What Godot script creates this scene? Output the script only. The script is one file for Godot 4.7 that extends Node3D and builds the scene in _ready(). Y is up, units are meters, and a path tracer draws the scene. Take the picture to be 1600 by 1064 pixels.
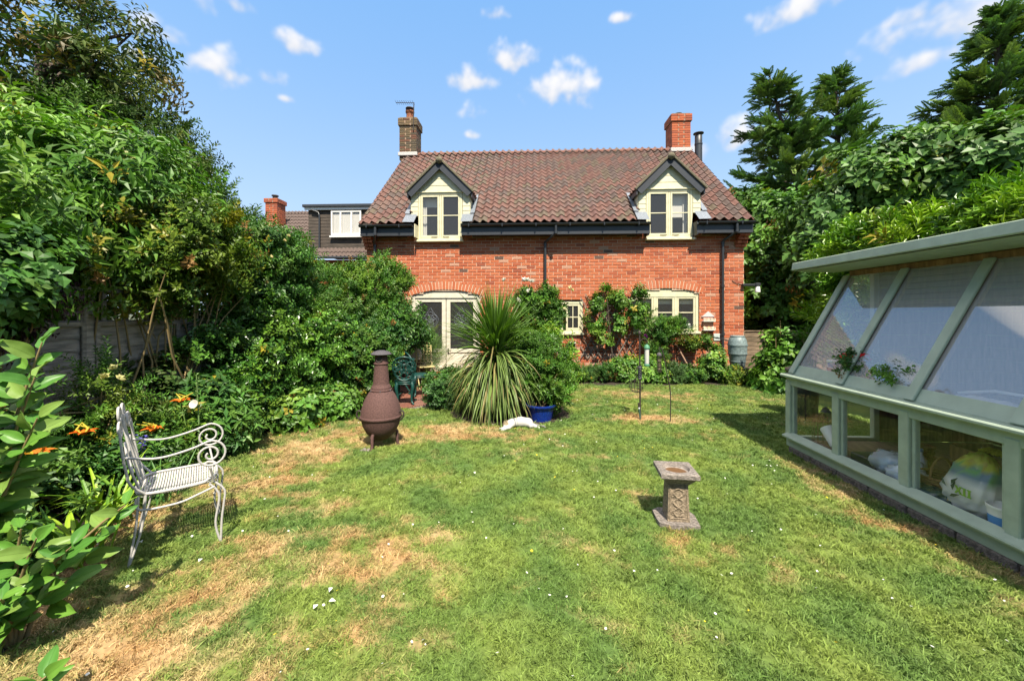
extends Node3D
# A cottage garden: lawn, brick house with pantiled roof, hedges, timber sunhouse.

class Geo:
	# Collects triangles; points are listed counter-clockwise as seen from outside.
	var v := PackedVector3Array()
	var n := PackedVector3Array()
	var c := PackedColorArray()
	var uv := PackedVector2Array()
	var i := PackedInt32Array()
	var col := Color.WHITE
	var t := Transform3D()
	func vert(p: Vector3, m: Vector3, w := Vector2.ZERO) -> int:
		v.append(t * p); n.append((t.basis * m).normalized()); c.append(col); uv.append(w)
		return v.size() - 1
	func tri(a: Vector3, b: Vector3, d: Vector3) -> void:
		var m := (b - a).cross(d - a).normalized()
		var k := vert(a, m); vert(b, m); vert(d, m)
		i.append(k); i.append(k + 2); i.append(k + 1)
	func quad(a: Vector3, b: Vector3, d: Vector3, e: Vector3) -> void:
		var m := (d - a).cross(e - b).normalized()
		var k := vert(a, m, Vector2(0, 1)); vert(b, m, Vector2(1, 1)); vert(d, m, Vector2(1, 0)); vert(e, m, Vector2(0, 0))
		i.append_array([k, k + 2, k + 1, k, k + 3, k + 2])
	func box(p: Vector3, s: Vector3, ch := 0.0) -> void:
		var h := s * 0.5
		ch = minf(ch, minf(h.x, minf(h.y, h.z)) * 0.6)
		for ax in 3:
			for sg in [-1.0, 1.0]:
				var a := Vector3.ZERO; a[ax] = sg
				var b := Vector3.ZERO; b[(ax + 1) % 3] = 1.0
				var d := Vector3.ZERO; d[(ax + 2) % 3] = sg
				var hb: float = h[(ax + 1) % 3] - ch
				var hd: float = h[(ax + 2) % 3] - ch
				var o: Vector3 = p + a * h[ax]
				quad(o - b * hb - d * hd, o + b * hb - d * hd, o + b * hb + d * hd, o - b * hb + d * hd)
		if ch <= 0.0: return
		for ax in 3:
			var q := (ax + 1) % 3
			var r := (ax + 2) % 3
			for s1 in [-1.0, 1.0]:
				for s2 in [-1.0, 1.0]:
					var e := Vector3.ZERO; e[ax] = h[ax] - ch
					var a1 := Vector3.ZERO; a1[q] = s1 * h[q]; a1[r] = s2 * (h[r] - ch)
					var a2 := Vector3.ZERO; a2[q] = s1 * (h[q] - ch); a2[r] = s2 * h[r]
					if s1 * s2 > 0: quad(p + a1 - e, p + a2 - e, p + a2 + e, p + a1 + e)
					else: quad(p + a2 - e, p + a1 - e, p + a1 + e, p + a2 + e)
		for sx in [-1.0, 1.0]:
			for sy in [-1.0, 1.0]:
				for sz in [-1.0, 1.0]:
					var x := p + Vector3(sx * h.x, sy * (h.y - ch), sz * (h.z - ch))
					var y := p + Vector3(sx * (h.x - ch), sy * h.y, sz * (h.z - ch))
					var z := p + Vector3(sx * (h.x - ch), sy * (h.y - ch), sz * h.z)
					if sx * sy * sz > 0: tri(x, y, z)
					else: tri(x, z, y)
	func beam(a: Vector3, b: Vector3, w: float, h: float, up := Vector3.UP, ch := 0.0) -> void:
		# a bar of section w (sideways) x h (along up) from a to b
		var z := (b - a).normalized()
		var x := up.cross(z).normalized()
		var y := z.cross(x)
		var was := t
		t = was * Transform3D(Basis(x, y, z), (a + b) * 0.5)
		box(Vector3.ZERO, Vector3(w, h, a.distance_to(b)), ch)
		t = was
	func tube(p: Array, r, sides := 6, closed := false, flat := 1.0) -> void:
		# r: one radius or one per point; flat squashes the section
		var m := p.size()
		var base := v.size()
		var x := Vector3.ZERO
		for k in m:
			var d: Vector3
			if closed: d = p[(k + 1) % m] - p[(k - 1 + m) % m]
			else: d = p[mini(k + 1, m - 1)] - p[maxi(k - 1, 0)]
			d = d.normalized()
			if k == 0:
				x = d.cross(Vector3.UP if absf(d.y) < 0.9 else Vector3.RIGHT).normalized()
			else:
				x = (x - d * x.dot(d)).normalized()
			var y := d.cross(x)
			var rr: float = r[k] if r is Array else r
			for j in sides:
				var an := TAU * j / sides
				var o := x * cos(an) * flat + y * sin(an)
				vert(p[k] + o * rr, o)
		var rows := m if closed else m - 1
		for k in rows:
			var k2 := (k + 1) % m
			for j in sides:
				var j2 := (j + 1) % sides
				var a := base + k * sides + j
				var b := base + k * sides + j2
				var d := base + k2 * sides + j2
				var e := base + k2 * sides + j
				i.append_array([a, d, b, a, e, d])
		if not closed:
			for k in [0, m - 1]:
				var d: Vector3 = (p[1] - p[0] if k == 0 else p[m - 1] - p[m - 2]).normalized() * (-1.0 if k == 0 else 1.0)
				var cc := vert(p[k], d)
				for j in sides:
					var a: int = base + k * sides + j
					var b: int = base + k * sides + (j + 1) % sides
					if k == 0: i.append_array([cc, a, b])
					else: i.append_array([cc, b, a])
	func lathe(prof: Array, segs := 24, sx := 1.0, sz := 1.0) -> void:
		# prof: Vector2(radius, height) from bottom to top; a repeated point makes a sharp edge
		var base := v.size()
		var m := prof.size()
		for k in m:
			var a: Vector2 = prof[maxi(k - 1, 0)]
			var b: Vector2 = prof[mini(k + 1, m - 1)]
			if k > 0 and prof[k].is_equal_approx(prof[k - 1]): a = prof[k]
			if k < m - 1 and prof[k].is_equal_approx(prof[k + 1]): b = prof[k]
			var d := (b - a).normalized()
			for j in segs:
				var an := TAU * j / segs
				vert(Vector3(cos(an) * prof[k].x * sx, prof[k].y, sin(an) * prof[k].x * sz), Vector3(cos(an) * d.y / sx, -d.x, sin(an) * d.y / sz), Vector2(float(j) / segs, prof[k].y))
		for k in m - 1:
			for j in segs:
				var a := base + k * segs + j
				var b := base + k * segs + (j + 1) % segs
				i.append_array([a, b, b + segs, a, b + segs, a + segs])
	func prism(poly: PackedVector2Array, z0: float, z1: float) -> void:
		# an outline in x, y given thickness along z
		if Geometry2D.is_polygon_clockwise(poly): poly.reverse()
		var f := Geometry2D.triangulate_polygon(poly)
		for k in f.size() / 3:
			var a := poly[f[k * 3]]
			var b := poly[f[k * 3 + 1]]
			var d := poly[f[k * 3 + 2]]
			if (b - a).cross(d - a) < 0:
				var s := b; b = d; d = s
			tri(Vector3(a.x, a.y, z1), Vector3(b.x, b.y, z1), Vector3(d.x, d.y, z1))
			tri(Vector3(a.x, a.y, z0), Vector3(d.x, d.y, z0), Vector3(b.x, b.y, z0))
		for k in poly.size():
			var a := poly[k]
			var b := poly[(k + 1) % poly.size()]
			quad(Vector3(a.x, a.y, z0), Vector3(b.x, b.y, z0), Vector3(b.x, b.y, z1), Vector3(a.x, a.y, z1))
	func leaf(b: Vector3, d: Vector3, up: Vector3, l: float, w: float, fold := 0.25, droop := 0.15) -> void:
		# small folded leaf: four faces
		var s := d.cross(up).normalized()
		up = s.cross(d).normalized()
		var m := b + d * l * 0.45 - up * w * fold * 0.5
		var a := b + d * l * 0.45 + s * w * 0.5 + up * w * fold
		var e := b + d * l * 0.45 - s * w * 0.5 + up * w * fold
		var tip := b + d * l - up * l * droop
		tri(b, a, m); tri(b, m, e); tri(a, tip, m); tri(m, tip, e)
	func strap(b: Vector3, d: Vector3, l: float, w: float, sag: float, seg := 6, twist := 0.0) -> void:
		# long narrow leaf that bows over under its own weight
		var p := b
		var dir := d.normalized()
		var side := dir.cross(Vector3.UP)
		side = side.normalized() if side.length() > 0.05 else Vector3.RIGHT
		side = side.rotated(dir, twist)
		var last_a := b; var last_b := b; var last_m := b
		for k in seg + 1:
			var f := float(k) / seg
			var ww := w * 0.5 * minf(1.0, (1.0 - f) * 2.2 + 0.02) * (0.6 + 0.4 * minf(1.0, f * 4.0))
			var nn := side.cross(dir)
			var a := p + side * ww + nn * ww * 0.35
			var e := p - side * ww + nn * ww * 0.35
			if k > 0:
				quad(last_m, p, a, last_a); quad(last_b, e, p, last_m)
			last_a = a; last_b = e; last_m = p
			p += dir * l / seg
			dir = (dir + Vector3.DOWN * sag * (0.4 + f)).normalized()
	func mesh() -> ArrayMesh:
		var arr := []
		arr.resize(Mesh.ARRAY_MAX)
		arr[Mesh.ARRAY_VERTEX] = v; arr[Mesh.ARRAY_NORMAL] = n; arr[Mesh.ARRAY_COLOR] = c; arr[Mesh.ARRAY_TEX_UV] = uv; arr[Mesh.ARRAY_INDEX] = i
		var m := ArrayMesh.new()
		m.add_surface_from_arrays(Mesh.PRIMITIVE_TRIANGLES, arr)
		return m

var M := {}          # materials
var T := {}          # textures
var names := {}
var rng := RandomNumberGenerator.new()
const TURN := -2.7   # the plot's angle to the camera, degrees

func rf(a: float, b: float) -> float: return rng.randf_range(a, b)
func rv(r := 1.0) -> Vector3:
	while true:
		var q := Vector3(rf(-1, 1), rf(-1, 1), rf(-1, 1))
		if q.length() <= 1.0 and q.length() > 0.05: return q * r
	return Vector3.ZERO
func lin(r: float, g: float, b: float, a := 1.0) -> Color: return Color(r, g, b, a).linear_to_srgb()
func numbered(called: String) -> String:
	names[called] = names.get(called, -1) + 1
	return called if names[called] == 0 else "%s_%03d" % [called, names[called]]
func tag(o: Node, label: String, category: String, group := "", kind := "") -> Node:
	o.set_meta("label", label); o.set_meta("category", category)
	if group: o.set_meta("group", group)
	if kind: o.set_meta("kind", kind)
	return o
func thing(called: String, label: String, category: String, at := Vector3.ZERO, turn := 0.0, group := "") -> Node3D:
	var o := Node3D.new()
	o.name = numbered(called); add_child(o)
	o.position = at; o.rotation.y = deg_to_rad(turn)
	tag(o, label, category, group)
	return o
func part(called: String, g, m: Material, parent: Node, kind := "", label := "") -> MeshInstance3D:
	var o := MeshInstance3D.new()
	o.mesh = g.mesh() if g is Geo else g
	o.material_override = m
	o.name = called
	parent.add_child(o, true)
	if kind: o.set_meta("kind", kind)
	if label: o.set_meta("label", label)
	return o
func struct(called: String, g, m: Material) -> MeshInstance3D:
	var o := part(numbered(called), g, m, self, "structure")
	return o
func dup(o: Node3D, label: String, at: Vector3, turn := 0.0) -> Node3D:
	var called := String(o.name)
	var r := o.duplicate() as Node3D
	r.name = numbered(called); add_child(r)
	r.position = at; r.rotation.y = deg_to_rad(turn)
	r.set_meta("label", label)
	return r
func bxg(p: Vector3, s: Vector3, ch := 0.0) -> Geo:
	var g := Geo.new(); g.box(p, s, ch); return g
func scatter(called: String, mesh: Mesh, m: Material, xf: Array, cols: Array, parent: Node, kind := "stuff") -> MultiMeshInstance3D:
	var mm := MultiMesh.new()
	mm.transform_format = MultiMesh.TRANSFORM_3D
	mm.use_colors = true
	mm.mesh = mesh
	mm.instance_count = xf.size()
	for k in xf.size():
		mm.set_instance_transform(k, xf[k]); mm.set_instance_color(k, cols[k])
	var o := MultiMeshInstance3D.new()
	o.multimesh = mm; o.material_override = m; o.name = called
	parent.add_child(o, true)
	if kind: o.set_meta("kind", kind)
	return o

# ---------------------------------------------------------------- textures and materials
func noise_tex(called: String, freq: float, lo: float, hi: float, oct := 4, power := 1.0, stretch := Vector2i(1, 1), size := 512) -> void:
	var nz := FastNoiseLite.new()
	nz.seed = called.hash() % 1000
	nz.noise_type = FastNoiseLite.TYPE_SIMPLEX_SMOOTH
	nz.frequency = freq; nz.fractal_octaves = oct
	var im := nz.get_seamless_image(size / stretch.x, size / stretch.y)
	im.resize(size, size, Image.INTERPOLATE_CUBIC)
	im.convert(Image.FORMAT_L8)
	var by := im.get_data()
	for k in by.size():
		by[k] = int(clampf(lo + (hi - lo) * pow(by[k] / 255.0, power), 0, 1) * 255)
	T[called] = ImageTexture.create_from_image(Image.create_from_data(size, size, false, Image.FORMAT_L8, by))
func mat(called: String, c: Color, rough := 0.8, tex := "", scale := 1.0, bump := "", bump_cm := 0.0, metal := 0.0) -> StandardMaterial3D:
	var m := StandardMaterial3D.new()
	m.resource_name = called
	m.albedo_color = c; m.roughness = rough; m.metallic = metal
	m.vertex_color_use_as_albedo = true
	if tex or bump:
		m.uv1_triplanar = true
		m.uv1_scale = Vector3.ONE * scale
	if tex: m.albedo_texture = T[tex]
	if bump:
		m.heightmap_enabled = true; m.heightmap_texture = T[bump]; m.heightmap_scale = bump_cm
	M[called] = m
	return m
func leafmat(called: String, rough := 0.5, back := 0.5) -> void:
	var m := mat(called, Color.WHITE, rough)
	m.backlight_enabled = true
	m.backlight = Color(back * 0.9, back, back * 0.5)
	m.metallic_specular = 0.4

func make_materials() -> void:
	noise_tex("mott", 0.012, 0.55, 1.0)
	noise_tex("soft", 0.01, 0.88, 1.0)
	noise_tex("fine", 0.06, 0.76, 1.0, 4)
	noise_tex("grain", 0.09, 0.6, 1.0, 3)
	noise_tex("rough", 0.04, 0.0, 1.0, 5)
	noise_tex("wood", 0.03, 0.62, 1.0, 4, 1.0, Vector2i(1, 8))
	noise_tex("wood_h", 0.03, 0.62, 1.0, 4, 1.0, Vector2i(8, 1))
	noise_tex("lichen", 0.025, 0.25, 1.0, 5, 0.8)
	mat("brick", Color.WHITE, 0.9, "fine", 3.0, "rough", 0.5)
	mat("mortar", lin(0.60, 0.43, 0.31), 0.95, "soft", 2.0, "rough", 0.4)
	mat("old_mortar", lin(0.30, 0.20, 0.14), 0.95, "soft", 2.0)
	mat("tile", Color.WHITE, 0.8, "fine", 3.0, "rough", 0.4)
	mat("tile_ridge", lin(0.36, 0.15, 0.10), 0.85, "lichen", 3.0, "rough", 0.5)
	mat("moss_cement", lin(0.30, 0.26, 0.17), 0.95, "lichen", 4.0, "rough", 1.0)
	mat("cream", lin(0.62, 0.585, 0.40), 0.5, "soft", 1.0)
	mat("cream_door", lin(0.62, 0.58, 0.47), 0.5, "soft", 1.0)
	mat("black", lin(0.030, 0.034, 0.042), 0.45, "soft", 2.0)
	mat("plastic_black", lin(0.025, 0.028, 0.032), 0.35)
	mat("lead", lin(0.32, 0.36, 0.42), 0.5, "mott", 4.0, "rough", 0.3, 0.3)
	mat("white_cement", lin(0.72, 0.70, 0.68), 0.9, "mott", 5.0)
	mat("pot", lin(0.38, 0.13, 0.06), 0.85, "mott", 5.0)
	mat("glass", Color(1, 1, 1, 0.0), 0.02, "", 1.0, "", 0.0, 0.03)
	mat("glass_shed", Color(0.86, 0.87, 0.88, 0.15), 0.02, "", 1.0, "", 0.0, 0.36)  # pale see-through white in the colour stands in for bright cloud reflection
	mat("glass_low", Color(1, 1, 1, 0.0), 0.02, "", 1.0, "", 0.0, 0.0)
	mat("bench", lin(0.40, 0.42, 0.36), 0.7, "wood", 1.2)
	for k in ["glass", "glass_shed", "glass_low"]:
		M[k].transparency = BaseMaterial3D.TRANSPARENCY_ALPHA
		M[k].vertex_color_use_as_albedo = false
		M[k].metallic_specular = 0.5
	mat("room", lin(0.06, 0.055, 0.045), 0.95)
	mat("curtain", lin(0.42, 0.41, 0.38), 0.95)
	mat("blind", lin(0.5, 0.45, 0.33), 0.9)
	mat("clad", lin(0.085, 0.065, 0.05), 0.85, "wood_h", 1.0)
	mat("ntile", lin(0.20, 0.14, 0.12), 0.85, "lichen", 2.0)
	mat("white", lin(0.66, 0.66, 0.64), 0.5)
	mat("sage", lin(0.36, 0.435, 0.335), 0.55, "soft", 1.2, "rough", 0.1)
	mat("timber", lin(0.36, 0.20, 0.09), 0.8, "wood", 1.5)
	mat("timber_dark", lin(0.20, 0.125, 0.08), 0.85, "wood", 1.5)
	mat("stone", lin(0.24, 0.20, 0.175), 0.9, "mott", 4.0, "rough", 0.8)
	mat("fence", lin(0.26, 0.225, 0.19), 0.9, "wood_h", 1.5, "rough", 0.3)
	mat("fence_brown", lin(0.20, 0.14, 0.08), 0.9, "wood_h", 1.5, "rough", 0.3)
	mat("bark", lin(0.16, 0.12, 0.085), 0.95, "lichen", 4.0, "rough", 1.5)
	mat("stem", lin(0.22, 0.16, 0.07), 0.9)
	mat("soil", lin(0.10, 0.07, 0.045), 1.0, "lichen", 3.0, "rough", 2.0)
	mat("paver", Color.WHITE, 0.85, "lichen", 3.0, "rough", 0.5)
	mat("path", lin(0.32, 0.26, 0.22), 0.9, "lichen", 2.0, "rough", 0.6)
	mat("iron_brown", lin(0.17, 0.085, 0.075), 0.85, "mott", 8.0, "grain", 0.4, 0.15)
	mat("iron_cap", lin(0.10, 0.09, 0.10), 0.7, "mott", 8.0, "rough", 0.3)
	mat("iron_dark", lin(0.05, 0.035, 0.03), 0.7, "mott", 8.0)
	mat("chair_white", lin(0.52, 0.50, 0.48), 0.55, "fine", 3.0)
	mat("chair_green", lin(0.012, 0.085, 0.075), 0.4, "mott", 6.0)
	mat("chair_cream", lin(0.72, 0.62, 0.28), 0.5, "mott", 6.0)
	mat("bath", lin(0.46, 0.36, 0.25), 0.95, "mott", 5.0, "rough", 1.0)
	mat("bath_grey", lin(0.50, 0.43, 0.38), 0.95, "mott", 6.0, "rough", 1.5)
	mat("dirt_water", lin(0.24, 0.11, 0.03), 0.3, "lichen", 12.0)
	mat("blue_glaze", lin(0.012, 0.055, 0.42), 0.12, "mott", 6.0)
	mat("cat_fur", Color.WHITE, 0.95, "", 1.0, "", 0.0)
	mat("butt", lin(0.24, 0.32, 0.33), 0.5, "mott", 3.0)
	mat("butt_stand", lin(0.05, 0.05, 0.07), 0.6)
	mat("terracotta", lin(0.42, 0.14, 0.06), 0.85, "lichen", 5.0)
	mat("plain", Color.WHITE, 0.6)
	mat("gloss", Color.WHITE, 0.25)
	mat("matte", Color.WHITE, 0.95)
	mat("grass", Color.WHITE, 0.75)
	M.grass.backlight_enabled = true; M.grass.backlight = Color(0.4, 0.45, 0.2)
	mat("polythene", Color(0.9, 0.95, 1.0, 0.35), 0.12)
	M.polythene.transparency = BaseMaterial3D.TRANSPARENCY_ALPHA
	leafmat("leaf", 0.45, 0.75)
	leafmat("leaf_gloss", 0.30, 0.65)
	leafmat("conifer", 0.7, 0.6)
	leafmat("petal", 0.6, 0.5)

# ---------------------------------------------------------------- sky
func sky_dir(px: float, py: float) -> Vector3: return Vector3(px, py, -620.0).normalized()
func make_sky() -> ImageTexture:
	# Blue summer sky with small cumulus; right and up from the axis of view, for a distance of 620.
	var w := 2048
	var h := 1024
	var im := Image.create(w, h, false, Image.FORMAT_RGBF)
	im.fill(Color(0.20, 0.22, 0.16))
	var nz := FastNoiseLite.new()
	nz.seed = 7; nz.frequency = 0.014; nz.fractal_octaves = 6; nz.noise_type = FastNoiseLite.TYPE_SIMPLEX_SMOOTH
	var big := FastNoiseLite.new()
	big.seed = 21; big.frequency = 0.0035; big.fractal_octaves = 5; big.noise_type = FastNoiseLite.TYPE_SIMPLEX_SMOOTH
	var puffs := [[-457, 383, 33, 27], [-339, 423, 30, 16], [-375, 368, 22, 14], [-575, 397, 22, 12], [-577, 450, 17, 17], [-65, 366, 36, 20], [-3, 396, 42, 22], [82, 350, 60, 36], [-58, 312, 22, 16],
		[-64, 279, 15, 8], [-28, 468, 20, 9], [470, 482, 62, 18], [636, 466, 34, 14], [610, 430, 40, 20], [685, 448, 46, 27], [650, 394, 36, 15], [345, 278, 34, 24], [285, 250, 26, 26], [-482, 482, 15, 17], [-428, 482, 24, 12], [-520, 428, 20, 11], [170, 462, 16, 8], [-352, 335, 12, 6]]
	var cl := []
	for p in puffs:
		cl.append([sky_dir(p[0], p[1]), p[2] / 620.0, p[3] / 620.0])
	for y in h / 2:
		var el := (0.5 - (y + 0.5) / h) * PI
		var sy := sin(el)
		var cy := cos(el)
		var k := pow(1.0 - sy, 2.6)
		var base := Color(0.115, 0.27, 0.53).lerp(Color(0.47, 0.575, 0.68), k)
		for x in w:
			var az := wrapf((x + 0.5) / w * TAU, -PI, PI)
			var d := Vector3(sin(az) * cy, sy, -cos(az) * cy)
			var col := base
			# scattered small cumulus everywhere, an unseen bank above the frame, widened and brightened for fill light
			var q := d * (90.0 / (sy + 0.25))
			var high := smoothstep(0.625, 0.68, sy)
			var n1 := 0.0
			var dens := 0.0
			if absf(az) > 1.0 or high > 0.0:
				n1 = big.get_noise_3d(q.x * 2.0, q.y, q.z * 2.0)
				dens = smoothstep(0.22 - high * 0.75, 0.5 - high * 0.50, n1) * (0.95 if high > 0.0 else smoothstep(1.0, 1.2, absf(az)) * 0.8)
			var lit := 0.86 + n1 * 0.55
			for p in cl:
				var o: Vector3 = p[0]
				if d.dot(o) < 0.985: continue
				var side := o.cross(Vector3.UP).normalized()
				var e := d - o
				var a: float = e.dot(side) / p[1]
				var b: float = e.dot(side.cross(o)) / p[2]
				if b < 0.0: b *= 1.5
				var rr := a * a + b * b
				if rr > 3.0: continue
				var nn := nz.get_noise_3d(d.x * 1300.0, d.y * 1300.0, d.z * 1300.0)
				var s := smoothstep(-0.1, 1.45, 0.90 - rr * 1.0 + nn * 1.5)
				if s > dens:
					dens = s * 0.92
					lit = 0.52 + 0.06 * clampf(b, -1, 1) + nn * 0.09
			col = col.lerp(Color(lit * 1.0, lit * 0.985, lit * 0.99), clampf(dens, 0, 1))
			im.set_pixel(x, y, col)
	return ImageTexture.create_from_image(im)

func make_camera_and_light() -> void:
	var cam := Camera3D.new()
	cam.name = "camera"
	cam.projection = Camera3D.PROJECTION_FRUSTUM
	cam.near = 0.05; cam.far = 400.0
	cam.size = 0.05 * 1064.0 / 620.0
	cam.frustum_offset = Vector2(0, -0.05 * 42.0 / 620.0)
	cam.position = Vector3(0, 1.6, 0)
	add_child(cam)
	cam.current = true
	var env := Environment.new()
	env.background_mode = Environment.BG_SKY
	var sm := PanoramaSkyMaterial.new()
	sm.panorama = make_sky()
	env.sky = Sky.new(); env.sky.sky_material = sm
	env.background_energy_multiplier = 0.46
	env.tonemap_mode = Environment.TONE_MAPPER_LINEAR
	env.tonemap_exposure = 3.9
	env.sdfgi_enabled = true; env.ssao_enabled = true; env.ssil_enabled = true
	var we := WorldEnvironment.new()
	we.name = "world"; we.environment = env
	add_child(we)
	var sun := DirectionalLight3D.new()
	sun.name = "sun"
	sun.light_energy = 0.9; sun.light_angular_distance = 0.6
	sun.light_color = Color(1.0, 0.96, 0.88)
	sun.shadow_enabled = true
	add_child(sun)
	sun.look_at_from_position(Vector3.ZERO, Vector3(-0.12, -0.82, -0.56))

# ---------------------------------------------------------------- the brick house
const BRICKS := [[0.54, 0.150, 0.060], [0.50, 0.128, 0.052], [0.57, 0.175, 0.075], [0.46, 0.118, 0.052], [0.55, 0.160, 0.070], [0.57, 0.195, 0.100], [0.35, 0.092, 0.046], [0.56, 0.30, 0.20], [0.14, 0.08, 0.06]]
var brick_mat := []
var tile_mat := []
const TILES := [[0.185, 0.085, 0.064], [0.205, 0.098, 0.074], [0.170, 0.080, 0.064], [0.170, 0.100, 0.083], [0.215, 0.102, 0.076], [0.150, 0.102, 0.085], [0.190, 0.112, 0.086], [0.155, 0.115, 0.075], [0.125, 0.085, 0.070]]

func brick_color(u: float, v: float) -> int:
	var r := rng.randf()
	if r < 0.006: return 8
	if r < 0.045: return 7
	if r < 0.085: return 6
	if v < 1.0 and rng.randf() < 0.30 * (1.0 - v) + (0.25 if u > 4.3 else 0.0): return 7
	if u > 4.35 and rng.randf() < 0.22: return 5
	return rng.randi_range(0, 5)

# Openings in the front wall: left, right, bottom, springing, rise of the arch.
const OPEN := [[-3.80, -1.96, 0.0, 2.07, 0.155], [2.02, 3.68, 1.10, 2.13, 0.115], [-0.22, 0.73, 1.09, 1.92, 0.0], [-3.60, -2.43, 3.50, 9.0, 0.0], [2.38, 3.47, 3.50, 9.0, 0.0]]
func arch_y(o: Array, u: float) -> float:
	var half: float = (o[1] - o[0]) * 0.5
	var x: float = (u - (o[0] + o[1]) * 0.5) / half
	return o[3] + o[4] * (1.0 - x * x)
func gaps_at(v: float, grow: float) -> Array:
	# stretches of wall at height v, leaving out openings (and the ring of arch bricks when grow > 0)
	var cuts := []
	for o in OPEN:
		if v < o[2]: continue
		var ring: float = grow if o[4] > 0.0 else 0.0
		if v < o[3] - 0.001:
			cuts.append([o[0], o[1]])
		elif o[4] > 0.0:
			var half: float = (o[1] - o[0]) * 0.5
			var top: float = o[4] + ring
			var t: float = (v - o[3]) / top
			if t < 1.0:
				var w: float = (half + ring * 0.55) * sqrt(1.0 - t) if ring > 0.0 else half * sqrt(1.0 - t)
				if ring > 0.0: w = minf(half + 0.14, half * 1.08 * sqrt(maxf(0.0, 1.0 - (t - 0.45) / 0.55)) if t > 0.45 else half + 0.10)
				var mid: float = (o[0] + o[1]) * 0.5
				cuts.append([mid - w, mid + w])
	cuts.sort_custom(func(a, b): return a[0] < b[0])
	var out := []
	var at := -5.0
	for c in cuts:
		if c[0] > at: out.append([at, c[0]])
		at = maxf(at, c[1])
	if at < 4.8: out.append([at, 4.8])
	return out

func frame_rect(g: Geo, x0: float, x1: float, y0: float, y1: float, w: float, z0: float, z1: float, bot := -1.0) -> void:
	var zc := (z0 + z1) * 0.5
	var zd := z1 - z0
	var b := w if bot < 0.0 else bot
	g.box(Vector3(x0 + w * 0.5, (y0 + y1) * 0.5, zc), Vector3(w, y1 - y0, zd), 0.006)
	g.box(Vector3(x1 - w * 0.5, (y0 + y1) * 0.5, zc), Vector3(w, y1 - y0, zd), 0.006)
	g.box(Vector3((x0 + x1) * 0.5, y1 - w * 0.5, zc), Vector3(x1 - x0 - 2 * w, w, zd - 0.004), 0.004)
	g.box(Vector3((x0 + x1) * 0.5, y0 + b * 0.5, zc), Vector3(x1 - x0 - 2 * w, b, zd - 0.004), 0.004)
func pane(parent: Node, x0: float, x1: float, y0: float, y1: float, z: float, m: Material, called := "pane") -> void:
	var g := Geo.new()
	g.quad(Vector3(x0, y0, z), Vector3(x1, y0, z), Vector3(x1, y1, z), Vector3(x0, y1, z))
	part(called, g, m, parent)

func casement(parent: Node, x0: float, x1: float, y0: float, y1: float, z: float, m: Material, bars: Array, upright := false) -> void:
	# one opening light: sash, cross bars, and its panes
	var g := Geo.new()
	frame_rect(g, x0, x1, y0, y1, 0.048, z - 0.02, z + 0.025, 0.06)
	part("sash", g, m, parent)
	var ys := [y0 + 0.06]
	for b in bars:
		var y: float = lerpf(y0, y1, b)
		part("glazing_bar", bxg(Vector3((x0 + x1) * 0.5, y, z), Vector3(x1 - x0 - 0.096, 0.026, 0.03), 0.004), m, parent)
		ys.append(y)
	ys.append(y1 - 0.048)
	for k in ys.size() - 1:
		var a: float = ys[k] + (0.013 if k > 0 else 0.0)
		var b2: float = ys[k + 1] - (0.013 if k < ys.size() - 2 else 0.0)
		if upright:
			var xm := (x0 + x1) * 0.5
			part("glazing_bar", bxg(Vector3(xm, (a + b2) * 0.5, z), Vector3(0.022, b2 - a, 0.028), 0.004), m, parent)
			pane(parent, x0 + 0.048, xm - 0.011, a, b2, z, M.glass)
			pane(parent, xm + 0.011, x1 - 0.048, a, b2, z, M.glass)
		else:
			pane(parent, x0 + 0.048, x1 - 0.048, a, b2, z, M.glass)

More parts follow.
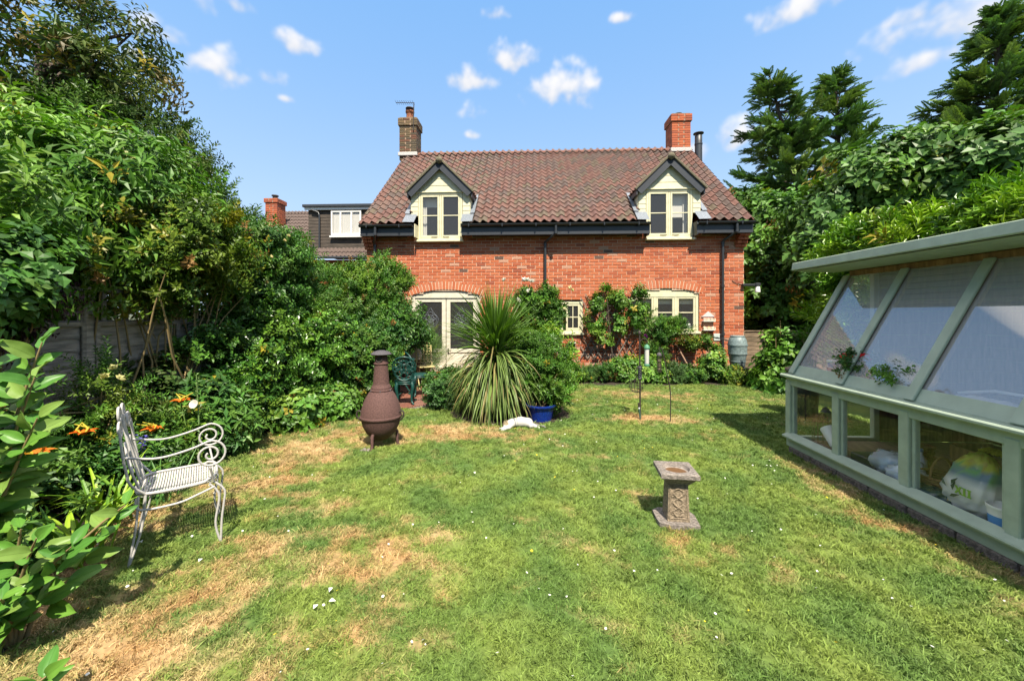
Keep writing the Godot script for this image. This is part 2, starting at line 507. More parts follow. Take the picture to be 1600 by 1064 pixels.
func make_house() -> void:
	rng.seed = 11
	var H := thing("brick_house", "two storey red brick cottage with pantiled roof and two cream dormers", "house", Vector3(1.12, 0, -10.33), TURN)
	for c in BRICKS: brick_mat.append(M.brick.duplicate()); brick_mat[-1].albedo_color = lin(c[0], c[1], c[2]); brick_mat[-1].resource_name = "brick"
	for c in TILES: tile_mat.append(M.tile.duplicate()); tile_mat[-1].albedo_color = lin(c[0], c[1], c[2]); tile_mat[-1].resource_name = "tile"
	# --- front wall: mortar body with openings, bricks standing 7 mm proud
	var wg := Geo.new()
	var course := 0.0815
	var rows := 45
	var list := []
	for r in rows:
		var v0 := r * course
		var vm := v0 + course * 0.5
		for s in gaps_at(vm, 0.0):
			wg.box(Vector3((s[0] + s[1]) * 0.5, vm, -0.135), Vector3(s[1] - s[0], course, 0.25))
		for s in gaps_at(vm, 0.22):
			var step := 0.236
			var off := -5.0 + (step * 0.5 if r % 2 else 0.0) - step
			var x := off + rf(-0.006, 0.006)
			while x < s[1]:
				var a := maxf(x + 0.006, s[0])
				var b := minf(x + step - 0.006 + rf(-0.004, 0.004), s[1])
				if b - a > 0.035:
					list.append([a, b, v0 + 0.0065, v0 + course - 0.0065, brick_color((a + b) * 0.5, vm), rf(-0.002, 0.0025)])
				x += step
	var wall := part("wall", wg, M.mortar, H)
	# the 300 bricks nearest the camera one by one, the others joined
	var near := func(q): return Vector3((q[0] + q[1]) * 0.5 + 1.12, (q[2] + q[3]) * 0.5 - 1.6, 10.33 - (q[0] + q[1]) * 0.5 * 0.047).length()
	list.sort_custom(func(p, q): return near.call(p) < near.call(q))
	var rest := []
	for c in BRICKS.size(): rest.append(Geo.new())
	var shared := {}
	for k in list.size():
		var q: Array = list[k]
		var wd: float = snappedf(q[1] - q[0], 0.002)
		if k < 300:
			if not shared.has(wd): shared[wd] = bxg(Vector3.ZERO, Vector3(wd, q[3] - q[2], 0.1), 0.003).mesh()
			var o := part("brick", shared[wd], brick_mat[q[4]], wall)
			o.position = Vector3((q[0] + q[1]) * 0.5, (q[2] + q[3]) * 0.5, -0.05 + q[5])
		else:
			rest[q[4]].box(Vector3((q[0] + q[1]) * 0.5, (q[2] + q[3]) * 0.5, -0.05 + q[5]), Vector3(q[1] - q[0], q[3] - q[2], 0.1), 0.003)
	for c in BRICKS.size():
		if rest[c].v.size(): part("brickwork", rest[c], brick_mat[c], wall, "stuff")
	# arches of bricks on end
	for o in [OPEN[0], OPEN[1]]:
		var n := int((o[1] - o[0] + 0.16) / 0.081)
		for k in n:
			var f := (k + 0.5) / n
			var u: float = lerpf(o[0] - 0.08, o[1] + 0.08, f)
			var half: float = (o[1] - o[0]) * 0.5
			var mid: float = (o[0] + o[1]) * 0.5
			var slope: float = -2.0 * o[4] * (u - mid) / (half * half)
			var g := Geo.new()
			var y: float = o[3] + o[4] * (1.0 - pow((u - mid) / half, 2))
			var lean := atan(slope) * 1.0 - (u - mid) * 0.10
			g.t = Transform3D(Basis(Vector3(0, 0, 1), lean), Vector3(u, y, -0.048))
			g.box(Vector3(0, 0.118, 0), Vector3(0.068, 0.218, 0.104), 0.003)
			part("arch_brick", g, brick_mat[[0, 2, 4, 1, 5][rng.randi_range(0, 4)]], wall)
		var ag := Geo.new()   # mortar bed behind the arch bricks
		var poly := PackedVector2Array()
		for k in 13: poly.append(Vector2(lerpf(o[0] - 0.06, o[1] + 0.06, k / 12.0), arch_y(o, lerpf(o[0], o[1], k / 12.0)) + 0.005))
		for k in 13: poly.append(Vector2(lerpf(o[1] + 0.07, o[0] - 0.07, k / 12.0), arch_y(o, lerpf(o[1], o[0], k / 12.0)) + 0.225))
		ag.prism(poly, -0.2, -0.006)
		part("arch_mortar", ag, M.mortar, wall)
	# corbelled brick kneelers under the ends of the eaves
	for s in [-1, 1]:
		var e := 4.8 if s > 0 else -5.0
		for k in 5:
			var d := 0.06 + k * 0.06
			for j in 2:
				var o := part("corbel_brick", bxg(Vector3.ZERO, Vector3(0.118, 0.07, d), 0.003), brick_mat[rng.randi_range(0, 4)], wall)
				o.position = Vector3(e - s * (0.05 + j * 0.13) + s * 0.02, 3.33 + k * 0.0815, d * 0.5 + 0.004)
	# side and back walls, gables, floors and inner partitions
	var sg := Geo.new()
	for e in [-4.865, 4.665]:
		var poly := PackedVector2Array([Vector2(0.262, 0), Vector2(7.2, 0), Vector2(7.2, 3.65), Vector2(3.5, 6.95), Vector2(0.262, 4.0)])
		sg.t = Transform3D(Basis(Vector3(0, 0, -1), Vector3(0, 1, 0), Vector3(1, 0, 0)), Vector3(e, 0, 0))
		sg.prism(poly, -0.125, 0.125)
	sg.t = Transform3D()
	sg.box(Vector3(-0.1, 1.85, -7.1), Vector3(9.2, 3.7, 0.25))
	part("side_wall", sg, brick_mat[0], H)
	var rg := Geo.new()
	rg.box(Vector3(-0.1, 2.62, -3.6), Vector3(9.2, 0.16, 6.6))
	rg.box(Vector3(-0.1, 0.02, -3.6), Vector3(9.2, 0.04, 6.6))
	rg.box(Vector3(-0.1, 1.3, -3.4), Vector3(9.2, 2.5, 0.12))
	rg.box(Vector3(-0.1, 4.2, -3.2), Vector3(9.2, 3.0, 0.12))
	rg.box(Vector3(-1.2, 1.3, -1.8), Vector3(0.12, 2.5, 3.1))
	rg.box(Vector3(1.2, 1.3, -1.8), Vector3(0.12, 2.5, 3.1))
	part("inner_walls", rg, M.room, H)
	make_roof(H)
	make_front(H)
	make_dormer(H, -3.015, "left")
	make_dormer(H, 2.925, "right")
	make_chimneys(H)

func roof_pt(u: float, s: float, lift := 0.0) -> Vector3:
	# s metres up the slope from the eave
	var a := deg_to_rad(40.7)
	return Vector3(u, 3.90 + s * sin(a) + lift * cos(a), 0.36 - s * cos(a) + lift * sin(a))
func pantile() -> ArrayMesh:
	var g := Geo.new()
	var k := 10
	var l := 0.33
	var top := []
	for e in 2:
		for j in k + 1:
			var f := float(j) / k
			var x := -0.118 + f * 0.236
			var ph := (x / 0.22) * TAU
			var z := 0.030 + 0.036 * sin(ph + 0.6) + 0.008 * sin(2.0 * ph + 0.9)
			top.append(Vector3(x, e * l, z + (0.030 if e == 0 else 0.0)))
	var base := g.v.size()
	for e in 2:
		for j in k + 1:
			var a: Vector3 = top[maxi(j - 1, 0)]
			var b: Vector3 = top[mini(j + 1, k)]
			g.vert(top[e * (k + 1) + j], Vector3(-(b.z - a.z), 0.06, b.x - a.x))
	for j in k:
		var a := base + j
		g.i.append_array([a, a + k + 2, a + 1, a, a + k + 1, a + k + 2])
	for j in k:
		var a: Vector3 = top[j]
		var b: Vector3 = top[j + 1]
		var d := Vector3(0, 0.004, -0.017)
		g.quad(a + d, b + d, b, a)
		g.quad(b + d, a + d, a + d + Vector3(0, l, -0.02), b + d + Vector3(0, l, -0.02))
	return g.mesh()

func make_roof(H: Node3D) -> void:
	var a := deg_to_rad(40.7)
	var g := Geo.new()   # the deck below the tiles, front and back slopes, cut at the dormers
	var spans := [[-5.02, -3.75], [-2.28, 2.19], [3.66, 4.82]]
	for s in spans: g.quad(roof_pt(s[0], 0.06), roof_pt(s[1], 0.06), roof_pt(s[1], 5.02), roof_pt(s[0], 5.02))
	for s in [[-3.75, -2.28], [2.19, 3.66]]: g.quad(roof_pt(s[0], 1.9), roof_pt(s[1], 1.9), roof_pt(s[1], 5.02), roof_pt(s[0], 5.02))
	g.quad(roof_pt(4.82, 5.02), roof_pt(4.82, 5.02) + Vector3(0, -3.4, -3.9), roof_pt(-5.02, 5.02) + Vector3(0, -3.4, -3.9), roof_pt(-5.02, 5.02))
	var roof := part("roof", g, M.timber_dark, H)
	var mesh := pantile()
	var xf := []
	var gauge := 5.06 / 19.5
	var basis := Basis(Vector3(1, 0, 0), Vector3(0, sin(a), -cos(a)), Vector3(0, cos(a), sin(a)))
	for r in 20:
		for k in 45:
			var u := -5.04 + 0.11 + k * 0.2196
			var s := r * gauge - 0.02
			var y := 3.90 + s * sin(a)
			var skip := false
			for uc in [-3.015, 2.925]:
				var du := absf(u - uc)
				if du < 0.80 and y + 0.12 < 5.55 - du * 0.98: skip = true
				if du < 0.92 and y < 4.10: skip = true
			if r == 19: s = 5.06 - 0.20
			if skip: continue
			var tilt := Basis(Vector3(0, 0, 1), rf(-0.012, 0.012)) * Basis(Vector3(1, 0, 0), rf(-0.008, 0.008))
			xf.append([Transform3D(basis * tilt, roof_pt(u + rf(-0.003, 0.003), s, 0.002 + (0.022 if r == 19 else 0.0))), rng.randi_range(0, TILES.size() - 1)])
	xf.sort_custom(func(p, q): return (p[0].origin + Vector3(1.12, -1.6, -10.33)).length() < (q[0].origin + Vector3(1.12, -1.6, -10.33)).length())
	var rest := []
	var cols := []
	for k in xf.size():
		if k < 300:
			part("roof_tile", mesh, tile_mat[xf[k][1]], roof).transform = xf[k][0]
		else:
			rest.append(xf[k][0]); cols.append(Color(TILES[xf[k][1]][0], TILES[xf[k][1]][1], TILES[xf[k][1]][2]))
	scatter("upper_roof_tiles", mesh, M.tile, rest, cols, roof)
	# ridge tiles
	for k in 29:
		var rt := Geo.new()
		var x0 := -4.58 + k * 0.31
		if x0 + 0.3 > 4.42: break
		var pts := []
		for j in 9:
			var an := PI * j / 8.0
			pts.append(Vector2(cos(an) * 0.125, sin(an) * 0.11))
		for j in range(8, -1, -1):
			pts.append(pts[j] * 0.86)
		rt.t = Transform3D(Basis(Vector3(0, 0, -1), Vector3(0, 1, 0), Vector3(1, 0, 0)), Vector3(x0 + 0.152, 7.16 + rf(-0.004, 0.004), -3.47))
		rt.prism(PackedVector2Array(pts), -0.150, 0.150)
		part("ridge_tile", rt, M.tile_ridge, roof)
	var bed := Geo.new()
	bed.box(Vector3(0, 7.14, -3.37), Vector3(9.0, 0.05, 0.04))
	part("ridge_mortar", bed, M.moss_cement, roof)
	# verge mortar along the gable edges
	for u in [-5.035, 4.835]:
		var vg := Geo.new()
		vg.beam(roof_pt(u, 0.02, -0.03), roof_pt(u, 5.0, -0.03), 0.05, 0.07, Vector3(0, 0.76, 0.65))
		part("verge", vg, M.tile_ridge, roof)

func make_front(H: Node3D) -> void:
	# fascia boards, gutters, downpipes
	for s in [[-5.04, -3.64], [-2.40, 2.35], [3.50, 4.86]]:
		part("fascia", bxg(Vector3((s[0] + s[1]) * 0.5, 3.715, 0.30), Vector3(s[1] - s[0] - (0.5 if s[1] > 4 else 0.0) * 0.0, 0.23, 0.025), 0.004), M.black, H)
		var sf := bxg(Vector3((s[0] + s[1]) * 0.5, 3.625, 0.147), Vector3(s[1] - s[0] - 0.5, 0.02, 0.28))
		part("soffit", sf, M.black, H)
		var g := Geo.new()
		var prof := []
		for j in 9: prof.append(Vector2(cos(PI + PI * j / 8.0) * 0.058, sin(PI + PI * j / 8.0) * 0.058))
		for j in range(8, -1, -1): prof.append(prof[j] * 0.93)
		g.t = Transform3D(Basis(Vector3(0, 0, -1), Vector3(0, 1, 0), Vector3(1, 0, 0)), Vector3((s[0] + s[1]) * 0.5, 3.87, 0.376))
		g.prism(PackedVector2Array(prof), -(s[1] - s[0]) * 0.5, (s[1] - s[0]) * 0.5)
		part("gutter", g, M.plastic_black, H)
		for k in int((s[1] - s[0]) / 0.85) + 1:
			part("gutter_bracket", bxg(Vector3(s[0] + 0.2 + k * 0.85, 3.835, 0.372), Vector3(0.03, 0.09, 0.13), 0.01), M.plastic_black, H)
	for d in [[-4.62, -4.75, 0.3], [0.0, -0.255, 0.25], [4.44, 4.24, 0.05]]:
		var g := Geo.new()
		g.tube([Vector3(d[0], 3.82, 0.376), Vector3(d[0], 3.66, 0.376), Vector3(d[0], 3.63, 0.36), Vector3(d[1], 3.44, 0.10), Vector3(d[1], 3.40, 0.07), Vector3(d[1], d[2], 0.07)], 0.034, 10)
		var p := part("downpipe", g, M.plastic_black, H)
		for y in [3.64, 3.40, 2.3, 1.36, 1.08]:
			var c := Geo.new()
			var z := 0.376 if y > 3.5 else 0.07
			var x: float = d[0] if y > 3.5 else d[1]
			c.tube([Vector3(x, y - 0.035, z), Vector3(x, y + 0.035, z)], 0.044, 10)
			part("collar", c, M.plastic_black, p)
	# --- french doors
	var D := Node3D.new(); D.name = "french_doors"; H.add_child(D, true)
	var o: Array = OPEN[0]
	var fg := Geo.new()
	fg.box(Vector3(o[0] + 0.045, 1.03, -0.09), Vector3(0.085, 2.06, 0.09), 0.006)
	fg.box(Vector3(o[1] - 0.045, 1.03, -0.09), Vector3(0.085, 2.06, 0.09), 0.006)
	var poly := PackedVector2Array([Vector2(o[0], 2.015), Vector2(o[1], 2.015)])
	for k in 15: poly.append(Vector2(lerpf(o[1], o[0], k / 14.0), arch_y(o, lerpf(o[1], o[0], k / 14.0)) + 0.004))
	fg.prism(poly, -0.13, -0.042)
	part("door_frame", fg, M.cream_door, D)
	part("threshold", bxg(Vector3(-2.88, 0.025, 0.03), Vector3(1.95, 0.05, 0.36), 0.008), brick_mat[1], D)
	for s in [-1, 1]:
		var x0 := -3.71 if s < 0 else -2.872
		var x1 := -2.888 if s < 0 else -2.05
		var leaf := Geo.new()
		frame_rect(leaf, x0, x1, 0.06, 2.01, 0.105, -0.115, -0.068, 0.15)
		leaf.box(Vector3((x0 + x1) * 0.5, 0.615, -0.09), Vector3(x1 - x0 - 0.21, 0.10, 0.044), 0.006)
		leaf.box(Vector3((x0 + x1) * 0.5, 0.39, -0.098), Vector3(x1 - x0 - 0.21, 0.37, 0.02))
		leaf.box(Vector3((x0 + x1) * 0.5, 0.39, -0.086), Vector3(x1 - x0 - 0.33, 0.24, 0.012), 0.005)
		var dn := part("door", leaf, M.cream_door, D)
		pane(dn, x0 + 0.105, x1 - 0.105, 0.665, 1.905, -0.09, M.glass)
		# leaded ornament: interlaced lines in a pointed drop
		var lg := Geo.new()
		var c := Vector3((x0 + x1) * 0.5, 1.44, -0.084)
		var ol := []
		for k in 32:
			var an := TAU * k / 32.0
			var rr := 0.205
			var p := Vector3(sin(an) * rr, -cos(an) * rr, 0)
			if p.y > 0.06:
				var f := (p.y - 0.06) / 0.145
				p = Vector3(p.x * (1.0 - f * 0.25), 0.06 + (0.205 - absf(p.x)) * 1.25, 0)
			ol.append(c + p)
		lg.tube(ol, 0.0045, 4, true)
		for q in [[0.0, 0.02, 0.10], [0.08, -0.04, 0.085], [-0.08, -0.04, 0.085], [0.0, -0.10, 0.085], [0.09, 0.06, 0.07], [-0.09, 0.06, 0.07], [0.0, 0.14, 0.065], [0.0, -0.02, 0.05]]:
			var ring := []
			for k in 16: ring.append(c + Vector3(q[0] + sin(TAU * k / 16.0) * q[2], q[1] + cos(TAU * k / 16.0) * q[2], 0))
			lg.tube(ring, 0.0038, 4, true)
		part("leaded_ornament", lg, M.lead, dn)
		if s > 0:
			var hg := Geo.new()
			hg.tube([Vector3(x0 + 0.05, 0.62, -0.07), Vector3(x0 + 0.05, 0.62, -0.02), Vector3(x0 + 0.13, 0.615, -0.015)], 0.011, 6)
			hg.box(Vector3(x0 + 0.05, 0.60, -0.063), Vector3(0.035, 0.16, 0.01), 0.003)
			part("door_handle", hg, M.iron_dark, dn)
	# --- three light kitchen window
	var W := Node3D.new(); W.name = "kitchen_window"; H.add_child(W, true)
	o = OPEN[1]
	fg = Geo.new()
	fg.box(Vector3(o[0] + 0.04, 1.60, -0.08), Vector3(0.075, 1.06, 0.09), 0.006)
	fg.box(Vector3(o[1] - 0.04, 1.60, -0.08), Vector3(0.075, 1.06, 0.09), 0.006)
	poly = PackedVector2Array([Vector2(o[0], 2.03), Vector2(o[1], 2.03)])
	for k in 13: poly.append(Vector2(lerpf(o[1], o[0], k / 12.0), arch_y(o, lerpf(o[1], o[0], k / 12.0)) + 0.004))
	fg.prism(poly, -0.125, -0.035)
	for x in [2.575, 3.105]: fg.box(Vector3(x, 1.60, -0.082), Vector3(0.07, 0.85, 0.085), 0.006)
	part("window_frame", fg, M.cream, W)
	part("window_sill", bxg(Vector3(2.85, 1.115, -0.02), Vector3(1.70, 0.065, 0.20), 0.01), M.cream, W)
	for s in [[2.10, 2.54], [2.61, 3.07], [3.14, 3.60]]: casement(W, s[0], s[1], 1.15, 2.03, -0.07, M.cream, [0.54])
	part("roller_blind", bxg(Vector3(2.85, 1.96, -0.16), Vector3(1.5, 0.22, 0.01)), M.blind, W)
	var jar := Geo.new(); jar.t.origin = Vector3(3.47, 1.15, -0.2)
	jar.lathe([Vector2(0, 0), Vector2(0.062, 0), Vector2(0.066, 0.19), Vector2(0.062, 0.195), Vector2(0.058, 0.01), Vector2(0, 0.01)], 16)
	part("utensil_pot", jar, M.white, W)
	# --- small window by the rose
	W = Node3D.new(); W.name = "small_window"; H.add_child(W, true)
	fg = Geo.new()
	frame_rect(fg, -0.215, 0.725, 1.09, 1.92, 0.07, -0.12, -0.035)
	part("window_frame", fg, M.cream, W)
	part("window_sill", bxg(Vector3(0.255, 1.075, -0.02), Vector3(0.99, 0.06, 0.19), 0.01), M.cream, W)
	casement(W, -0.14, 0.22, 1.165, 1.845, -0.07, M.cream, [0.5], true)
	casement(W, 0.29, 0.65, 1.165, 1.845, -0.07, M.cream, [0.5], true)
	# wall fittings: extractor vent with cowl, and lamp on an arm at the corner
	var v := Geo.new()
	v.t = Transform3D(Basis(Vector3(1, 0, 0), PI / 2), Vector3(0.46, 0.76, 0.0))
	v.lathe([Vector2(0.045, 0), Vector2(0.07, 0.02), Vector2(0.07, 0.08), Vector2(0.055, 0.085), Vector2(0.055, 0.02), Vector2(0, 0.02)], 16)
	var vo := part("boiler_flue", v, M.iron_dark, H)
	part("flue_hood", bxg(Vector3(0.45, 0.845, 0.045), Vector3(0.17, 0.035, 0.09), 0.012), M.white, vo)
	var lg2 := Geo.new()
	lg2.box(Vector3(4.78, 2.325, 0.05), Vector3(0.10, 0.06, 0.10), 0.01)
	lg2.beam(Vector3(4.80, 2.325, 0.06), Vector3(5.13, 2.325, 0.06), 0.05, 0.06, Vector3.UP, 0.01)
	lg2.box(Vector3(5.10, 2.33, 0.06), Vector3(0.13, 0.09, 0.11), 0.02)
	var lo := part("wall_lamp", lg2, M.plastic_black, H)
	var gl := Geo.new(); gl.t.origin = Vector3(5.105, 2.13, 0.06)
	gl.lathe([Vector2(0, 0), Vector2(0.055, 0.0), Vector2(0.062, 0.02), Vector2(0.05, 0.15), Vector2(0, 0.152)], 14)
	part("lamp_shade", gl, M.white, lo)
	var cb := Geo.new()
	cb.tube([Vector3(4.50, 2.44, 0.012), Vector3(4.55, 2.40, 0.012), Vector3(4.62, 2.36, 0.012), Vector3(4.74, 2.335, 0.012)], 0.007, 5)
	part("lamp_cable", cb, M.iron_dark, lo)

func make_dormer(H: Node3D, uc: float, side: String) -> void:
	var D := Node3D.new(); D.name = "dormer"; H.add_child(D, true)
	D.position = Vector3(uc, 0, 0)
	var hw := 0.585
	# window: frame, two casements, sill
	var fg := Geo.new()
	frame_rect(fg, -hw, hw, 3.53, 4.79, 0.06, -0.07, 0.02, 0.07)
	fg.box(Vector3(0, 4.16, -0.03), Vector3(0.05, 1.12, 0.075), 0.005)
	part("window_frame", fg, M.cream, D)
	part("window_sill", bxg(Vector3(0, 3.505, 0.03), Vector3(1.24, 0.06, 0.20), 0.012), M.cream, D)
	var c0 := Node3D.new(); c0.name = "casement"; D.add_child(c0, true)
	casement(c0, -hw + 0.065, -0.03, 3.605, 4.725, -0.015, M.cream, [0.52])
	casement(c0, 0.03, hw - 0.065, 3.605, 4.725, -0.015, M.cream, [0.52])
	for s in [-1, 1]:
		var st := Geo.new()
		st.tube([Vector3(s * 0.07, 3.625, 0.03), Vector3(s * 0.16, 3.62, 0.035), Vector3(s * 0.24, 3.625, 0.03)], 0.009, 5)
		part("window_stay", st, M.iron_dark, D)
	var cu := Geo.new()
	for s in ([-1] if side == "left" else [1]):
		for k in 5: cu.box(Vector3(s * (0.50 - k * 0.022), 4.15, -0.16 - (k % 2) * 0.02), Vector3(0.02, 1.2, 0.02))
	if side == "right": cu.box(Vector3(0.28, 4.42, -0.18), Vector3(0.44, 0.62, 0.01))
	else: cu.box(Vector3(-0.28, 4.58, -0.18), Vector3(0.44, 0.26, 0.01))
	part("curtain", cu, M.curtain, D)
	# boxed surround behind the boards
	var bg := Geo.new()
	for s in [-1, 1]: bg.box(Vector3(s * 0.685, 4.49, -0.05), Vector3(0.18, 0.62, 0.08))
	bg.prism(PackedVector2Array([Vector2(-0.80, 4.795), Vector2(0.80, 4.795), Vector2(0, 5.56)]), -0.10, -0.02)
	for s in [-1, 1]:
		var poly := PackedVector2Array([Vector2(0.03, 4.14), Vector2(0.80, 4.82), Vector2(0.03, 4.82)])
		bg.t = Transform3D(Basis(Vector3(0, 0, -1), Vector3(0, 1, 0), Vector3(1, 0, 0)), Vector3(s * 0.765, 0, 0))
		bg.prism(poly, -0.012, 0.012)
	bg.t = Transform3D()
	part("dormer_wall", bg, M.cream, D)
	for s in [-1, 1]:
		for k in 5:
			var y := 4.18 + k * 0.124
			var wb := Geo.new()
			wb.t = Transform3D(Basis(Vector3(1, 0, 0), -0.07), Vector3(s * 0.687, y + 0.062, 0.006))
			wb.box(Vector3.ZERO, Vector3(0.185, 0.128, 0.02), 0.004)
			part("weatherboard", wb, M.cream, D)
		for k in 5:   # boards on the cheek, running back along the slope
			var y := 4.24 + k * 0.124
			var back := (y - 4.12) / 0.86
			var wb := Geo.new()
			wb.t = Transform3D(Basis(Vector3(0, 0, 1), s * 0.07), Vector3(s * 0.788, y, -back * 0.5 - 0.01))
			wb.box(Vector3.ZERO, Vector3(0.018, 0.128, back), 0.003)
			part("weatherboard", wb, M.cream, D)
	for k in 4:
		var y0 := 4.80 + k * 0.175
		var w0 := 0.80 - (y0 - 4.80) * 1.03
		var w1 := maxf(0.01, w0 - 0.18)
		var wb := Geo.new()
		wb.t = Transform3D(Basis(Vector3(1, 0, 0), -0.05), Vector3(0, y0, 0.012))
		wb.prism(PackedVector2Array([Vector2(-w0, 0), Vector2(w0, 0), Vector2(w1, 0.18), Vector2(-w1, 0.18)]), -0.010, 0.010)
		part("weatherboard", wb, M.cream, D)
	part("cill_board", bxg(Vector3(0, 4.80, 0.025), Vector3(1.52, 0.035, 0.05), 0.006), M.cream, D)
	# dormer roof: two tiled slopes with rolls, running back into the main roof
	var ang := atan(0.98)
	for s in [-1, 1]:
		var sl := Geo.new()
		var n := 26
		for r in 5:
			for k in n:
				var z0 := 0.15 - k * 0.075
				var wv := func(z): return 0.028 * sin((0.15 - z) / 0.22 * TAU) + 0.028
				var d0 := r * 0.25
				var d1 := d0 + 0.27
				var p := func(d, z, lift): return Vector3(s * (0.86 - d * cos(ang)) + s * (lift + wv.call(z)) * sin(ang), 4.765 + d * sin(ang) + (lift + wv.call(z)) * cos(ang), z)
				var a: Vector3 = p.call(d0, z0, 0.022); var b: Vector3 = p.call(d0, z0 - 0.075, 0.022)
				var c: Vector3 = p.call(d1, z0 - 0.075, 0.0); var d: Vector3 = p.call(d1, z0, 0.0)
				if 4.765 + d1 * sin(ang) < 3.9 + (0.36 - z0) * 0.86 - 0.25: continue
				if s > 0: sl.quad(a, b, c, d)
				else: sl.quad(b, a, d, c)
		part("dormer_tiles", sl, tile_mat[1], D, "stuff")
		# bargeboard, verge edge and soffit
		var u0 := Vector3(s * 0.86, 4.765, 0.0)
		var u1 := Vector3(0, 4.765 + 0.86 * 0.98, 0.0)
		var bb := Geo.new()
		var dn := Vector3(-s * sin(ang), -cos(ang), 0)
		bb.beam(u0 + dn * 0.085 + Vector3(0, 0, 0.125), u1 + dn * 0.085 + Vector3(0, 0.0, 0.125), 0.025, 0.17, -dn, 0.004)
		part("bargeboard", bb, M.black, D)
		var ve := Geo.new()
		ve.beam(u0 - dn * 0.03 + Vector3(s * 0.02, -0.02, 0.148), u1 - dn * 0.03 + Vector3(0, 0, 0.148), 0.06, 0.06, -dn, 0.012)
		part("verge", ve, M.moss_cement, D)
		var so := Geo.new()
		so.beam(u0 + dn * 0.012 + Vector3(0, 0, -0.04), u1 + dn * 0.012 + Vector3(0, 0, -0.04), 0.30, 0.02, -dn)
		part("dormer_soffit", so, M.black, D)
		var ef := Geo.new()   # fascia along the dormer's own eave
		ef.box(Vector3(s * 0.845, 4.70, -0.26), Vector3(0.03, 0.13, 0.75))
		part("dormer_fascia", ef, M.black, D)
		# lead flashing beside the window at the eave and up the cheek
		var lf := Geo.new()
		lf.quad(roof_pt(s * 0.60, 0.0, 0.045), roof_pt(s * 0.90, 0.0, 0.055), roof_pt(s * 0.90, 0.42, 0.055), roof_pt(s * 0.60, 0.42, 0.045)) if s > 0 else lf.quad(roof_pt(s * 0.90, 0.0, 0.055), roof_pt(s * 0.60, 0.0, 0.045), roof_pt(s * 0.60, 0.42, 0.045), roof_pt(s * 0.90, 0.42, 0.055))
		lf.quad(roof_pt(s * 0.80, 0.40, 0.075), roof_pt(s * 0.92, 0.40, 0.085), roof_pt(s * 0.92, 1.5, 0.085), roof_pt(s * 0.80, 1.5, 0.075)) if s > 0 else lf.quad(roof_pt(s * 0.92, 0.40, 0.085), roof_pt(s * 0.80, 0.40, 0.075), roof_pt(s * 0.80, 1.5, 0.075), roof_pt(s * 0.92, 1.5, 0.085))
		part("lead_flashing", lf, M.lead, D)
		part("return_board", bxg(Vector3(s * 0.60, 3.74, 0.15), Vector3(0.025, 0.34, 0.30)), M.cream if side == "left" else M.black, D)
	var rt := Geo.new()
	for k in 5:
		rt.t.origin = Vector3(0, 5.60, 0.0 - k * 0.31)
		rt.tube([Vector3(0, 0, 0.15), Vector3(0, 0, -0.15)], 0.085, 10)
	part("ridge_tile", rt, M.tile_ridge, D)
	var fin := Geo.new(); fin.t.origin = Vector3(0, 5.58, 0.16)
	fin.lathe([Vector2(0.001, -0.09), Vector2(0.08, -0.04), Vector2(0.095, 0.02), Vector2(0.06, 0.08), Vector2(0.001, 0.095)], 10)
	part("ridge_end", fin, M.moss_cement, D)

func brick_stack(parent: Node, x0: float, x1: float, z0: float, z1: float, y0: float, y1: float, pal: Array, grow := 0.0) -> void:
	var n := int(round((y1 - y0) / 0.0815))
	var core := bxg(Vector3((x0 + x1) * 0.5, (y0 + y1) * 0.5, (z0 + z1) * 0.5), Vector3(x1 - x0 - 0.02, y1 - y0, z1 - z0 - 0.02))
	part("stack_core", core, M.old_mortar, parent)
	for r in n:
		var y := y0 + (r + 0.5) * (y1 - y0) / n
		for f in 4:
			var along: float = (x1 - x0) if f < 2 else (z1 - z0 - 0.2)
			var k := 3 if along > 0.45 else 2
			for j in k:
				var l := along / k
				var o := -along * 0.5 + (j + 0.5) * l + (l * 0.16 if r % 2 else -l * 0.16) * (1 if j == 1 or k == 2 else 0)
				var c := Vector3((x0 + x1) * 0.5 + o, y, z1 - 0.05 if f == 0 else z0 + 0.05) if f < 2 else Vector3(x0 + 0.05 if f == 2 else x1 - 0.05, y, (z0 + z1) * 0.5 + o)
				var s := Vector3(l - 0.012, 0.069, 0.1) if f < 2 else Vector3(0.1, 0.069, l - 0.012)
				part("brick", bxg(c, s, 0.003), pal[rng.randi_range(0, pal.size() - 1)], parent)

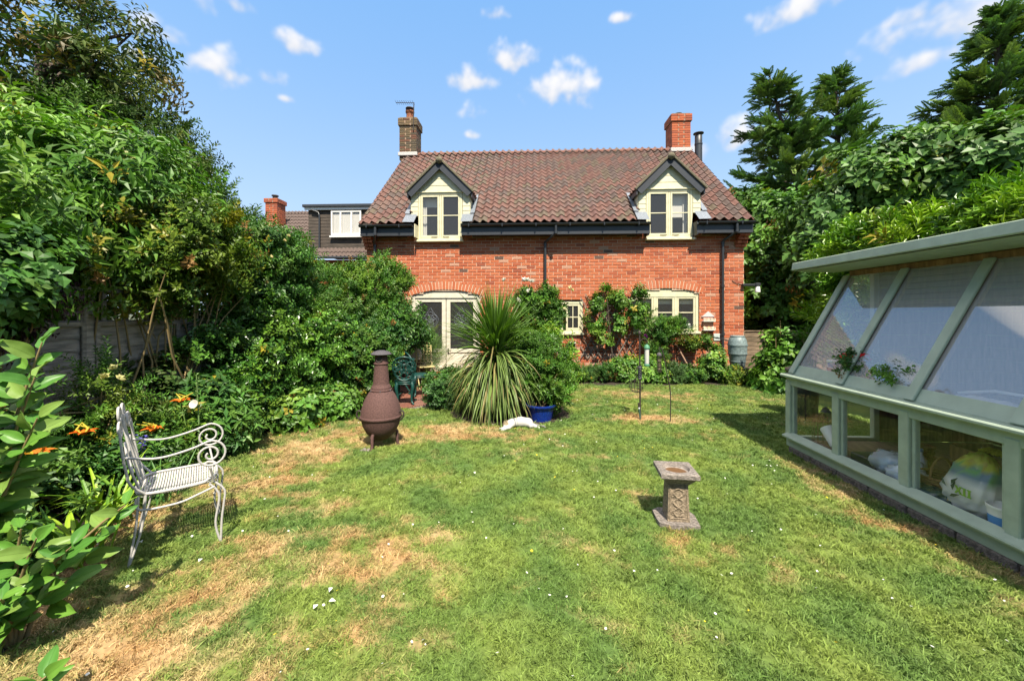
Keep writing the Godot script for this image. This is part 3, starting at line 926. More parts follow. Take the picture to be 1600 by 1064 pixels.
func make_chimneys(H: Node3D) -> void:
	var old := []
	for c in [[0.24, 0.17, 0.09], [0.30, 0.20, 0.10], [0.20, 0.15, 0.09], [0.27, 0.12, 0.07], [0.17, 0.13, 0.085]]:
		var m: StandardMaterial3D = M.brick.duplicate()
		m.albedo_color = lin(c[0], c[1], c[2]); m.albedo_texture = T.lichen
		old.append(m)
	var C := Node3D.new(); C.name = "chimney"; H.add_child(C, true)
	brick_stack(C, -5.21, -4.60, -3.85, -3.24, 6.95, 8.14, old)
	brick_stack(C, -5.25, -4.56, -3.89, -3.20, 8.142, 8.40, old)
	part("flaunching", bxg(Vector3(-4.9, 8.42, -3.545), Vector3(0.6, 0.04, 0.6), 0.015), M.moss_cement, C)
	var pg := Geo.new(); pg.t.origin = Vector3(-4.91, 8.43, -3.5)
	pg.lathe([Vector2(0.15, 0), Vector2(0.125, 0.12), Vector2(0.12, 0.26), Vector2(0.15, 0.27), Vector2(0.155, 0.33), Vector2(0.12, 0.34), Vector2(0.10, 0.30), Vector2(0.10, 0.1)], 18)
	part("chimney_pot", pg, M.pot, C)
	var cw := Geo.new(); cw.t.origin = Vector3(-4.91, 8.77, -3.5)
	cw.lathe([Vector2(0.09, 0), Vector2(0.09, 0.05), Vector2(0.15, 0.06), Vector2(0.15, 0.10), Vector2(0.05, 0.13), Vector2(0, 0.135)], 16)
	part("cowl", cw, M.iron_dark, C)
	part("flashing", bxg(Vector3(-4.9, 7.14, -3.20), Vector3(0.68, 0.13, 0.05), 0.02), M.white_cement, C)
	var ae := Geo.new()
	ae.tube([Vector3(-4.70, 7.95, -3.2), Vector3(-4.68, 8.9, -3.2)], 0.016, 6)
	ae.tube([Vector3(-4.66, 8.90, -3.2), Vector3(-5.35, 8.98, -3.3)], 0.011, 5)
	for k in 9:
		var p := Vector3(-4.70, 8.905, -3.2).lerp(Vector3(-5.33, 8.977, -3.3), k / 8.0)
		ae.tube([p - Vector3(0, 0.0, 0.14), p + Vector3(0, 0.0, 0.14)], 0.006, 4)
	part("aerial", ae, M.iron_dark, C)
	C = Node3D.new(); C.name = "chimney"; H.add_child(C, true)
	brick_stack(C, 4.14, 4.77, -3.92, -3.28, 6.9, 8.10, [brick_mat[0], brick_mat[1], brick_mat[3], brick_mat[6]])
	brick_stack(C, 4.10, 4.81, -3.96, -3.24, 8.102, 8.34, [brick_mat[1], brick_mat[3], brick_mat[6]])
	part("flaunching", bxg(Vector3(4.455, 8.36, -3.6), Vector3(0.62, 0.04, 0.62), 0.015), M.moss_cement, C)
	cw = Geo.new(); cw.t.origin = Vector3(4.455, 8.38, -3.6)
	cw.lathe([Vector2(0.09, 0), Vector2(0.09, 0.07), Vector2(0.06, 0.075), Vector2(0.145, 0.085), Vector2(0.145, 0.11), Vector2(0.05, 0.14), Vector2(0, 0.145)], 16)
	part("cowl", cw, M.iron_dark, C)
	part("flashing", bxg(Vector3(4.44, 7.13, -3.25), Vector3(0.70, 0.14, 0.05), 0.02), M.white_cement, C)
	var fl := Geo.new(); fl.t.origin = Vector3(4.99, 0, -3.2)
	fl.lathe([Vector2(0.115, 0.6), Vector2(0.115, 7.25), Vector2(0.125, 7.25), Vector2(0.125, 7.30), Vector2(0.115, 7.30), Vector2(0.115, 7.55), Vector2(0, 7.55)], 18)
	for y in [4.2, 5.3, 6.4]:
		fl.lathe([Vector2(0.115, y), Vector2(0.128, y + 0.01), Vector2(0.128, y + 0.06), Vector2(0.115, y + 0.07)], 18)
	var fo := part("stove_flue", fl, M.black, H)
	var cap := Geo.new(); cap.t.origin = Vector3(4.99, 7.55, -3.2)
	cap.lathe([Vector2(0.075, 0), Vector2(0.075, 0.06), Vector2(0.165, 0.07), Vector2(0.165, 0.09), Vector2(0.02, 0.13), Vector2(0, 0.13)], 18)
	part("flue_cap", cap, M.black, fo)

# ---------------------------------------------------------------- ground, lawn, beds, patio, fences
var patch := FastNoiseLite.new()
var speck := FastNoiseLite.new()
const DRY := [[-1.7, -2.0, 1.2, 0.8, 0.36], [-2.5, -3.3, 0.8, 0.9, 0.28], [-2.5, -4.7, 0.7, 0.8, 0.55], [-1.9, -5.4, 1.1, 0.4, 0.30], [-0.5, -5.25, 0.9, 0.45, 0.62], [2.4, -7.6, 2.2, 0.75, 0.42], [2.1, -6.0, 0.8, 0.35, 0.75], [2.95, -3.0, 0.22, 1.6, 0.50], [-0.65, -2.55, 0.5, 0.3, 0.42], [1.05, -2.75, 0.3, 0.2, 0.4], [-0.9, -1.7, 0.8, 0.4, 0.15], [-2.9, -2.5, 0.35, 0.9, 0.5], [1.2, -4.4, 0.6, 0.35, 0.15], [0.2, -7.0, 0.4, 0.6, 0.3]]
func dryness(x: float, z: float) -> float:
	var d := 0.05 + 0.42 * patch.get_noise_2d(x * 70.0, z * 110.0) + 0.50 * patch.get_noise_2d(x * 260.0 + 50, z * 320.0)
	for e in DRY:
		var q: float = pow((x - e[0]) / e[2], 2) + pow((z - e[1]) / e[3], 2)
		d += e[4] * exp(-q * 1.1)
	return clampf(d + (0.06 if x < -0.6 else 0.0), 0, 1)
func lawn_color(x: float, z: float, k: float) -> Color:
	var g := Color(0.150, 0.205, 0.034).lerp(Color(0.080, 0.145, 0.024), clampf(0.5 + speck.get_noise_2d(x * 120.0, z * 120.0) * 1.2, 0, 1))
	var s := Color(0.42, 0.30, 0.145).lerp(Color(0.36, 0.205, 0.085), clampf(0.4 + speck.get_noise_2d(x * 90.0 + 300.0, z * 90.0), 0, 1))
	return g.lerp(s, smoothstep(0.25, 0.80, dryness(x, z) + k))
func left_edge(z: float) -> float:
	# where the left border ends and the lawn begins
	var e := [[0.5, -1.6], [-1.2, -1.9], [-1.9, -2.45], [-2.8, -3.05], [-3.8, -3.25], [-4.9, -3.32], [-5.6, -3.0], [-6.6, -2.50], [-9, -2.4]]
	for k in e.size() - 1:
		if z <= e[k][0] and z >= e[k + 1][0]:
			return lerpf(e[k][1], e[k + 1][1], (z - e[k][0]) / (e[k + 1][0] - e[k][0]))
	return -1.6
func on_lawn(x: float, z: float) -> bool:
	if x < left_edge(z) + 0.05 * sin(z * 9.0): return false
	if z > -4.72 and x > 3.36 + z * 0.0 + 0.047 * (-z - 4.6): return false
	if x > 5.3 or z < -8.85 - 0.08 * sin(x * 5.0): return false
	if x < 0.9 and x > -1.1 and pow((x - 0.0) / 1.0, 2) + pow((z + 6.4) / 0.75, 2) < 1.0: return false
	if x <= -1.02 and z < -6.63: return false
	if x < 0.85 and z < -7.6: return false
	return true
func sheet(pts: Array, y: float) -> Geo:
	var g := Geo.new()
	var poly := PackedVector2Array(pts)
	var f := Geometry2D.triangulate_polygon(poly)
	for k in f.size() / 3:
		var a := poly[f[k * 3]]; var b := poly[f[k * 3 + 1]]; var d := poly[f[k * 3 + 2]]
		var p := Vector3(a.x, y, a.y); var q := Vector3(b.x, y, b.y); var r := Vector3(d.x, y, d.y)
		if (q - p).cross(r - p).y > 0: g.tri(p, q, r)
		else: g.tri(p, r, q)
	return g

func make_ground() -> void:
	patch.seed = 3; patch.frequency = 0.01; patch.fractal_octaves = 4
	speck.seed = 9; speck.frequency = 0.01; speck.fractal_octaves = 3
	rng.seed = 5
	var g := Geo.new()
	g.quad(Vector3(-160, 0, 80), Vector3(160, 0, 80), Vector3(160, 0, -260), Vector3(-160, 0, -260))
	struct("ground", g, mat("meadow", lin(0.09, 0.11, 0.035), 1.0, "lichen", 0.5))
	# lawn: the turf's own colours, worn patches and all
	var n := 1024
	var im := Image.create(n, n, false, Image.FORMAT_RGB8)
	for j in n:
		for i in n:
			var x := -5.0 + 11.5 * (i + 0.5) / n
			var z := 3.0 - 13.0 * (1.0 - (j + 0.5) / n)
			if z < -9.2 or z > 1.0 or x < left_edge(z) - 0.4: continue
			var c := lawn_color(x, z, 0.06) * rf(0.55, 0.95)
			im.set_pixel(i, j, Color(c.r, c.g, c.b).linear_to_srgb())
	var lm := StandardMaterial3D.new()
	lm.resource_name = "turf"; lm.albedo_texture = ImageTexture.create_from_image(im); lm.roughness = 1.0
	g = Geo.new()
	g.quad(Vector3(-5, 0.004, 3), Vector3(6.5, 0.004, 3), Vector3(6.5, 0.004, -10), Vector3(-5, 0.004, -10))
	struct("lawn", g, lm)
	var bed := []
	for k in 40:
		var z := 0.4 - k * 0.235
		bed.append(Vector2(left_edge(z) + 0.05 * sin(z * 9.0), z))
	bed.append(Vector2(-4.2, -9.0)); bed.append(Vector2(-4.2, 0.4))
	struct("flower_bed", sheet(bed, 0.008), M.soil)
	bed = []
	for k in 24: bed.append(Vector2(0.85 + k * 0.2, -8.85 - 0.08 * sin((0.85 + k * 0.2) * 5.0)))
	bed.append(Vector2(5.45, -10.2)); bed.append(Vector2(-1.1, -10.35)); bed.append(Vector2(-1.1, -7.6)); bed.append(Vector2(0.85, -7.6))
	struct("flower_bed", sheet(bed, 0.008), M.soil)
	bed = []
	for k in 20: bed.append(Vector2(cos(TAU * k / 20.0) * 1.0, -6.4 + sin(TAU * k / 20.0) * 0.75))
	struct("flower_bed", sheet(bed, 0.0085), M.soil)
	struct("path", sheet([Vector2(5.3, -8.6), Vector2(8.5, -8.6), Vector2(8.5, -10.6), Vector2(5.45, -10.6)], 0.010), M.path)
	# grass blades
	var tufts := []
	for k in 2:
		var tg := Geo.new()
		for b in 15:
			var o := Vector3(rf(-1, 1), 0, rf(-1, 1)) * 0.032
			var d := Vector3(rf(-1, 1), rf(0.35, 1.0), rf(-1, 1)).normalized()
			var s := d.cross(Vector3(rf(-1, 1), 0.3, rf(-1, 1))).normalized() * rf(0.0016, 0.0026)
			var l := rf(0.018, 0.040)
			tg.col = Color.WHITE * rf(0.75, 1.3)
			var m := o + d * l * 0.6
			var tip := o + d * l + Vector3(d.x, -0.1, d.z) * l * 0.35
			tg.quad(o - s, o + s, m + s * 0.8, m - s * 0.8)
			tg.tri(m - s * 0.8, m + s * 0.8, tip)
		tufts.append(tg.mesh())
	var xf := [[], []]
	var cols := [[], []]
	for band in [[0.3, -1.4, 250.0, 1.2], [-1.4, -2.6, 1150.0, 1.0], [-2.6, -3.8, 850.0, 1.08], [-3.8, -5.6, 560.0, 1.2], [-5.6, -9.1, 360.0, 1.35]]:
		var area: float = (band[0] - band[1]) * 9.2
		for k in int(area * band[2]):
			var x := rf(-3.6, 5.6)
			var z := rf(band[1], band[0])
			if absf(x) > 1.34 * -z + 0.4 or not on_lawn(x, z): continue
			var s: float = band[3] * rf(0.75, 1.25)
			var c := lawn_color(x, z, rf(-0.16, 0.16)) * rf(0.9, 1.5)
			c.a = 1.0
			if dryness(x, z) > 0.8 and rng.randf() < 0.45: continue
			var w := k % 2
			xf[w].append(Transform3D(Basis(Vector3.UP, rf(0, TAU)).scaled(Vector3(s, s * rf(0.7, 1.2), s)), Vector3(x, 0.003, z)))
			cols[w].append(c)
	var root := Node3D.new(); root.name = "lawn_grass"; add_child(root)
	tag(root, "short mown grass of the lawn, green with dry straw patches", "grass", "", "stuff")
	for w in 2: scatter("grass_blades", tufts[w], M.grass, xf[w], cols[w], root)
	# longer grass at the lawn's edges and round the feet of posts
	var lx := []; var lc := []
	for k in 2600:
		var x := rf(-3.5, 5.3)
		var z := rf(-9.0, -1.3)
		if not on_lawn(x, z): continue
		var edge := not on_lawn(x + 0.1, z) or not on_lawn(x - 0.1, z) or not on_lawn(x, z - 0.12)
		if not edge: continue
		lx.append(Transform3D(Basis(Vector3.UP, rf(0, TAU)).scaled(Vector3.ONE * rf(1.6, 3.0)), Vector3(x, 0.003, z)))
		lc.append(lawn_color(x, z, -0.3) * rf(1.0, 1.5))
	scatter("edge_grass", tufts[0], M.grass, lx, lc, root)
	# daisies, clover heads, hawkbit and fallen petals
	var fg := Geo.new()
	for k in 7:
		var an := TAU * k / 7.0
		fg.tri(Vector3.ZERO, Vector3(cos(an - 0.4), 0.1, sin(an - 0.4)), Vector3(cos(an + 0.4), 0.12, sin(an + 0.4)))
	var fm := fg.mesh()
	xf = []; cols = []
	for k in 420:
		var x := rf(-3.0, 4.8)
		var z := -pow(rf(1.2, 2.9), 2.0)
		if not on_lawn(x, z): continue
		var s := rf(0.004, 0.0085)
		xf.append(Transform3D(Basis.from_euler(Vector3(rf(-0.5, 0.5), rf(0, 6), rf(-0.5, 0.5))).scaled(Vector3.ONE * s), Vector3(x, rf(0.025, 0.045), z)))
		cols.append(Color(0.75, 0.55, 0.02) if rng.randf() < 0.22 else Color(0.75, 0.74, 0.70))
	var d := scatter("lawn_daisies", fm, M.petal, xf, cols, self)
	tag(d, "tiny white clover and yellow hawkbit heads scattered in the lawn", "flowers")
	for p in [[-1.98, -2.52, "white fallen petal in front of the white chair"], [-0.98, -2.16, "rightmost of three white petals on the lawn below the chiminea"], [-1.05, -2.12, "lowest of three white petals on the lawn below the chiminea"], [-1.03, -2.25, "topmost of three white petals on the lawn below the chiminea"], [-2.55, -2.72, "white fallen petal lying between the legs of the white chair"], [-0.37, -3.9, "white fallen petal lying alone in the middle of the lawn"]]:
		var pg := Geo.new()
		pg.leaf(Vector3(-0.018, 0, 0), Vector3(1, 0.1, 0).normalized(), Vector3.UP, 0.036, 0.026, 0.3)
		var po := part(numbered("fallen_petal"), pg, M.white, self)
		po.position = Vector3(p[0], 0.035, p[1]); po.rotation.y = rf(0, 6)
		tag(po, p[2], "petal", "fallen petals on the lawn")
	make_patio()
	make_fences()

func make_patio() -> void:
	var pat := struct("patio", sheet([Vector2(-3.6, -6.64), Vector2(-1.03, -6.64), Vector2(-1.03, -10.05), Vector2(-3.75, -10.15)], 0.012), M.path)
	var pal := []
	for c in [[0.42, 0.16, 0.10], [0.48, 0.20, 0.13], [0.36, 0.13, 0.085], [0.50, 0.24, 0.17], [0.40, 0.19, 0.14]]:
		var m: StandardMaterial3D = M.paver.duplicate(); m.albedo_color = lin(c[0], c[1], c[2]); m.resource_name = "paver"; pal.append(m)
	var mesh := bxg(Vector3.ZERO, Vector3(0.292, 0.03, 0.292), 0.005).mesh()
	var b := Basis(Vector3.UP, deg_to_rad(38))
	for i in range(-14, 15):
		for j in range(-14, 15):
			var p := b * Vector3(i * 0.303, 0, j * 0.303) + Vector3(-2.3, 0.018 + rf(-0.002, 0.002), -8.35)
			if p.x < -3.5 or p.x > -1.12 or p.z > -6.78 or p.z < -10.0: continue
			var o := part("paving_tile", mesh, pal[rng.randi_range(0, 4)], pat)
			o.transform = Transform3D(b * Basis(Vector3.UP, rf(-0.01, 0.01)), p)

func wavy_slat(l: float, h: float, s: int) -> ArrayMesh:
	# a waney-edged lap board
	var r := RandomNumberGenerator.new(); r.seed = s
	var poly := PackedVector2Array([Vector2(-l * 0.5, h), Vector2(-l * 0.5, 0.0)])
	for k in 13:
		poly.append(Vector2(lerpf(-l * 0.5 + 0.02, l * 0.5 - 0.02, k / 12.0), r.randf_range(-0.018, 0.018)))
	poly.append(Vector2(l * 0.5, 0.0)); poly.append(Vector2(l * 0.5, h))
	var g := Geo.new()
	g.prism(poly, -0.005, 0.005)
	return g.mesh()

func make_fences() -> void:
	# left boundary: weathered lap panels with a slatted top, running away from the camera
	var F := thing("panel_fence", "weathered grey lap panel fence behind the left flower border", "fence", Vector3(-4.25, 0, 0), TURN)
	var sl := []
	for k in 4: sl.append(wavy_slat(1.74, 0.155, 40 + k))
	var tones := []
	for k in 4:
		var m: StandardMaterial3D = M.fence.duplicate(); m.albedo_color = lin(0.33 + 0.04 * k, 0.29 + 0.034 * k, 0.245 + 0.028 * k); m.resource_name = "fence"; tones.append(m)
	var out := Basis(Vector3.UP, PI / 2)   # boards face the lawn
	for p in 5:
		var zc := -1.0 - p * 1.86
		for k in 11:
			var o := part("slat", sl[rng.randi_range(0, 3)], tones[rng.randi_range(0, 3)], F)
			o.transform = Transform3D(out * Basis(Vector3.RIGHT, -0.09), Vector3(0.03, 0.08 + k * 0.13, zc))
		for y in [0.1, 1.50]:
			part("rail", bxg(Vector3(0.045, y, zc), Vector3(0.03, 0.045, 1.74), 0.004), tones[1], F)
		for k in 3:
			part("batten", bxg(Vector3(0.05, 0.80, zc - 0.87 + 0.87 * k), Vector3(0.022, 1.44, 0.04), 0.004), tones[k], F)
		for k in 8:
			part("trellis_bar", bxg(Vector3(0.0, 1.68, zc - 0.77 + k * 0.22), Vector3(0.02, 0.34, 0.035), 0.003), tones[k % 4], F)
		part("trellis_rail", bxg(Vector3(0.018, 1.83, zc), Vector3(0.02, 0.04, 1.8), 0.003), tones[2], F)
		part("post", bxg(Vector3(0.0, 0.93, zc + 0.93), Vector3(0.09, 1.86, 0.09), 0.008), tones[3], F)
	# low lap fence to the right of the house
	F = thing("low_fence", "low brown lap panel fence beside the water butt", "fence", Vector3(5.95, 0, -10.35), TURN)
	for k in 4:
		var m: StandardMaterial3D = M.fence_brown.duplicate(); m.albedo_color = lin(0.17 + 0.03 * k, 0.125 + 0.02 * k, 0.075 + 0.014 * k); m.resource_name = "fence"; tones[k] = m
	for p in 2:
		for k in 9:
			var o := part("slat", sl[rng.randi_range(0, 3)], tones[rng.randi_range(0, 3)], F)
			o.transform = Transform3D(Basis(Vector3.RIGHT, -0.06), Vector3(0.95 + p * 1.83, 0.05 + k * 0.118, 0))
		for x in [0.1, 0.70, 1.30, 1.85]:
			part("batten", bxg(Vector3(x + p * 1.83, 0.58, 0.02), Vector3(0.04, 1.12, 0.022), 0.004), tones[1], F)
		part("rail", bxg(Vector3(0.95 + p * 1.83, 1.145, 0.0), Vector3(1.8, 0.03, 0.05), 0.004), tones[3], F)

# ---------------------------------------------------------------- plants
var S := {}   # twig meshes shared by crowns
func twig(called: String, n: int, ll: float, lw: float, reach: float, jit := 0.25, upright := 0.3, fold := 0.25) -> void:
	# a short shoot with leaves set round it, pointing along +y
	var g := Geo.new()
	for k in n:
		var f := (k + 0.5) / n
		var an := k * 2.4 + rf(-0.4, 0.4)
		var d := Vector3(cos(an), upright + rf(-0.25, 0.35) + f * 0.5, sin(an)).normalized()
		var b := Vector3(0, f * reach, 0) + d * ll * 0.15
		var t := rf(1.0 - jit, 1.0 + jit)
		g.col = Color(t * rf(0.9, 1.12), t, t * rf(0.8, 1.2))
		g.leaf(b, d, Vector3.UP + rv(0.35), ll * rf(0.7, 1.15), lw * rf(0.75, 1.15), fold, rf(0.05, 0.3))
	S[called] = g.mesh()
func frond() -> void:
	# flat feathery spray of a cypress
	var g := Geo.new()
	for k in 26:
		var f := k / 26.0
		var s := 1.0 if k % 2 else -1.0
		var b := Vector3(0, f * 0.62, -0.10 * f * f)
		var l := 0.26 * (1.0 - f * 0.75)
		var d := Vector3(s * 0.8, 0.75, rf(-0.3, 0.2)).normalized()
		var t := rf(0.7, 1.25)
		g.col = Color(t, t, t * rf(0.8, 1.1))
		g.leaf(b, d, Vector3(0, 0.1, 1) + rv(0.4), l, 0.055, 0.2, 0.15)
		g.leaf(b + d * l * 0.4, (d + Vector3(-s * 0.8, 0.5, rf(-0.4, 0.3))).normalized(), Vector3(0, 0.1, 1) + rv(0.4), l * 0.6, 0.045, 0.2, 0.15)
	S.frond = g.mesh()
func make_twigs() -> void:
	rng.seed = 77
	twig("small", 18, 0.048, 0.027, 0.17)
	twig("privet", 16, 0.062, 0.030, 0.20, 0.3, 0.5)
	twig("rose", 14, 0.065, 0.042, 0.19)
	twig("mid", 13, 0.095, 0.050, 0.22)
	twig("long", 12, 0.125, 0.042, 0.22, 0.25, 0.1)
	twig("laurel", 12, 0.155, 0.048, 0.22, 0.22, 0.75, 0.3)
	twig("broad", 11, 0.15, 0.125, 0.32, 0.28, 0.1, 0.12)
	twig("huge", 8, 0.26, 0.23, 0.32, 0.2, 0.1, 0.10)
	twig("vine", 11, 0.085, 0.080, 0.22, 0.25, 0.0, 0.12)
	twig("needle", 34, 0.045, 0.006, 0.30, 0.25, 0.6)
	twig("fine", 26, 0.035, 0.013, 0.16)
	frond()

func pick(pal: Array, lo := 0.8, hi := 1.2) -> Color:
	var a: Array = pal[rng.randi_range(0, pal.size() - 1)]
	var t := rf(lo, hi)
	return Color(a[0] * t, a[1] * t, a[2] * t)
# blobs: [x, y, z, r] or [x, y, z, rx, ry, rz]
func crown(parent: Node, called: String, blobs: Array, clumps: int, cr: float, per: int, mesh: String, m: String, pal: Array, scale := 1.0, up := 0.5, inner := 0.15) -> Array:
	var xf := []; var cols := []; var heads := []
	var wsum := 0.0
	var wts := []
	for b in blobs:
		var r := Vector3(b[3], b[4] if b.size() > 4 else b[3], b[5] if b.size() > 5 else b[3])
		wsum += r.x * r.y + r.y * r.z + r.x * r.z
		wts.append([wsum, Vector3(b[0], b[1], b[2]), r])
	var tries := 0
	while heads.size() < clumps and tries < clumps * 20:
		tries += 1
		var pickw := rf(0, wsum)
		var w: Array = wts[0]
		for q in wts:
			if pickw <= q[0]:
				w = q; break
		var d := rv().normalized()
		var deep := rng.randf() < inner
		var p: Vector3 = w[1] + d * w[2] * (rf(0.35, 0.75) if deep else rf(0.80, 1.02))
		if p.y < cr * 0.5: continue
		var hidden := false
		if not deep:
			for q in wts:
				if q == w: continue
				if ((p - q[1]) / q[2]).length() < 0.72: hidden = true
		if hidden: continue
		heads.append(p)
		var tone := pick(pal, 0.72, 1.25)
		var k := int(per * rf(0.7, 1.3))
		var rr := cr * rf(0.7, 1.3)
		for j in k:
			var o := rv().normalized() * pow(rng.randf(), 0.5)
			var at := p + o * rr * Vector3(1, 0.8, 1)
			if at.y < 0.03: continue
			var dir := (d * 0.7 + o * 0.8 + Vector3.UP * up + rv(0.5)).normalized()
			var x := dir.cross(rv().normalized()).normalized()
			var s := scale * rf(0.75, 1.25)
			xf.append(Transform3D(Basis(x, dir, x.cross(dir)).scaled(Vector3.ONE * s), at))
			var c := tone * rf(0.8, 1.2)
			if rng.randf() < 0.022: c = [Color(0.30, 0.25, 0.03), Color(0.20, 0.11, 0.03), Color(0.24, 0.27, 0.04)][rng.randi_range(0, 2)]
			c.a = 1.0
			cols.append(c)
	scatter(called, S[mesh], M[m], xf, cols, parent)
	return heads
func limbs(parent: Node, base: Vector3, top: Vector3, r: float, heads: Array, n: int, m: String, thin := 0.012) -> void:
	# tapered trunk with boughs reaching out to clumps of leaves
	var g := Geo.new()
	var mid := base.lerp(top, 0.5) + Vector3(rf(-1, 1), 0, rf(-1, 1)) * r * 1.2
	g.tube([base, base.lerp(mid, 0.5), mid, mid.lerp(top, 0.5), top], [r * 1.35, r, r * 0.85, r * 0.6, r * 0.3], 8)
	part("trunk", g, M[m], parent)
	if heads.is_empty(): return
	var b := Geo.new()
	for k in n:
		var h: Vector3 = heads[rng.randi_range(0, heads.size() - 1)]
		var f := rf(0.3, 0.95)
		var a := base.lerp(mid, f * 2.0) if f < 0.5 else mid.lerp(top, f * 2.0 - 1.0)
		var q := a.lerp(h, 0.5) + Vector3(rf(-0.1, 0.1), rf(0.0, 0.2), rf(-0.1, 0.1)) * a.distance_to(h)
		b.tube([a, a.lerp(q, 0.6), q, q.lerp(h, 0.6), h], [thin * 2.2, thin * 1.8, thin * 1.4, thin, thin * 0.5], 5)
	part("branches", b, M[m], parent)

const DARK := [[0.055, 0.115, 0.022], [0.065, 0.130, 0.024], [0.095, 0.125, 0.026], [0.065, 0.10, 0.025]]
const MIDG := [[0.058, 0.155, 0.026], [0.080, 0.185, 0.028], [0.050, 0.130, 0.030], [0.100, 0.195, 0.034]]
const LIGHT := [[0.098, 0.225, 0.026], [0.128, 0.255, 0.032], [0.078, 0.190, 0.026], [0.155, 0.265, 0.034]]
const LIME := [[0.19, 0.33, 0.022], [0.24, 0.37, 0.025], [0.14, 0.28, 0.022], [0.10, 0.22, 0.02]]
const YELLOWY := [[0.150, 0.220, 0.025], [0.110, 0.190, 0.025], [0.26, 0.25, 0.03], [0.085, 0.165, 0.022]]
const CONIF := [[0.13, 0.235, 0.075], [0.165, 0.265, 0.078], [0.11, 0.20, 0.072], [0.22, 0.31, 0.09]]

func bush(called: String, label: String, category: String, blobs: Array, clumps: int, cr: float, per: int, mesh: String, m: String, pal: Array, scale := 1.0, up := 0.5, trunk_r := 0.03, group := "", bark := "bark") -> Node3D:
	# a shrub, hedge or tree whose crown fills the given blobs
	var low := Vector3.ZERO
	var top := Vector3(0, -1, 0)
	for b in blobs:
		low += Vector3(b[0], 0, b[2]) / blobs.size()
		if b[1] > top.y: top = Vector3(b[0], b[1], b[2])
	var o := thing(called, label, category, low, 0, group)
	var loc := []
	for b in blobs:
		var q: Array = b.duplicate(); q[0] -= low.x; q[2] -= low.z; loc.append(q)
	var h := crown(o, "foliage", loc, clumps, cr, per, mesh, m, pal, scale, up)
	limbs(o, Vector3.ZERO, top - low, trunk_r, h, mini(40, int(clumps * 0.3)), bark, maxf(0.005, trunk_r * 0.25))
	return o
func flowers(parent: Node, pts: Array, r: float, c: Color, petals := 9, called := "flower") -> void:
	for p in pts:
		var g := Geo.new()
		g.col = c
		for k in petals:
			var an := TAU * k / petals * 1.62
			var f := float(k) / petals
			var d := Vector3(cos(an) * (0.4 + f), 0.8 - f * 0.7, sin(an) * (0.4 + f)).normalized()
			g.col = c * rf(0.85, 1.08)
			g.leaf(Vector3.ZERO, d, Vector3.UP, r, r * 0.85, 0.3, -0.1)
		var o := part(called, g, M.petal, parent)
		o.position = p
		o.rotation = Vector3(rf(0.4, 1.1), rf(0, 6), 0)

func conifer(label: String, base: Vector3, top: Vector3, rad: float, low: float, n: int, pal: Array, ragged := 0.3, scale := 1.0) -> void:
	var o := thing("cypress_tree", label, "tree", base, 0, "cypress trees behind the hedge")
	var t := top - base
	var g := Geo.new()
	var r := t.length() * 0.016
	g.tube([Vector3.ZERO, t * 0.35 + Vector3(rf(-0.2, 0.2), 0, 0), t * 0.7, t], [r * 1.3, r, r * 0.6, 0.02], 8)
	part("trunk", g, M.bark, o)
	var xf := []; var cols := []
	var bg := Geo.new()
	for k in n:
		var f := low + (1.0 - low) * pow(rng.randf(), 0.85)
		var an := k * 2.4 + rf(-0.5, 0.5)
		var prof := (1.0 - pow(f, 1.6)) * 0.95 + 0.04
		var l := rad * prof * rf(1.0 - ragged, 1.0 + ragged * 0.8)
		var a := t * f
		var d := Vector3(cos(an), rf(0.05, 0.55), sin(an)).normalized()
		var e := a + d * l + Vector3.DOWN * l * 0.12
		bg.tube([a, a.lerp(e, 0.5) + Vector3.UP * l * 0.06, e], [0.035 * scale, 0.022 * scale, 0.008], 4)
		var tone := pick(pal, 0.7, 1.2)
		var m := maxi(3, int(l * 5.5 / scale))
		for j in m:
			var q := 0.25 + 0.78 * (j + rng.randf()) / m
			var p := a.lerp(e, q) + rv(0.10 * scale) + Vector3.UP * sin(q * PI) * l * 0.05
			for w in 3:
				var dd := (d * 1.0 + Vector3.UP * rf(-0.25, 0.55) + rv(0.75)).normalized()
				var x := dd.cross((Vector3.UP + rv(0.6)).normalized()).normalized()
				var s := scale * rf(0.6, 1.15) * (0.65 + 0.35 * prof)
				xf.append(Transform3D(Basis(x, dd, x.cross(dd)).scaled(Vector3.ONE * s), p))
				var c := tone * rf(0.8, 1.2)
				c.a = 1.0
				cols.append(c)
	part("branches", bg, M.bark, o)
	scatter("foliage", S.frond, M.conifer, xf, cols, o)

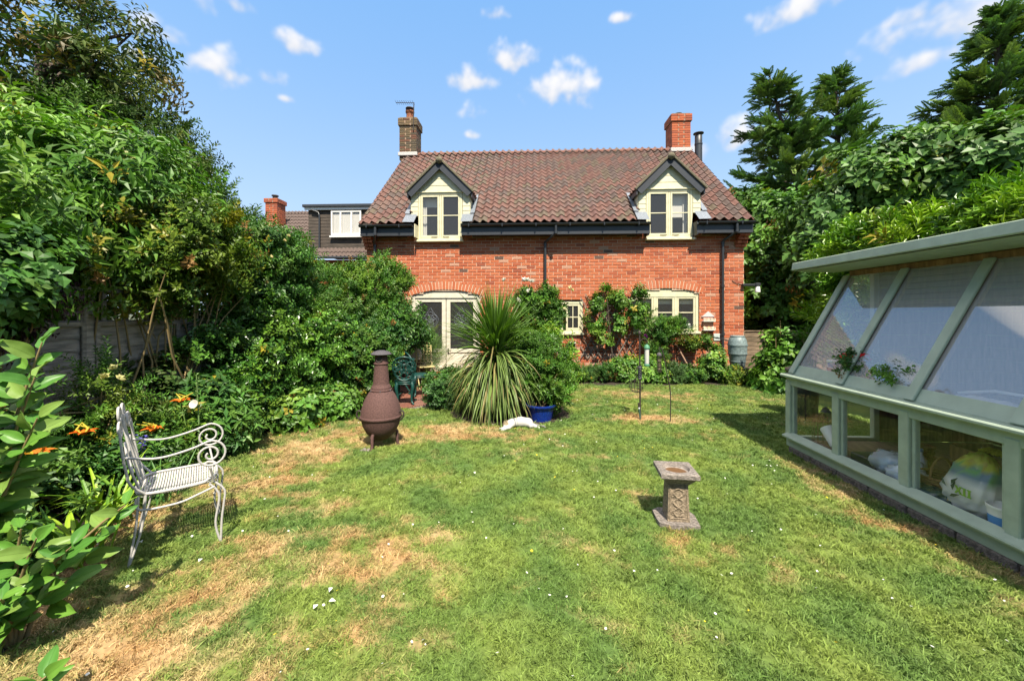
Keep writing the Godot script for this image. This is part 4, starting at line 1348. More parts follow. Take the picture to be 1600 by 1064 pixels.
func make_trees() -> void:
	rng.seed = 101
	# --- left boundary, from the big trees behind the fence to the shrubs by the house
	bush("dark_tree", "tall dark leaved tree at the top left above the fence", "tree", [[-6.7, 5.45, -5.6, 0.95], [-7.2, 4.6, -5.8, 1.15], [-6.2, 5.35, -6.0, 0.70], [-6.15, 4.5, -5.7, 0.75], [-7.0, 3.4, -5.5, 1.1]], 150, 0.26, 15, "long", "leaf", [[0.065, 0.105, 0.024], [0.085, 0.12, 0.026], [0.12, 0.13, 0.034], [0.06, 0.11, 0.024], [0.15, 0.12, 0.035]], 0.95, 0.1, 0.09)
	bush("cherry_laurel", "broad light green laurel shrub overhanging the fence at far left", "shrub", [[-5.15, 2.75, -4.5, 0.90], [-4.6, 2.75, -4.7, 0.70], [-5.0, 2.2, -4.2, 0.75], [-4.45, 2.25, -4.25, 0.55], [-5.8, 3.15, -4.9, 0.8], [-4.95, 3.1, -5.2, 0.65], [-4.35, 2.35, -3.5, 0.5]], 210, 0.24, 13, "long", "leaf", LIGHT, 1.0, 0.25, 0.06)
	bush("privet_tree", "tall mid green privet sloping down behind the climbing rose", "tree", [[-5.95, 4.35, -6.2, 0.72], [-5.5, 3.80, -6.3, 0.62], [-5.15, 3.3, -6.5, 0.48], [-5.3, 3.3, -5.8, 0.78], [-5.8, 3.3, -6.6, 0.9], [-4.75, 2.75, -6.4, 0.5], [-5.9, 3.9, -5.5, 0.6]], 215, 0.22, 16, "privet", "leaf", [[0.07, 0.14, 0.024], [0.085, 0.16, 0.026], [0.11, 0.15, 0.03], [0.06, 0.12, 0.024]], 1.0, 0.35, 0.07)
	var o := bush("climbing_rose", "arching climbing rose with yellowing leaves on the left fence", "climber", [[-4.0, 2.25, -4.4, 0.42], [-3.72, 2.42, -4.8, 0.42], [-3.80, 2.02, -4.5, 0.34], [-4.1, 2.5, -4.9, 0.4], [-4.0, 2.0, -3.9, 0.3]], 95, 0.15, 14, "rose", "leaf", YELLOWY, 1.0, 0.4, 0.018, "", "stem")
	var st := Geo.new()
	for k in 26:
		var a := Vector3(rf(-0.35, 0.25), 0, rf(-0.7, 0.9))
		var b := Vector3(rf(-0.2, 0.45), rf(1.7, 2.3), rf(-0.8, 0.8))
		var m := a.lerp(b, 0.55) + Vector3(rf(-0.18, 0.12), 0.1, rf(-0.3, 0.3))
		st.tube([a, a.lerp(m, 0.5) + rv(0.06), m, m.lerp(b, 0.5) + Vector3.UP * 0.08, b], [0.013, 0.012, 0.010, 0.008, 0.004], 5)
	part("stems", st, M.stem, o)
	bush("honeysuckle", "honeysuckle with pale flowers in the middle of the left hedge", "climber", [[-4.05, 2.35, -6.1, 0.52], [-3.92, 2.52, -6.4, 0.38], [-4.05, 1.95, -5.8, 0.55], [-4.2, 2.2, -5.3, 0.5], [-3.85, 1.9, -6.6, 0.45]], 150, 0.17, 15, "rose", "leaf", MIDG, 0.95, 0.4, 0.03)
	var hf := []
	for k in 26: hf.append(Vector3(-3.9 + rf(-0.35, 0.5), rf(2.0, 2.85), -5.9 + rf(-0.4, 0.6)))
	flowers(get_child(get_child_count() - 1), hf.map(func(p): return p - get_child(get_child_count() - 1).position), 0.035, Color(0.60, 0.50, 0.22))
	bush("hedge_shrub", "dense bright green evergreen shrub filling the middle of the left border", "shrub", [[-3.75, 1.35, -6.3, 0.62], [-3.72, 0.85, -5.75, 0.66], [-3.95, 0.95, -5.2, 0.52], [-3.35, 0.70, -6.45, 0.55], [-3.5, 0.40, -5.95, 0.58], [-3.80, 0.42, -5.2, 0.45], [-3.15, 0.95, -7.0, 0.50]], 330, 0.15, 15, "rose", "leaf_gloss", LIGHT.slice(0, 3) + MIDG.slice(0, 2), 0.95, 0.4, 0.035)
	bush("fuchsia_shrub", "fine leaved green shrub between the hedge and the patio table", "shrub", [[-2.95, 1.05, -7.25, 0.52], [-2.85, 0.55, -7.0, 0.45], [-3.2, 1.5, -7.6, 0.55]], 130, 0.14, 15, "small", "leaf", MIDG, 1.0, 0.5, 0.02)
	bush("elder_shrub", "tall light green shrub against the left corner of the house", "shrub", [[-2.95, 2.05, -8.3, 0.52], [-3.2, 1.50, -8.2, 0.58], [-2.72, 1.62, -8.4, 0.42], [-2.85, 2.55, -8.7, 0.2], [-2.5, 2.25, -8.5, 0.2]], 165, 0.17, 15, "privet", "leaf", LIGHT, 0.95, 0.5, 0.03)
	bush("tomato_plants", "leafy tomato plants growing above the dark planters on the patio", "plant", [[-2.50, 1.22, -7.75, 0.36], [-2.20, 1.40, -8.1, 0.34], [-2.62, 1.55, -8.1, 0.32], [-2.0, 1.15, -8.2, 0.2]], 70, 0.13, 12, "rose", "leaf", [[0.06, 0.16, 0.03], [0.05, 0.14, 0.04], [0.08, 0.19, 0.03]], 1.0, 0.2, 0.012, "", "stem")
	bush("boundary_hedge", "clipped bright hedge top in front of the neighbouring house", "hedge", [[-4.35, 1.95, -9.2, 0.70], [-5.0, 2.0, -9.3, 0.70], [-3.85, 2.0, -9.6, 0.65], [-5.7, 2.1, -9.4, 0.75], [-4.6, 1.2, -9.0, 0.8], [-3.7, 1.2, -9.0, 0.7]], 190, 0.18, 15, "privet", "leaf", LIGHT, 1.0, 0.5, 0.04)
	bush("lilac_shrub", "rounded green shrub hiding the chimney of the neighbouring house", "shrub", [[-4.45, 2.80, -6.9, 0.42], [-4.25, 2.75, -7.2, 0.36], [-4.15, 2.3, -7.0, 0.45], [-4.0, 2.35, -7.4, 0.35]], 100, 0.14, 14, "privet", "leaf", MIDG, 1.0, 0.5, 0.03)
	# --- right side: sycamore, bright laurel hedge, tall cypresses
	bush("sycamore_tree", "large leaved sycamore rising behind the low fence", "tree", [[8.9, 3.4, -12.6, 1.75], [8.1, 4.35, -13.0, 1.0], [7.7, 2.0, -12.0, 1.2], [9.6, 3.9, -12.0, 1.2], [9.4, 2.5, -11.4, 1.2], [7.4, 3.2, -12.5, 0.9], [8.3, 1.4, -11.6, 1.0]], 300, 0.34, 13, "broad", "leaf", LIGHT.slice(0, 3) + MIDG.slice(0, 2), 1.1, 0.35, 0.14)
	bush("foxglove_tree", "spreading tree with very large leaves above the laurel hedge", "tree", [[8.5, 4.35, -9.6, 0.95], [9.3, 4.6, -9.2, 0.85], [9.8, 4.2, -8.5, 0.85], [10.2, 4.5, -8.2, 0.8], [8.0, 3.7, -10.0, 0.85], [7.8, 2.7, -9.6, 0.8]], 230, 0.30, 11, "broad", "leaf", [[0.075, 0.17, 0.035], [0.09, 0.19, 0.035], [0.12, 0.225, 0.035]], 1.1, 0.3, 0.09)
	var lh := []
	for k in 10:
		var f := k / 9.0
		lh.append([lerpf(6.72, 6.65, f) + rf(-0.1, 0.1), 2.45 - 0.3 * maxf(0.0, 0.35 - f) + rf(-0.1, 0.12), lerpf(-7.7, -2.8, f), 0.66, 0.70, 0.6])
		lh.append([lerpf(6.75, 6.75, f), 1.4 + rf(-0.2, 0.2), lerpf(-7.9, -2.8, f), 0.66, 0.9, 0.6])
	bush("laurel_hedge", "glossy lime green laurel hedge rising behind the sage sunhouse", "hedge", lh, 560, 0.19, 12, "laurel", "leaf_gloss", LIME, 0.95, 0.95, 0.05)
	conifer("left cypress with leaning trunk, nearest the house flue", Vector3(13.4, 0, -16.2), Vector3(10.4, 11.2, -16), 3.3, 0.36, 120, CONIF, 0.5, 1.25)
	conifer("second cypress, upright and narrow with a bare pale stem", Vector3(14.2, 0, -17), Vector3(13.9, 11.9, -17), 3.3, 0.36, 115, CONIF, 0.55, 1.25)
	conifer("small dark cypress between the two tall pairs", Vector3(15.6, 0, -15.2), Vector3(15.0, 8.2, -15), 2.7, 0.3, 110, CONIF, 0.4, 1.2)
	conifer("tallest cypress at the right, its tip swept to the right", Vector3(14.9, 0, -12.6), Vector3(15.5, 11.1, -12.6), 2.9, 0.28, 210, CONIF, 0.35, 1.15)
	conifer("cypress cut off by the right edge of the picture", Vector3(16.8, 0, -12.0), Vector3(17.2, 9.6, -12.0), 2.8, 0.25, 130, CONIF, 0.35, 1.2)
	# --- behind the camera, seen mirrored in the windows
	for k in 5:
		bush("garden_tree", ["leftmost", "second from left", "middle", "second from right", "rightmost"][k] + " green tree at the end of the garden behind the viewer", "tree", [[-9.0 + k * 4.4, 3.2 + (k % 2) * 0.8, 9.0 + (k % 3), 2.3, 2.2, 1.8], [-7.6 + k * 4.4, 1.4, 8.5, 2.0, 1.5, 1.4]], 70, 0.5, 12, "huge", "leaf", MIDG, 1.6, 0.3, 0.15, "trees at the end of the garden")

# ---------------------------------------------------------------- the sunhouse and what stands in it
const BAY := 0.715
func make_sunhouse() -> void:
	rng.seed = 31
	# local axes: x into the building, z towards the camera, origin at the far front corner
	var H := thing("sunhouse", "sage green timber sunhouse with sloping glazed front on the right", "sunhouse", Vector3(3.22, 0, -4.60), TURN)
	var n := 4
	var L := n * BAY
	var W := 2.1
	var y0 := 0.07
	var sill := 0.875
	var top := Vector2(0.66, 2.03)   # head of the slope
	for k in 9:
		part("plinth_stone", bxg(Vector3(0.05, 0.03, 0.2 + k * 0.36), Vector3(0.16, 0.085, 0.345), 0.01), M.stone, H)
	for k in 5:
		part("plinth_stone", bxg(Vector3(0.30 + k * 0.40, 0.03, 0.06), Vector3(0.385, 0.085, 0.14), 0.01), M.stone, H)
	var fl := bxg(Vector3(W * 0.5 + 0.06, 0.135, L * 0.5), Vector3(W - 0.1, 0.03, L - 0.1))
	part("floor", fl, M.timber_dark, H)
	# bottom rail, weather board, sill
	part("bottom_rail", bxg(Vector3(0.02, y0 + 0.055, L * 0.5), Vector3(0.075, 0.11, L + 0.06), 0.006), M.sage, H)
	var dr := Geo.new()
	dr.t = Transform3D(Basis(Vector3(0, 0, 1), 0.35), Vector3(-0.03, y0 + 0.135, L * 0.5))
	dr.box(Vector3.ZERO, Vector3(0.11, 0.03, L + 0.02), 0.008)
	part("drip_board", dr, M.sage, H)
	part("head_rail", bxg(Vector3(0.02, sill - 0.055, L * 0.5), Vector3(0.07, 0.09, L + 0.05), 0.006), M.sage, H)
	part("sill", bxg(Vector3(0.0, sill + 0.01, L * 0.5), Vector3(0.15, 0.035, L + 0.12), 0.01), M.sage, H)
	var sb := Geo.new()
	sb.t = Transform3D(Basis(Vector3(0, 0, 1), 1.06), Vector3(0.065, sill + 0.075, L * 0.5))
	sb.box(Vector3.ZERO, Vector3(0.12, 0.02, L), 0.004)
	part("slope_foot_rail", sb, M.sage, H)
	var a := Vector3(0.035, sill + 0.025, 0)
	var b := Vector3(top.x, top.y, 0)
	var up := Vector3(-(b.y - a.y), b.x - a.x, 0).normalized()
	for k in n + 1:
		var z := k * BAY
		var g := Geo.new()
		g.box(Vector3(0.018, (y0 + sill) * 0.5 + 0.03, z), Vector3(0.078, sill - y0 - 0.16, 0.085), 0.006)
		part("post", g, M.sage, H)
		g = Geo.new()
		g.beam(a + Vector3(0, 0, z) + up * 0.02, b + Vector3(0, 0, z) + up * 0.02, 0.085, 0.022, up, 0.005)
		var r := part("rafter", g, M.sage, H)
		g = Geo.new()
		g.beam(a + Vector3(0.02, 0, z) - up * 0.034, b + Vector3(0, 0, z) - up * 0.034, 0.05, 0.07, up, 0.004)
		part("rafter_core", g, M.timber, r)
		if k < n:
			for zz in [z + 0.058, z + BAY - 0.058]:
				part("bead", bxg(Vector3(0.024, 0.53, zz), Vector3(0.045, 0.60, 0.028), 0.004), M.sage, H)
			var gl := Geo.new()
			gl.quad(Vector3(0.02, y0 + 0.10, z + 0.04), Vector3(0.02, y0 + 0.10, z + BAY - 0.04), Vector3(0.02, sill - 0.09, z + BAY - 0.04), Vector3(0.02, sill - 0.09, z + 0.04))
			part("lower_pane", gl, M.glass_low, H)
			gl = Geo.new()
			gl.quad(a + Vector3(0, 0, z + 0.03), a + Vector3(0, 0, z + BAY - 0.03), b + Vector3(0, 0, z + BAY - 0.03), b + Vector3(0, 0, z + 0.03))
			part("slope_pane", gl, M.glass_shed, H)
	# roof: deck, fascia, soffit boards under the overhang
	var rg := Geo.new()
	rg.beam(Vector3(0.20, 2.155, L * 0.5), Vector3(W + 0.25, 2.42, L * 0.5), L + 0.42, 0.04, Vector3.UP, 0.006)
	part("roof", rg, M.timber_dark, H)
	var fg := Geo.new()
	fg.t = Transform3D(Basis(Vector3(0, 0, 1), -0.15), Vector3(0.185, 2.165, L * 0.5))
	fg.box(Vector3.ZERO, Vector3(0.028, 0.09, L + 0.46), 0.006)
	part("fascia", fg, M.sage, H)
	for z in [-0.215, L + 0.215]:
		var ve := Geo.new()
		ve.beam(Vector3(0.20, 2.155, z), Vector3(W + 0.25, 2.42, z), 0.026, 0.09, Vector3.UP, 0.005)
		part("verge_board", ve, M.sage, H)
	for k in 7:
		var f0 := k / 7.0
		var p := Vector3(lerpf(0.215, 0.66, f0 + 0.5 / 7.0), lerpf(2.112, 2.098, f0), L * 0.5)
		var so := Geo.new()
		so.t = Transform3D(Basis(Vector3(0, 0, 1), -0.03), p)
		so.box(Vector3.ZERO, Vector3(0.0595, 0.014, L + 0.40), 0.003)
		part("soffit_board", so, M.sage, H)
	part("wall_plate", bxg(Vector3(0.70, 2.06, L * 0.5), Vector3(0.06, 0.06, L), 0.005), M.timber, H)
	# inner ceiling boards and rafters
	for k in 9:
		part("ceiling_board", bxg(Vector3(0.80 + k * 0.165, 2.175 + k * 0.017, L * 0.5), Vector3(0.155, 0.014, L)), M.timber_dark, H)
	for k in 5:
		var g := Geo.new()
		g.beam(Vector3(0.72, 2.11, 0.03 + k * 0.70), Vector3(W + 0.05, 2.27, 0.03 + k * 0.70), 0.045, 0.09, Vector3.UP)
		part("ceiling_joist", g, M.timber, H)
	# back wall and near end of boards
	for k in 16:
		var y := 0.14 + k * 0.135
		part("wall_board", bxg(Vector3(W + 0.10, y + 0.0675, L * 0.5), Vector3(0.022, 0.131, L + 0.05)), M.timber_dark, H)
		part("wall_board", bxg(Vector3(0.5 * (0.98 + W + 0.1), y + 0.0675, L + 0.0), Vector3(W - 0.88, 0.131, 0.022)), M.timber_dark, H)
		part("wall_board", bxg(Vector3(0.5 * (0.98 + W + 0.1), y + 0.0675, 0.0), Vector3(W - 0.88, 0.131, 0.022)), M.timber_dark, H)
	for z in [0.72, 1.45, 2.2]:
		part("stud", bxg(Vector3(W + 0.05, 1.14, z), Vector3(0.07, 2.0, 0.045)), M.timber, H)
	for z in [1.43, 2.145]:
		part("bench_leg", bxg(Vector3(0.78, 0.49, z + 0.1), Vector3(0.05, 0.70, 0.05)), M.timber, H)
	# glazed far end: corner frame, mid post, lower and upper panes
	for ze in [0.0, L]:
		var eg := Geo.new()
		eg.box(Vector3(0.95, 1.12, ze), Vector3(0.06, 2.0, 0.06), 0.004)
		eg.box(Vector3(0.50, sill - 0.03, ze), Vector3(0.90, 0.06, 0.05), 0.004)
		eg.box(Vector3(0.50, y0 + 0.06, ze), Vector3(0.90, 0.11, 0.06), 0.004)
		part("end_frame", eg, M.sage, H)
		var ep := Geo.new()
		ep.quad(Vector3(0.93, 0.21, ze), Vector3(0.05, 0.21, ze), Vector3(0.05, 0.82, ze), Vector3(0.93, 0.82, ze))
		part("end_pane", ep, M.glass_low, H)
		ep = Geo.new()
		ep.tri(Vector3(0.93, 0.88, ze), Vector3(0.06, 0.88, ze), Vector3(0.67, 2.02, ze))
		ep.tri(Vector3(0.93, 0.88, ze), Vector3(0.67, 2.02, ze), Vector3(0.93, 2.02, ze))
		part("end_pane", ep, M.glass_low, H)
	# bench behind the slope
	for k in 4:
		part("bench_slat", bxg(Vector3(0.13 + k * 0.125, sill - 0.02, L * 0.5), Vector3(0.115, 0.022, L - 0.1), 0.003), M.bench, H)
	make_sunhouse_things(H.transform, sill - 0.009)

func in_house(x: Transform3D, p: Vector3) -> Vector3: return x * p
func lump(c: Vector3, s: Vector3, seed_: int, amp := 0.18, seg := 18, flat := 0.0) -> Geo:
	# a soft crumpled body, such as a filled bag, resting on y = 0
	var nz := FastNoiseLite.new(); nz.seed = seed_; nz.frequency = 1.1; nz.fractal_octaves = 3
	var g := Geo.new()
	var pts := []
	var rows := seg / 2
	for j in rows + 1:
		var th := PI * j / rows
		for i in seg:
			var ph := TAU * i / seg
			var d := Vector3(sin(th) * cos(ph), cos(th), sin(th) * sin(ph))
			var q := Vector3(signf(d.x) * pow(absf(d.x), 0.7), signf(d.y) * pow(absf(d.y), 0.7), signf(d.z) * pow(absf(d.z), 0.7))
			var r := 1.0 + amp * nz.get_noise_3d(d.x * 2.0, d.y * 2.0, d.z * 2.0) * 2.0
			var p := q * s * 0.5 * r
			p.y = maxf(p.y, -s.y * 0.5)
			pts.append(c + p + Vector3(0, s.y * 0.5, 0))
	for j in rows:
		for i in seg:
			var a: Vector3 = pts[j * seg + i]; var b: Vector3 = pts[j * seg + (i + 1) % seg]
			var d: Vector3 = pts[(j + 1) * seg + (i + 1) % seg]; var e: Vector3 = pts[(j + 1) * seg + i]
			if j > 0: g.tri(a, b, d)
			if j < rows - 1: g.tri(a, d, e)
	return smooth(g)
func smooth(g: Geo) -> Geo:
	# share normals between faces that meet
	var acc := {}
	for k in g.v.size():
		var key := Vector3i((g.v[k] * 2000.0).round())
		acc[key] = acc.get(key, Vector3.ZERO) + g.n[k]
	for k in g.v.size():
		g.n[k] = acc[Vector3i((g.v[k] * 2000.0).round())].normalized()
	return g
func cup(r0: float, r1: float, h: float, wall := 0.006, rim := 0.0) -> Array:
	# profile of an open pot
	return [Vector2(0, 0), Vector2(r0, 0), Vector2(r0, 0), Vector2(lerpf(r0, r1, 0.86), h * 0.86), Vector2(r1 + rim, h * 0.87), Vector2(r1 + rim, h), Vector2(r1 + rim, h), Vector2(r1 - wall, h), Vector2(r1 - wall, h), Vector2(r0 - wall, wall), Vector2(0, wall)]
func tinted(m: String, r: float, g: float, b: float) -> StandardMaterial3D:
	var k := "%s_%.3f_%.3f_%.3f" % [m, r, g, b]
	if not M.has(k):
		M[k] = M[m].duplicate(); M[k].albedo_color = lin(r, g, b); M[k].resource_name = m
	return M[k]
func put_at(o: Node3D, x: Transform3D, p: Vector3, turn := 0.0) -> void:
	o.position = x * p; o.rotation.y = deg_to_rad(TURN + turn)

func make_sunhouse_things(X: Transform3D, shelf: float) -> void:
	rng.seed = 32
	# on the bench: tin, tub with an orange band, geranium, blue pots, bags
	var o := thing("metal_tin", "round silver tin on the sunhouse bench by the far corner", "tin")
	var g := Geo.new(); g.lathe([Vector2(0, 0), Vector2(0.05, 0), Vector2(0.062, 0.03), Vector2(0.062, 0.06), Vector2(0.045, 0.09), Vector2(0, 0.095)], 18)
	part("body", g, M.lead, o)
	g = Geo.new(); g.tube([Vector3(0.05, 0.05, 0.0), Vector3(0.05, 0.11, 0), Vector3(0, 0.13, 0), Vector3(-0.05, 0.11, 0), Vector3(-0.05, 0.05, 0)], 0.004, 5)
	part("handle", g, M.lead, o)
	put_at(o, X, Vector3(0.18, shelf, 0.20))
	o = thing("plastic_tub", "white plastic tub with an orange band and blue print", "tub")
	g = Geo.new()
	g.lathe([Vector2(0, 0), Vector2(0.072, 0), Vector2(0.072, 0), Vector2(0.080, 0.115)], 20)
	part("body", g, M.white, o)
	g = Geo.new(); g.lathe([Vector2(0.0803, 0.115), Vector2(0.0835, 0.165)], 20)
	part("orange_band", g, tinted("plain", 0.62, 0.10, 0.02), o)
	g = Geo.new(); g.lathe([Vector2(0.0835, 0.165), Vector2(0.087, 0.225), Vector2(0.087, 0.225), Vector2(0.09, 0.226), Vector2(0.09, 0.24), Vector2(0.09, 0.24), Vector2(0, 0.245)], 20)
	part("lid", g, M.white, o)
	g = Geo.new()
	for k in 7:
		var an := 2.0 + k * 0.17
		var an2 := an + 0.17
		g.quad(Vector3(cos(an2) * 0.0865, 0.175, sin(an2) * 0.0865), Vector3(cos(an) * 0.0865, 0.175, sin(an) * 0.0865), Vector3(cos(an) * 0.0885, 0.215, sin(an) * 0.0885), Vector3(cos(an2) * 0.0885, 0.215, sin(an2) * 0.0885))
	part("blue_print", g, tinted("plain", 0.03, 0.09, 0.38), o)
	put_at(o, X, Vector3(0.22, shelf, 0.42))
	o = potted("red_geranium", "red flowered geranium in a pot on the sunhouse bench", X * Vector3(0.24, shelf, 0.66), 0.07, 0.12, M.terracotta, [[0, 0.19, 0, 0.12, 0.07, 0.12]], 22, 0.05, 8, "rose", MIDG, 0.55)
	flowers(o, [Vector3(-0.06, 0.27, 0.05), Vector3(-0.03, 0.29, 0.10), Vector3(0.0, 0.28, 0.05), Vector3(-0.08, 0.265, -0.04), Vector3(-0.03, 0.285, -0.07), Vector3(0.02, 0.28, -0.12)], 0.075, Color(0.70, 0.012, 0.02), 14)
	potted("blue_potted_plant", "leafy green seedling in a dark blue pot on the bench", X * Vector3(0.28, shelf, 1.02), 0.07, 0.12, tinted("gloss", 0.02, 0.03, 0.16), [[0, 0.17, 0, 0.08]], 12, 0.05, 6, "vine", LIGHT, 0.5)
	potted("small_blue_pot", "small trailing plant in a blue pot nearest the sloping glass", X * Vector3(0.22, shelf, 1.18), 0.05, 0.075, tinted("gloss", 0.02, 0.03, 0.20), [[0, 0.12, 0, 0.07]], 10, 0.05, 8, "small", LIGHT, 0.8)
	o = thing("paper_sack", "crumpled white paper sack lying open on the bench", "sack")
	g = lump(Vector3.ZERO, Vector3(0.30, 0.10, 0.42), 5, 0.16, 24)
	part("body", g, M.white, o)
	g = Geo.new(); g.tube([Vector3(0.10, 0.10, -0.2), Vector3(0.13, 0.15, 0.0), Vector3(0.1, 0.15, 0.2)], 0.012, 6)
	part("rolled_edge", g, M.white, o)
	put_at(o, X, Vector3(0.36, shelf, 1.62), 10)
	o = thing("compost_bag", "large flat white plastic bag at the right end of the bench", "bag")
	part("body", lump(Vector3.ZERO, Vector3(0.40, 0.13, 0.62), 8, 0.10, 26), M.white, o)
	put_at(o, X, Vector3(0.34, shelf, 2.25), -6)
	o = thing("brick_piece", "small broken red brick beside the white bag on the bench", "brick")
	part("body", bxg(Vector3(0, 0.025, 0), Vector3(0.07, 0.05, 0.09), 0.008), brick_mat[1], o)
	put_at(o, X, Vector3(0.20, shelf, 1.86), 25)
	# on the floor: wire cage, white jug, polythene bags, basket, sack of compost, boxes
	var f := 0.151
	o = thing("wire_birdcage", "rusty wire birdcage in the far lower window of the sunhouse", "birdcage")
	g = Geo.new()
	for k in 16:
		var an := TAU * k / 16.0
		var c := Vector3(cos(an), 0, sin(an))
		g.tube([c * 0.12, c * 0.12 + Vector3.UP * 0.24, c * 0.085 + Vector3.UP * 0.33, c * 0.02 + Vector3.UP * 0.39], 0.0022, 4)
	for q in [[0.0, 0.12], [0.08, 0.12], [0.24, 0.12], [0.33, 0.085]]:
		var ring := []
		for k in 20: ring.append(Vector3(cos(TAU * k / 20.0) * q[1], q[0] + 0.002, sin(TAU * k / 20.0) * q[1]))
		g.tube(ring, 0.003, 4, true)
	part("wire_frame", g, M.stem, o)
	g = Geo.new(); g.t.origin = Vector3(0, 0.375, 0); g.lathe([Vector2(0.05, 0), Vector2(0.02, 0.05), Vector2(0, 0.055)], 12)
	part("cap", g, M.iron_cap, o)
	put_at(o, X, Vector3(0.22, f, 0.26))
	o = thing("white_jug", "white enamel jug lying tilted beside the wire birdcage", "jug")
	g = Geo.new(); g.t = Transform3D(Basis(Vector3(1, 0, 0), -0.7), Vector3(0, 0.05, 0)); g.lathe(cup(0.055, 0.07, 0.2), 18)
	part("body", g, M.white, o)
	put_at(o, X, Vector3(0.16, f + 0.03, 0.50), 0)
	for q in [[0.28, 1.02, 0.30, 0.20, 3], [0.17, 1.28, 0.24, 0.16, 4]]:
		o = thing("polythene_bag", "clear polythene bag with blue print in the middle lower window" if q[4] == 3 else "smaller clear polythene bag next to the post in the middle lower window", "bag")
		part("body", lump(Vector3.ZERO, Vector3(q[2], q[3], q[2]), q[4], 0.22, 20), M.polythene, o)
		part("contents", lump(Vector3(0, 0.01, 0), Vector3(q[2] * 0.7, q[3] * 0.6, q[2] * 0.7), q[4] + 9, 0.2), tinted("plain", 0.16, 0.30, 0.48), o)
		put_at(o, X, Vector3(q[0], f, q[1]))
	o = thing("black_tray", "shiny black seed tray on the floor of the sunhouse", "tray")
	part("body", bxg(Vector3(0, 0.04, 0), Vector3(0.24, 0.08, 0.36), 0.01), M.plastic_black, o)
	put_at(o, X, Vector3(0.30, f, 0.82))
	o = thing("wicker_basket", "round wicker basket with a white label in the nearest lower window", "basket")
	g = Geo.new()
	for k in 9:
		var r := 0.10 + 0.05 * sin(k / 8.0 * 1.4)
		var ring := []
		for j in 24: ring.append(Vector3(cos(TAU * j / 24.0) * (r + 0.004 * (1 if (j + k) % 2 else -1)), 0.012 + k * 0.018, sin(TAU * j / 24.0) * (r + 0.004 * (1 if (j + k) % 2 else -1))))
		g.tube(ring, 0.010, 5, true)
	part("weave", g, tinted("matte", 0.22, 0.12, 0.05), o)
	g = Geo.new()
	var hp := []
	for k in 13: hp.append(Vector3(cos(PI * k / 12.0) * 0.14, 0.15 + sin(PI * k / 12.0) * 0.15, 0))
	g.tube(hp, 0.009, 6)
	part("handle", g, tinted("matte", 0.22, 0.12, 0.05), o)
	g = Geo.new(); g.t = Transform3D(Basis(Vector3(0, 0, 1), 0.8), Vector3(-0.02, 0.20, 0.09)); g.lathe([Vector2(0, 0), Vector2(0.07, 0.0), Vector2(0.07, 0.006), Vector2(0, 0.006)], 18, 1.0, 0.6)
	part("label_card", g, M.white, o)
	put_at(o, X, Vector3(0.27, f, 1.43), 20)
	o = thing("black_bin_bag", "glossy dark bin liner at the foot of the wicker basket", "bag")
	part("body", lump(Vector3.ZERO, Vector3(0.26, 0.10, 0.34), 15, 0.25, 20), tinted("gloss", 0.02, 0.05, 0.05), o)
	put_at(o, X, Vector3(0.14, f, 1.50))
	# sack of compost with its print
	o = thing("compost_sack", "full white compost sack with green top and large green letters", "sack")
	g = lump(Vector3.ZERO, Vector3(0.25, 0.46, 0.37), 21, 0.09, 36)
	var nz := FastNoiseLite.new(); nz.seed = 4; nz.frequency = 9.0
	for k in g.v.size():   # bag narrows to its folded top; printed bands follow the film
		var p := g.v[k]
		var hh := clampf(p.y / 0.46, 0, 1)
		var w := nz.get_noise_3d(p.x, p.y * 2.0, p.z)
		var c := Color(0.62, 0.62, 0.60)
		if hh > 0.80: c = Color(0.34, 0.36, 0.04).lerp(Color(0.22, 0.13, 0.03), clampf(w * 2.0, 0, 1))
		elif hh > 0.60: c = Color(0.10, 0.16, 0.24).lerp(Color(0.10, 0.26, 0.08), clampf(0.5 + w * 2.5, 0, 1))
		g.c[k] = c
		g.v[k] = Vector3(p.x * (1.0 - 0.55 * hh * hh), p.y, p.z * (1.0 - 0.5 * hh * hh) + 0.05 * hh * hh)
	part("body", g, M.plain, o)
	var tm := TextMesh.new()
	var sf := SystemFont.new(); sf.font_names = PackedStringArray(["Droid Sans"]); sf.font_weight = 700
	tm.font = sf; tm.text = "XII"; tm.font_size = 32; tm.pixel_size = 0.0024; tm.depth = 0.006
	var to := MeshInstance3D.new(); to.name = "lettering"; to.mesh = tm; to.material_override = tinted("plain", 0.16, 0.32, 0.03)
	o.add_child(to); to.position = Vector3(-0.140, 0.19, 0.06); to.rotation = Vector3(0, -PI / 2, 0)
	g = Geo.new(); g.t = Transform3D(Basis(Vector3.UP, -PI / 2), Vector3(-0.130, 0.12, -0.04))
	for q in [[0.0, 0.0, 0.5], [0.02, 0.05, 1.4], [-0.02, 0.06, 2.2], [0.01, 0.09, 1.0]]:
		g.leaf(Vector3(q[0], q[1], 0), Vector3(cos(q[2]), sin(q[2]), 0), Vector3(0, 0, 1), 0.07, 0.025)
	part("plant_print", g, tinted("plain", 0.04, 0.07, 0.04), o)
	put_at(o, X, Vector3(0.19, f, 1.74), 0)
	o = thing("paint_bucket", "white and turquoise paint bucket in the corner of the nearest window", "bucket")
	g = Geo.new(); g.lathe([Vector2(0, 0), Vector2(0.07, 0), Vector2(0.07, 0), Vector2(0.075, 0.05)], 20)
	part("body", g, tinted("plain", 0.03, 0.30, 0.26), o)
	g = Geo.new(); g.lathe([Vector2(0.0752, 0.05), Vector2(0.0795, 0.12)], 20)
	part("print_band", g, tinted("plain", 0.05, 0.22, 0.50), o)
	g = Geo.new(); g.lathe([Vector2(0.0797, 0.12), Vector2(0.083, 0.165), Vector2(0.088, 0.166), Vector2(0.088, 0.185), Vector2(0.083, 0.185), Vector2(0.078, 0.13), Vector2(0, 0.13)], 20)
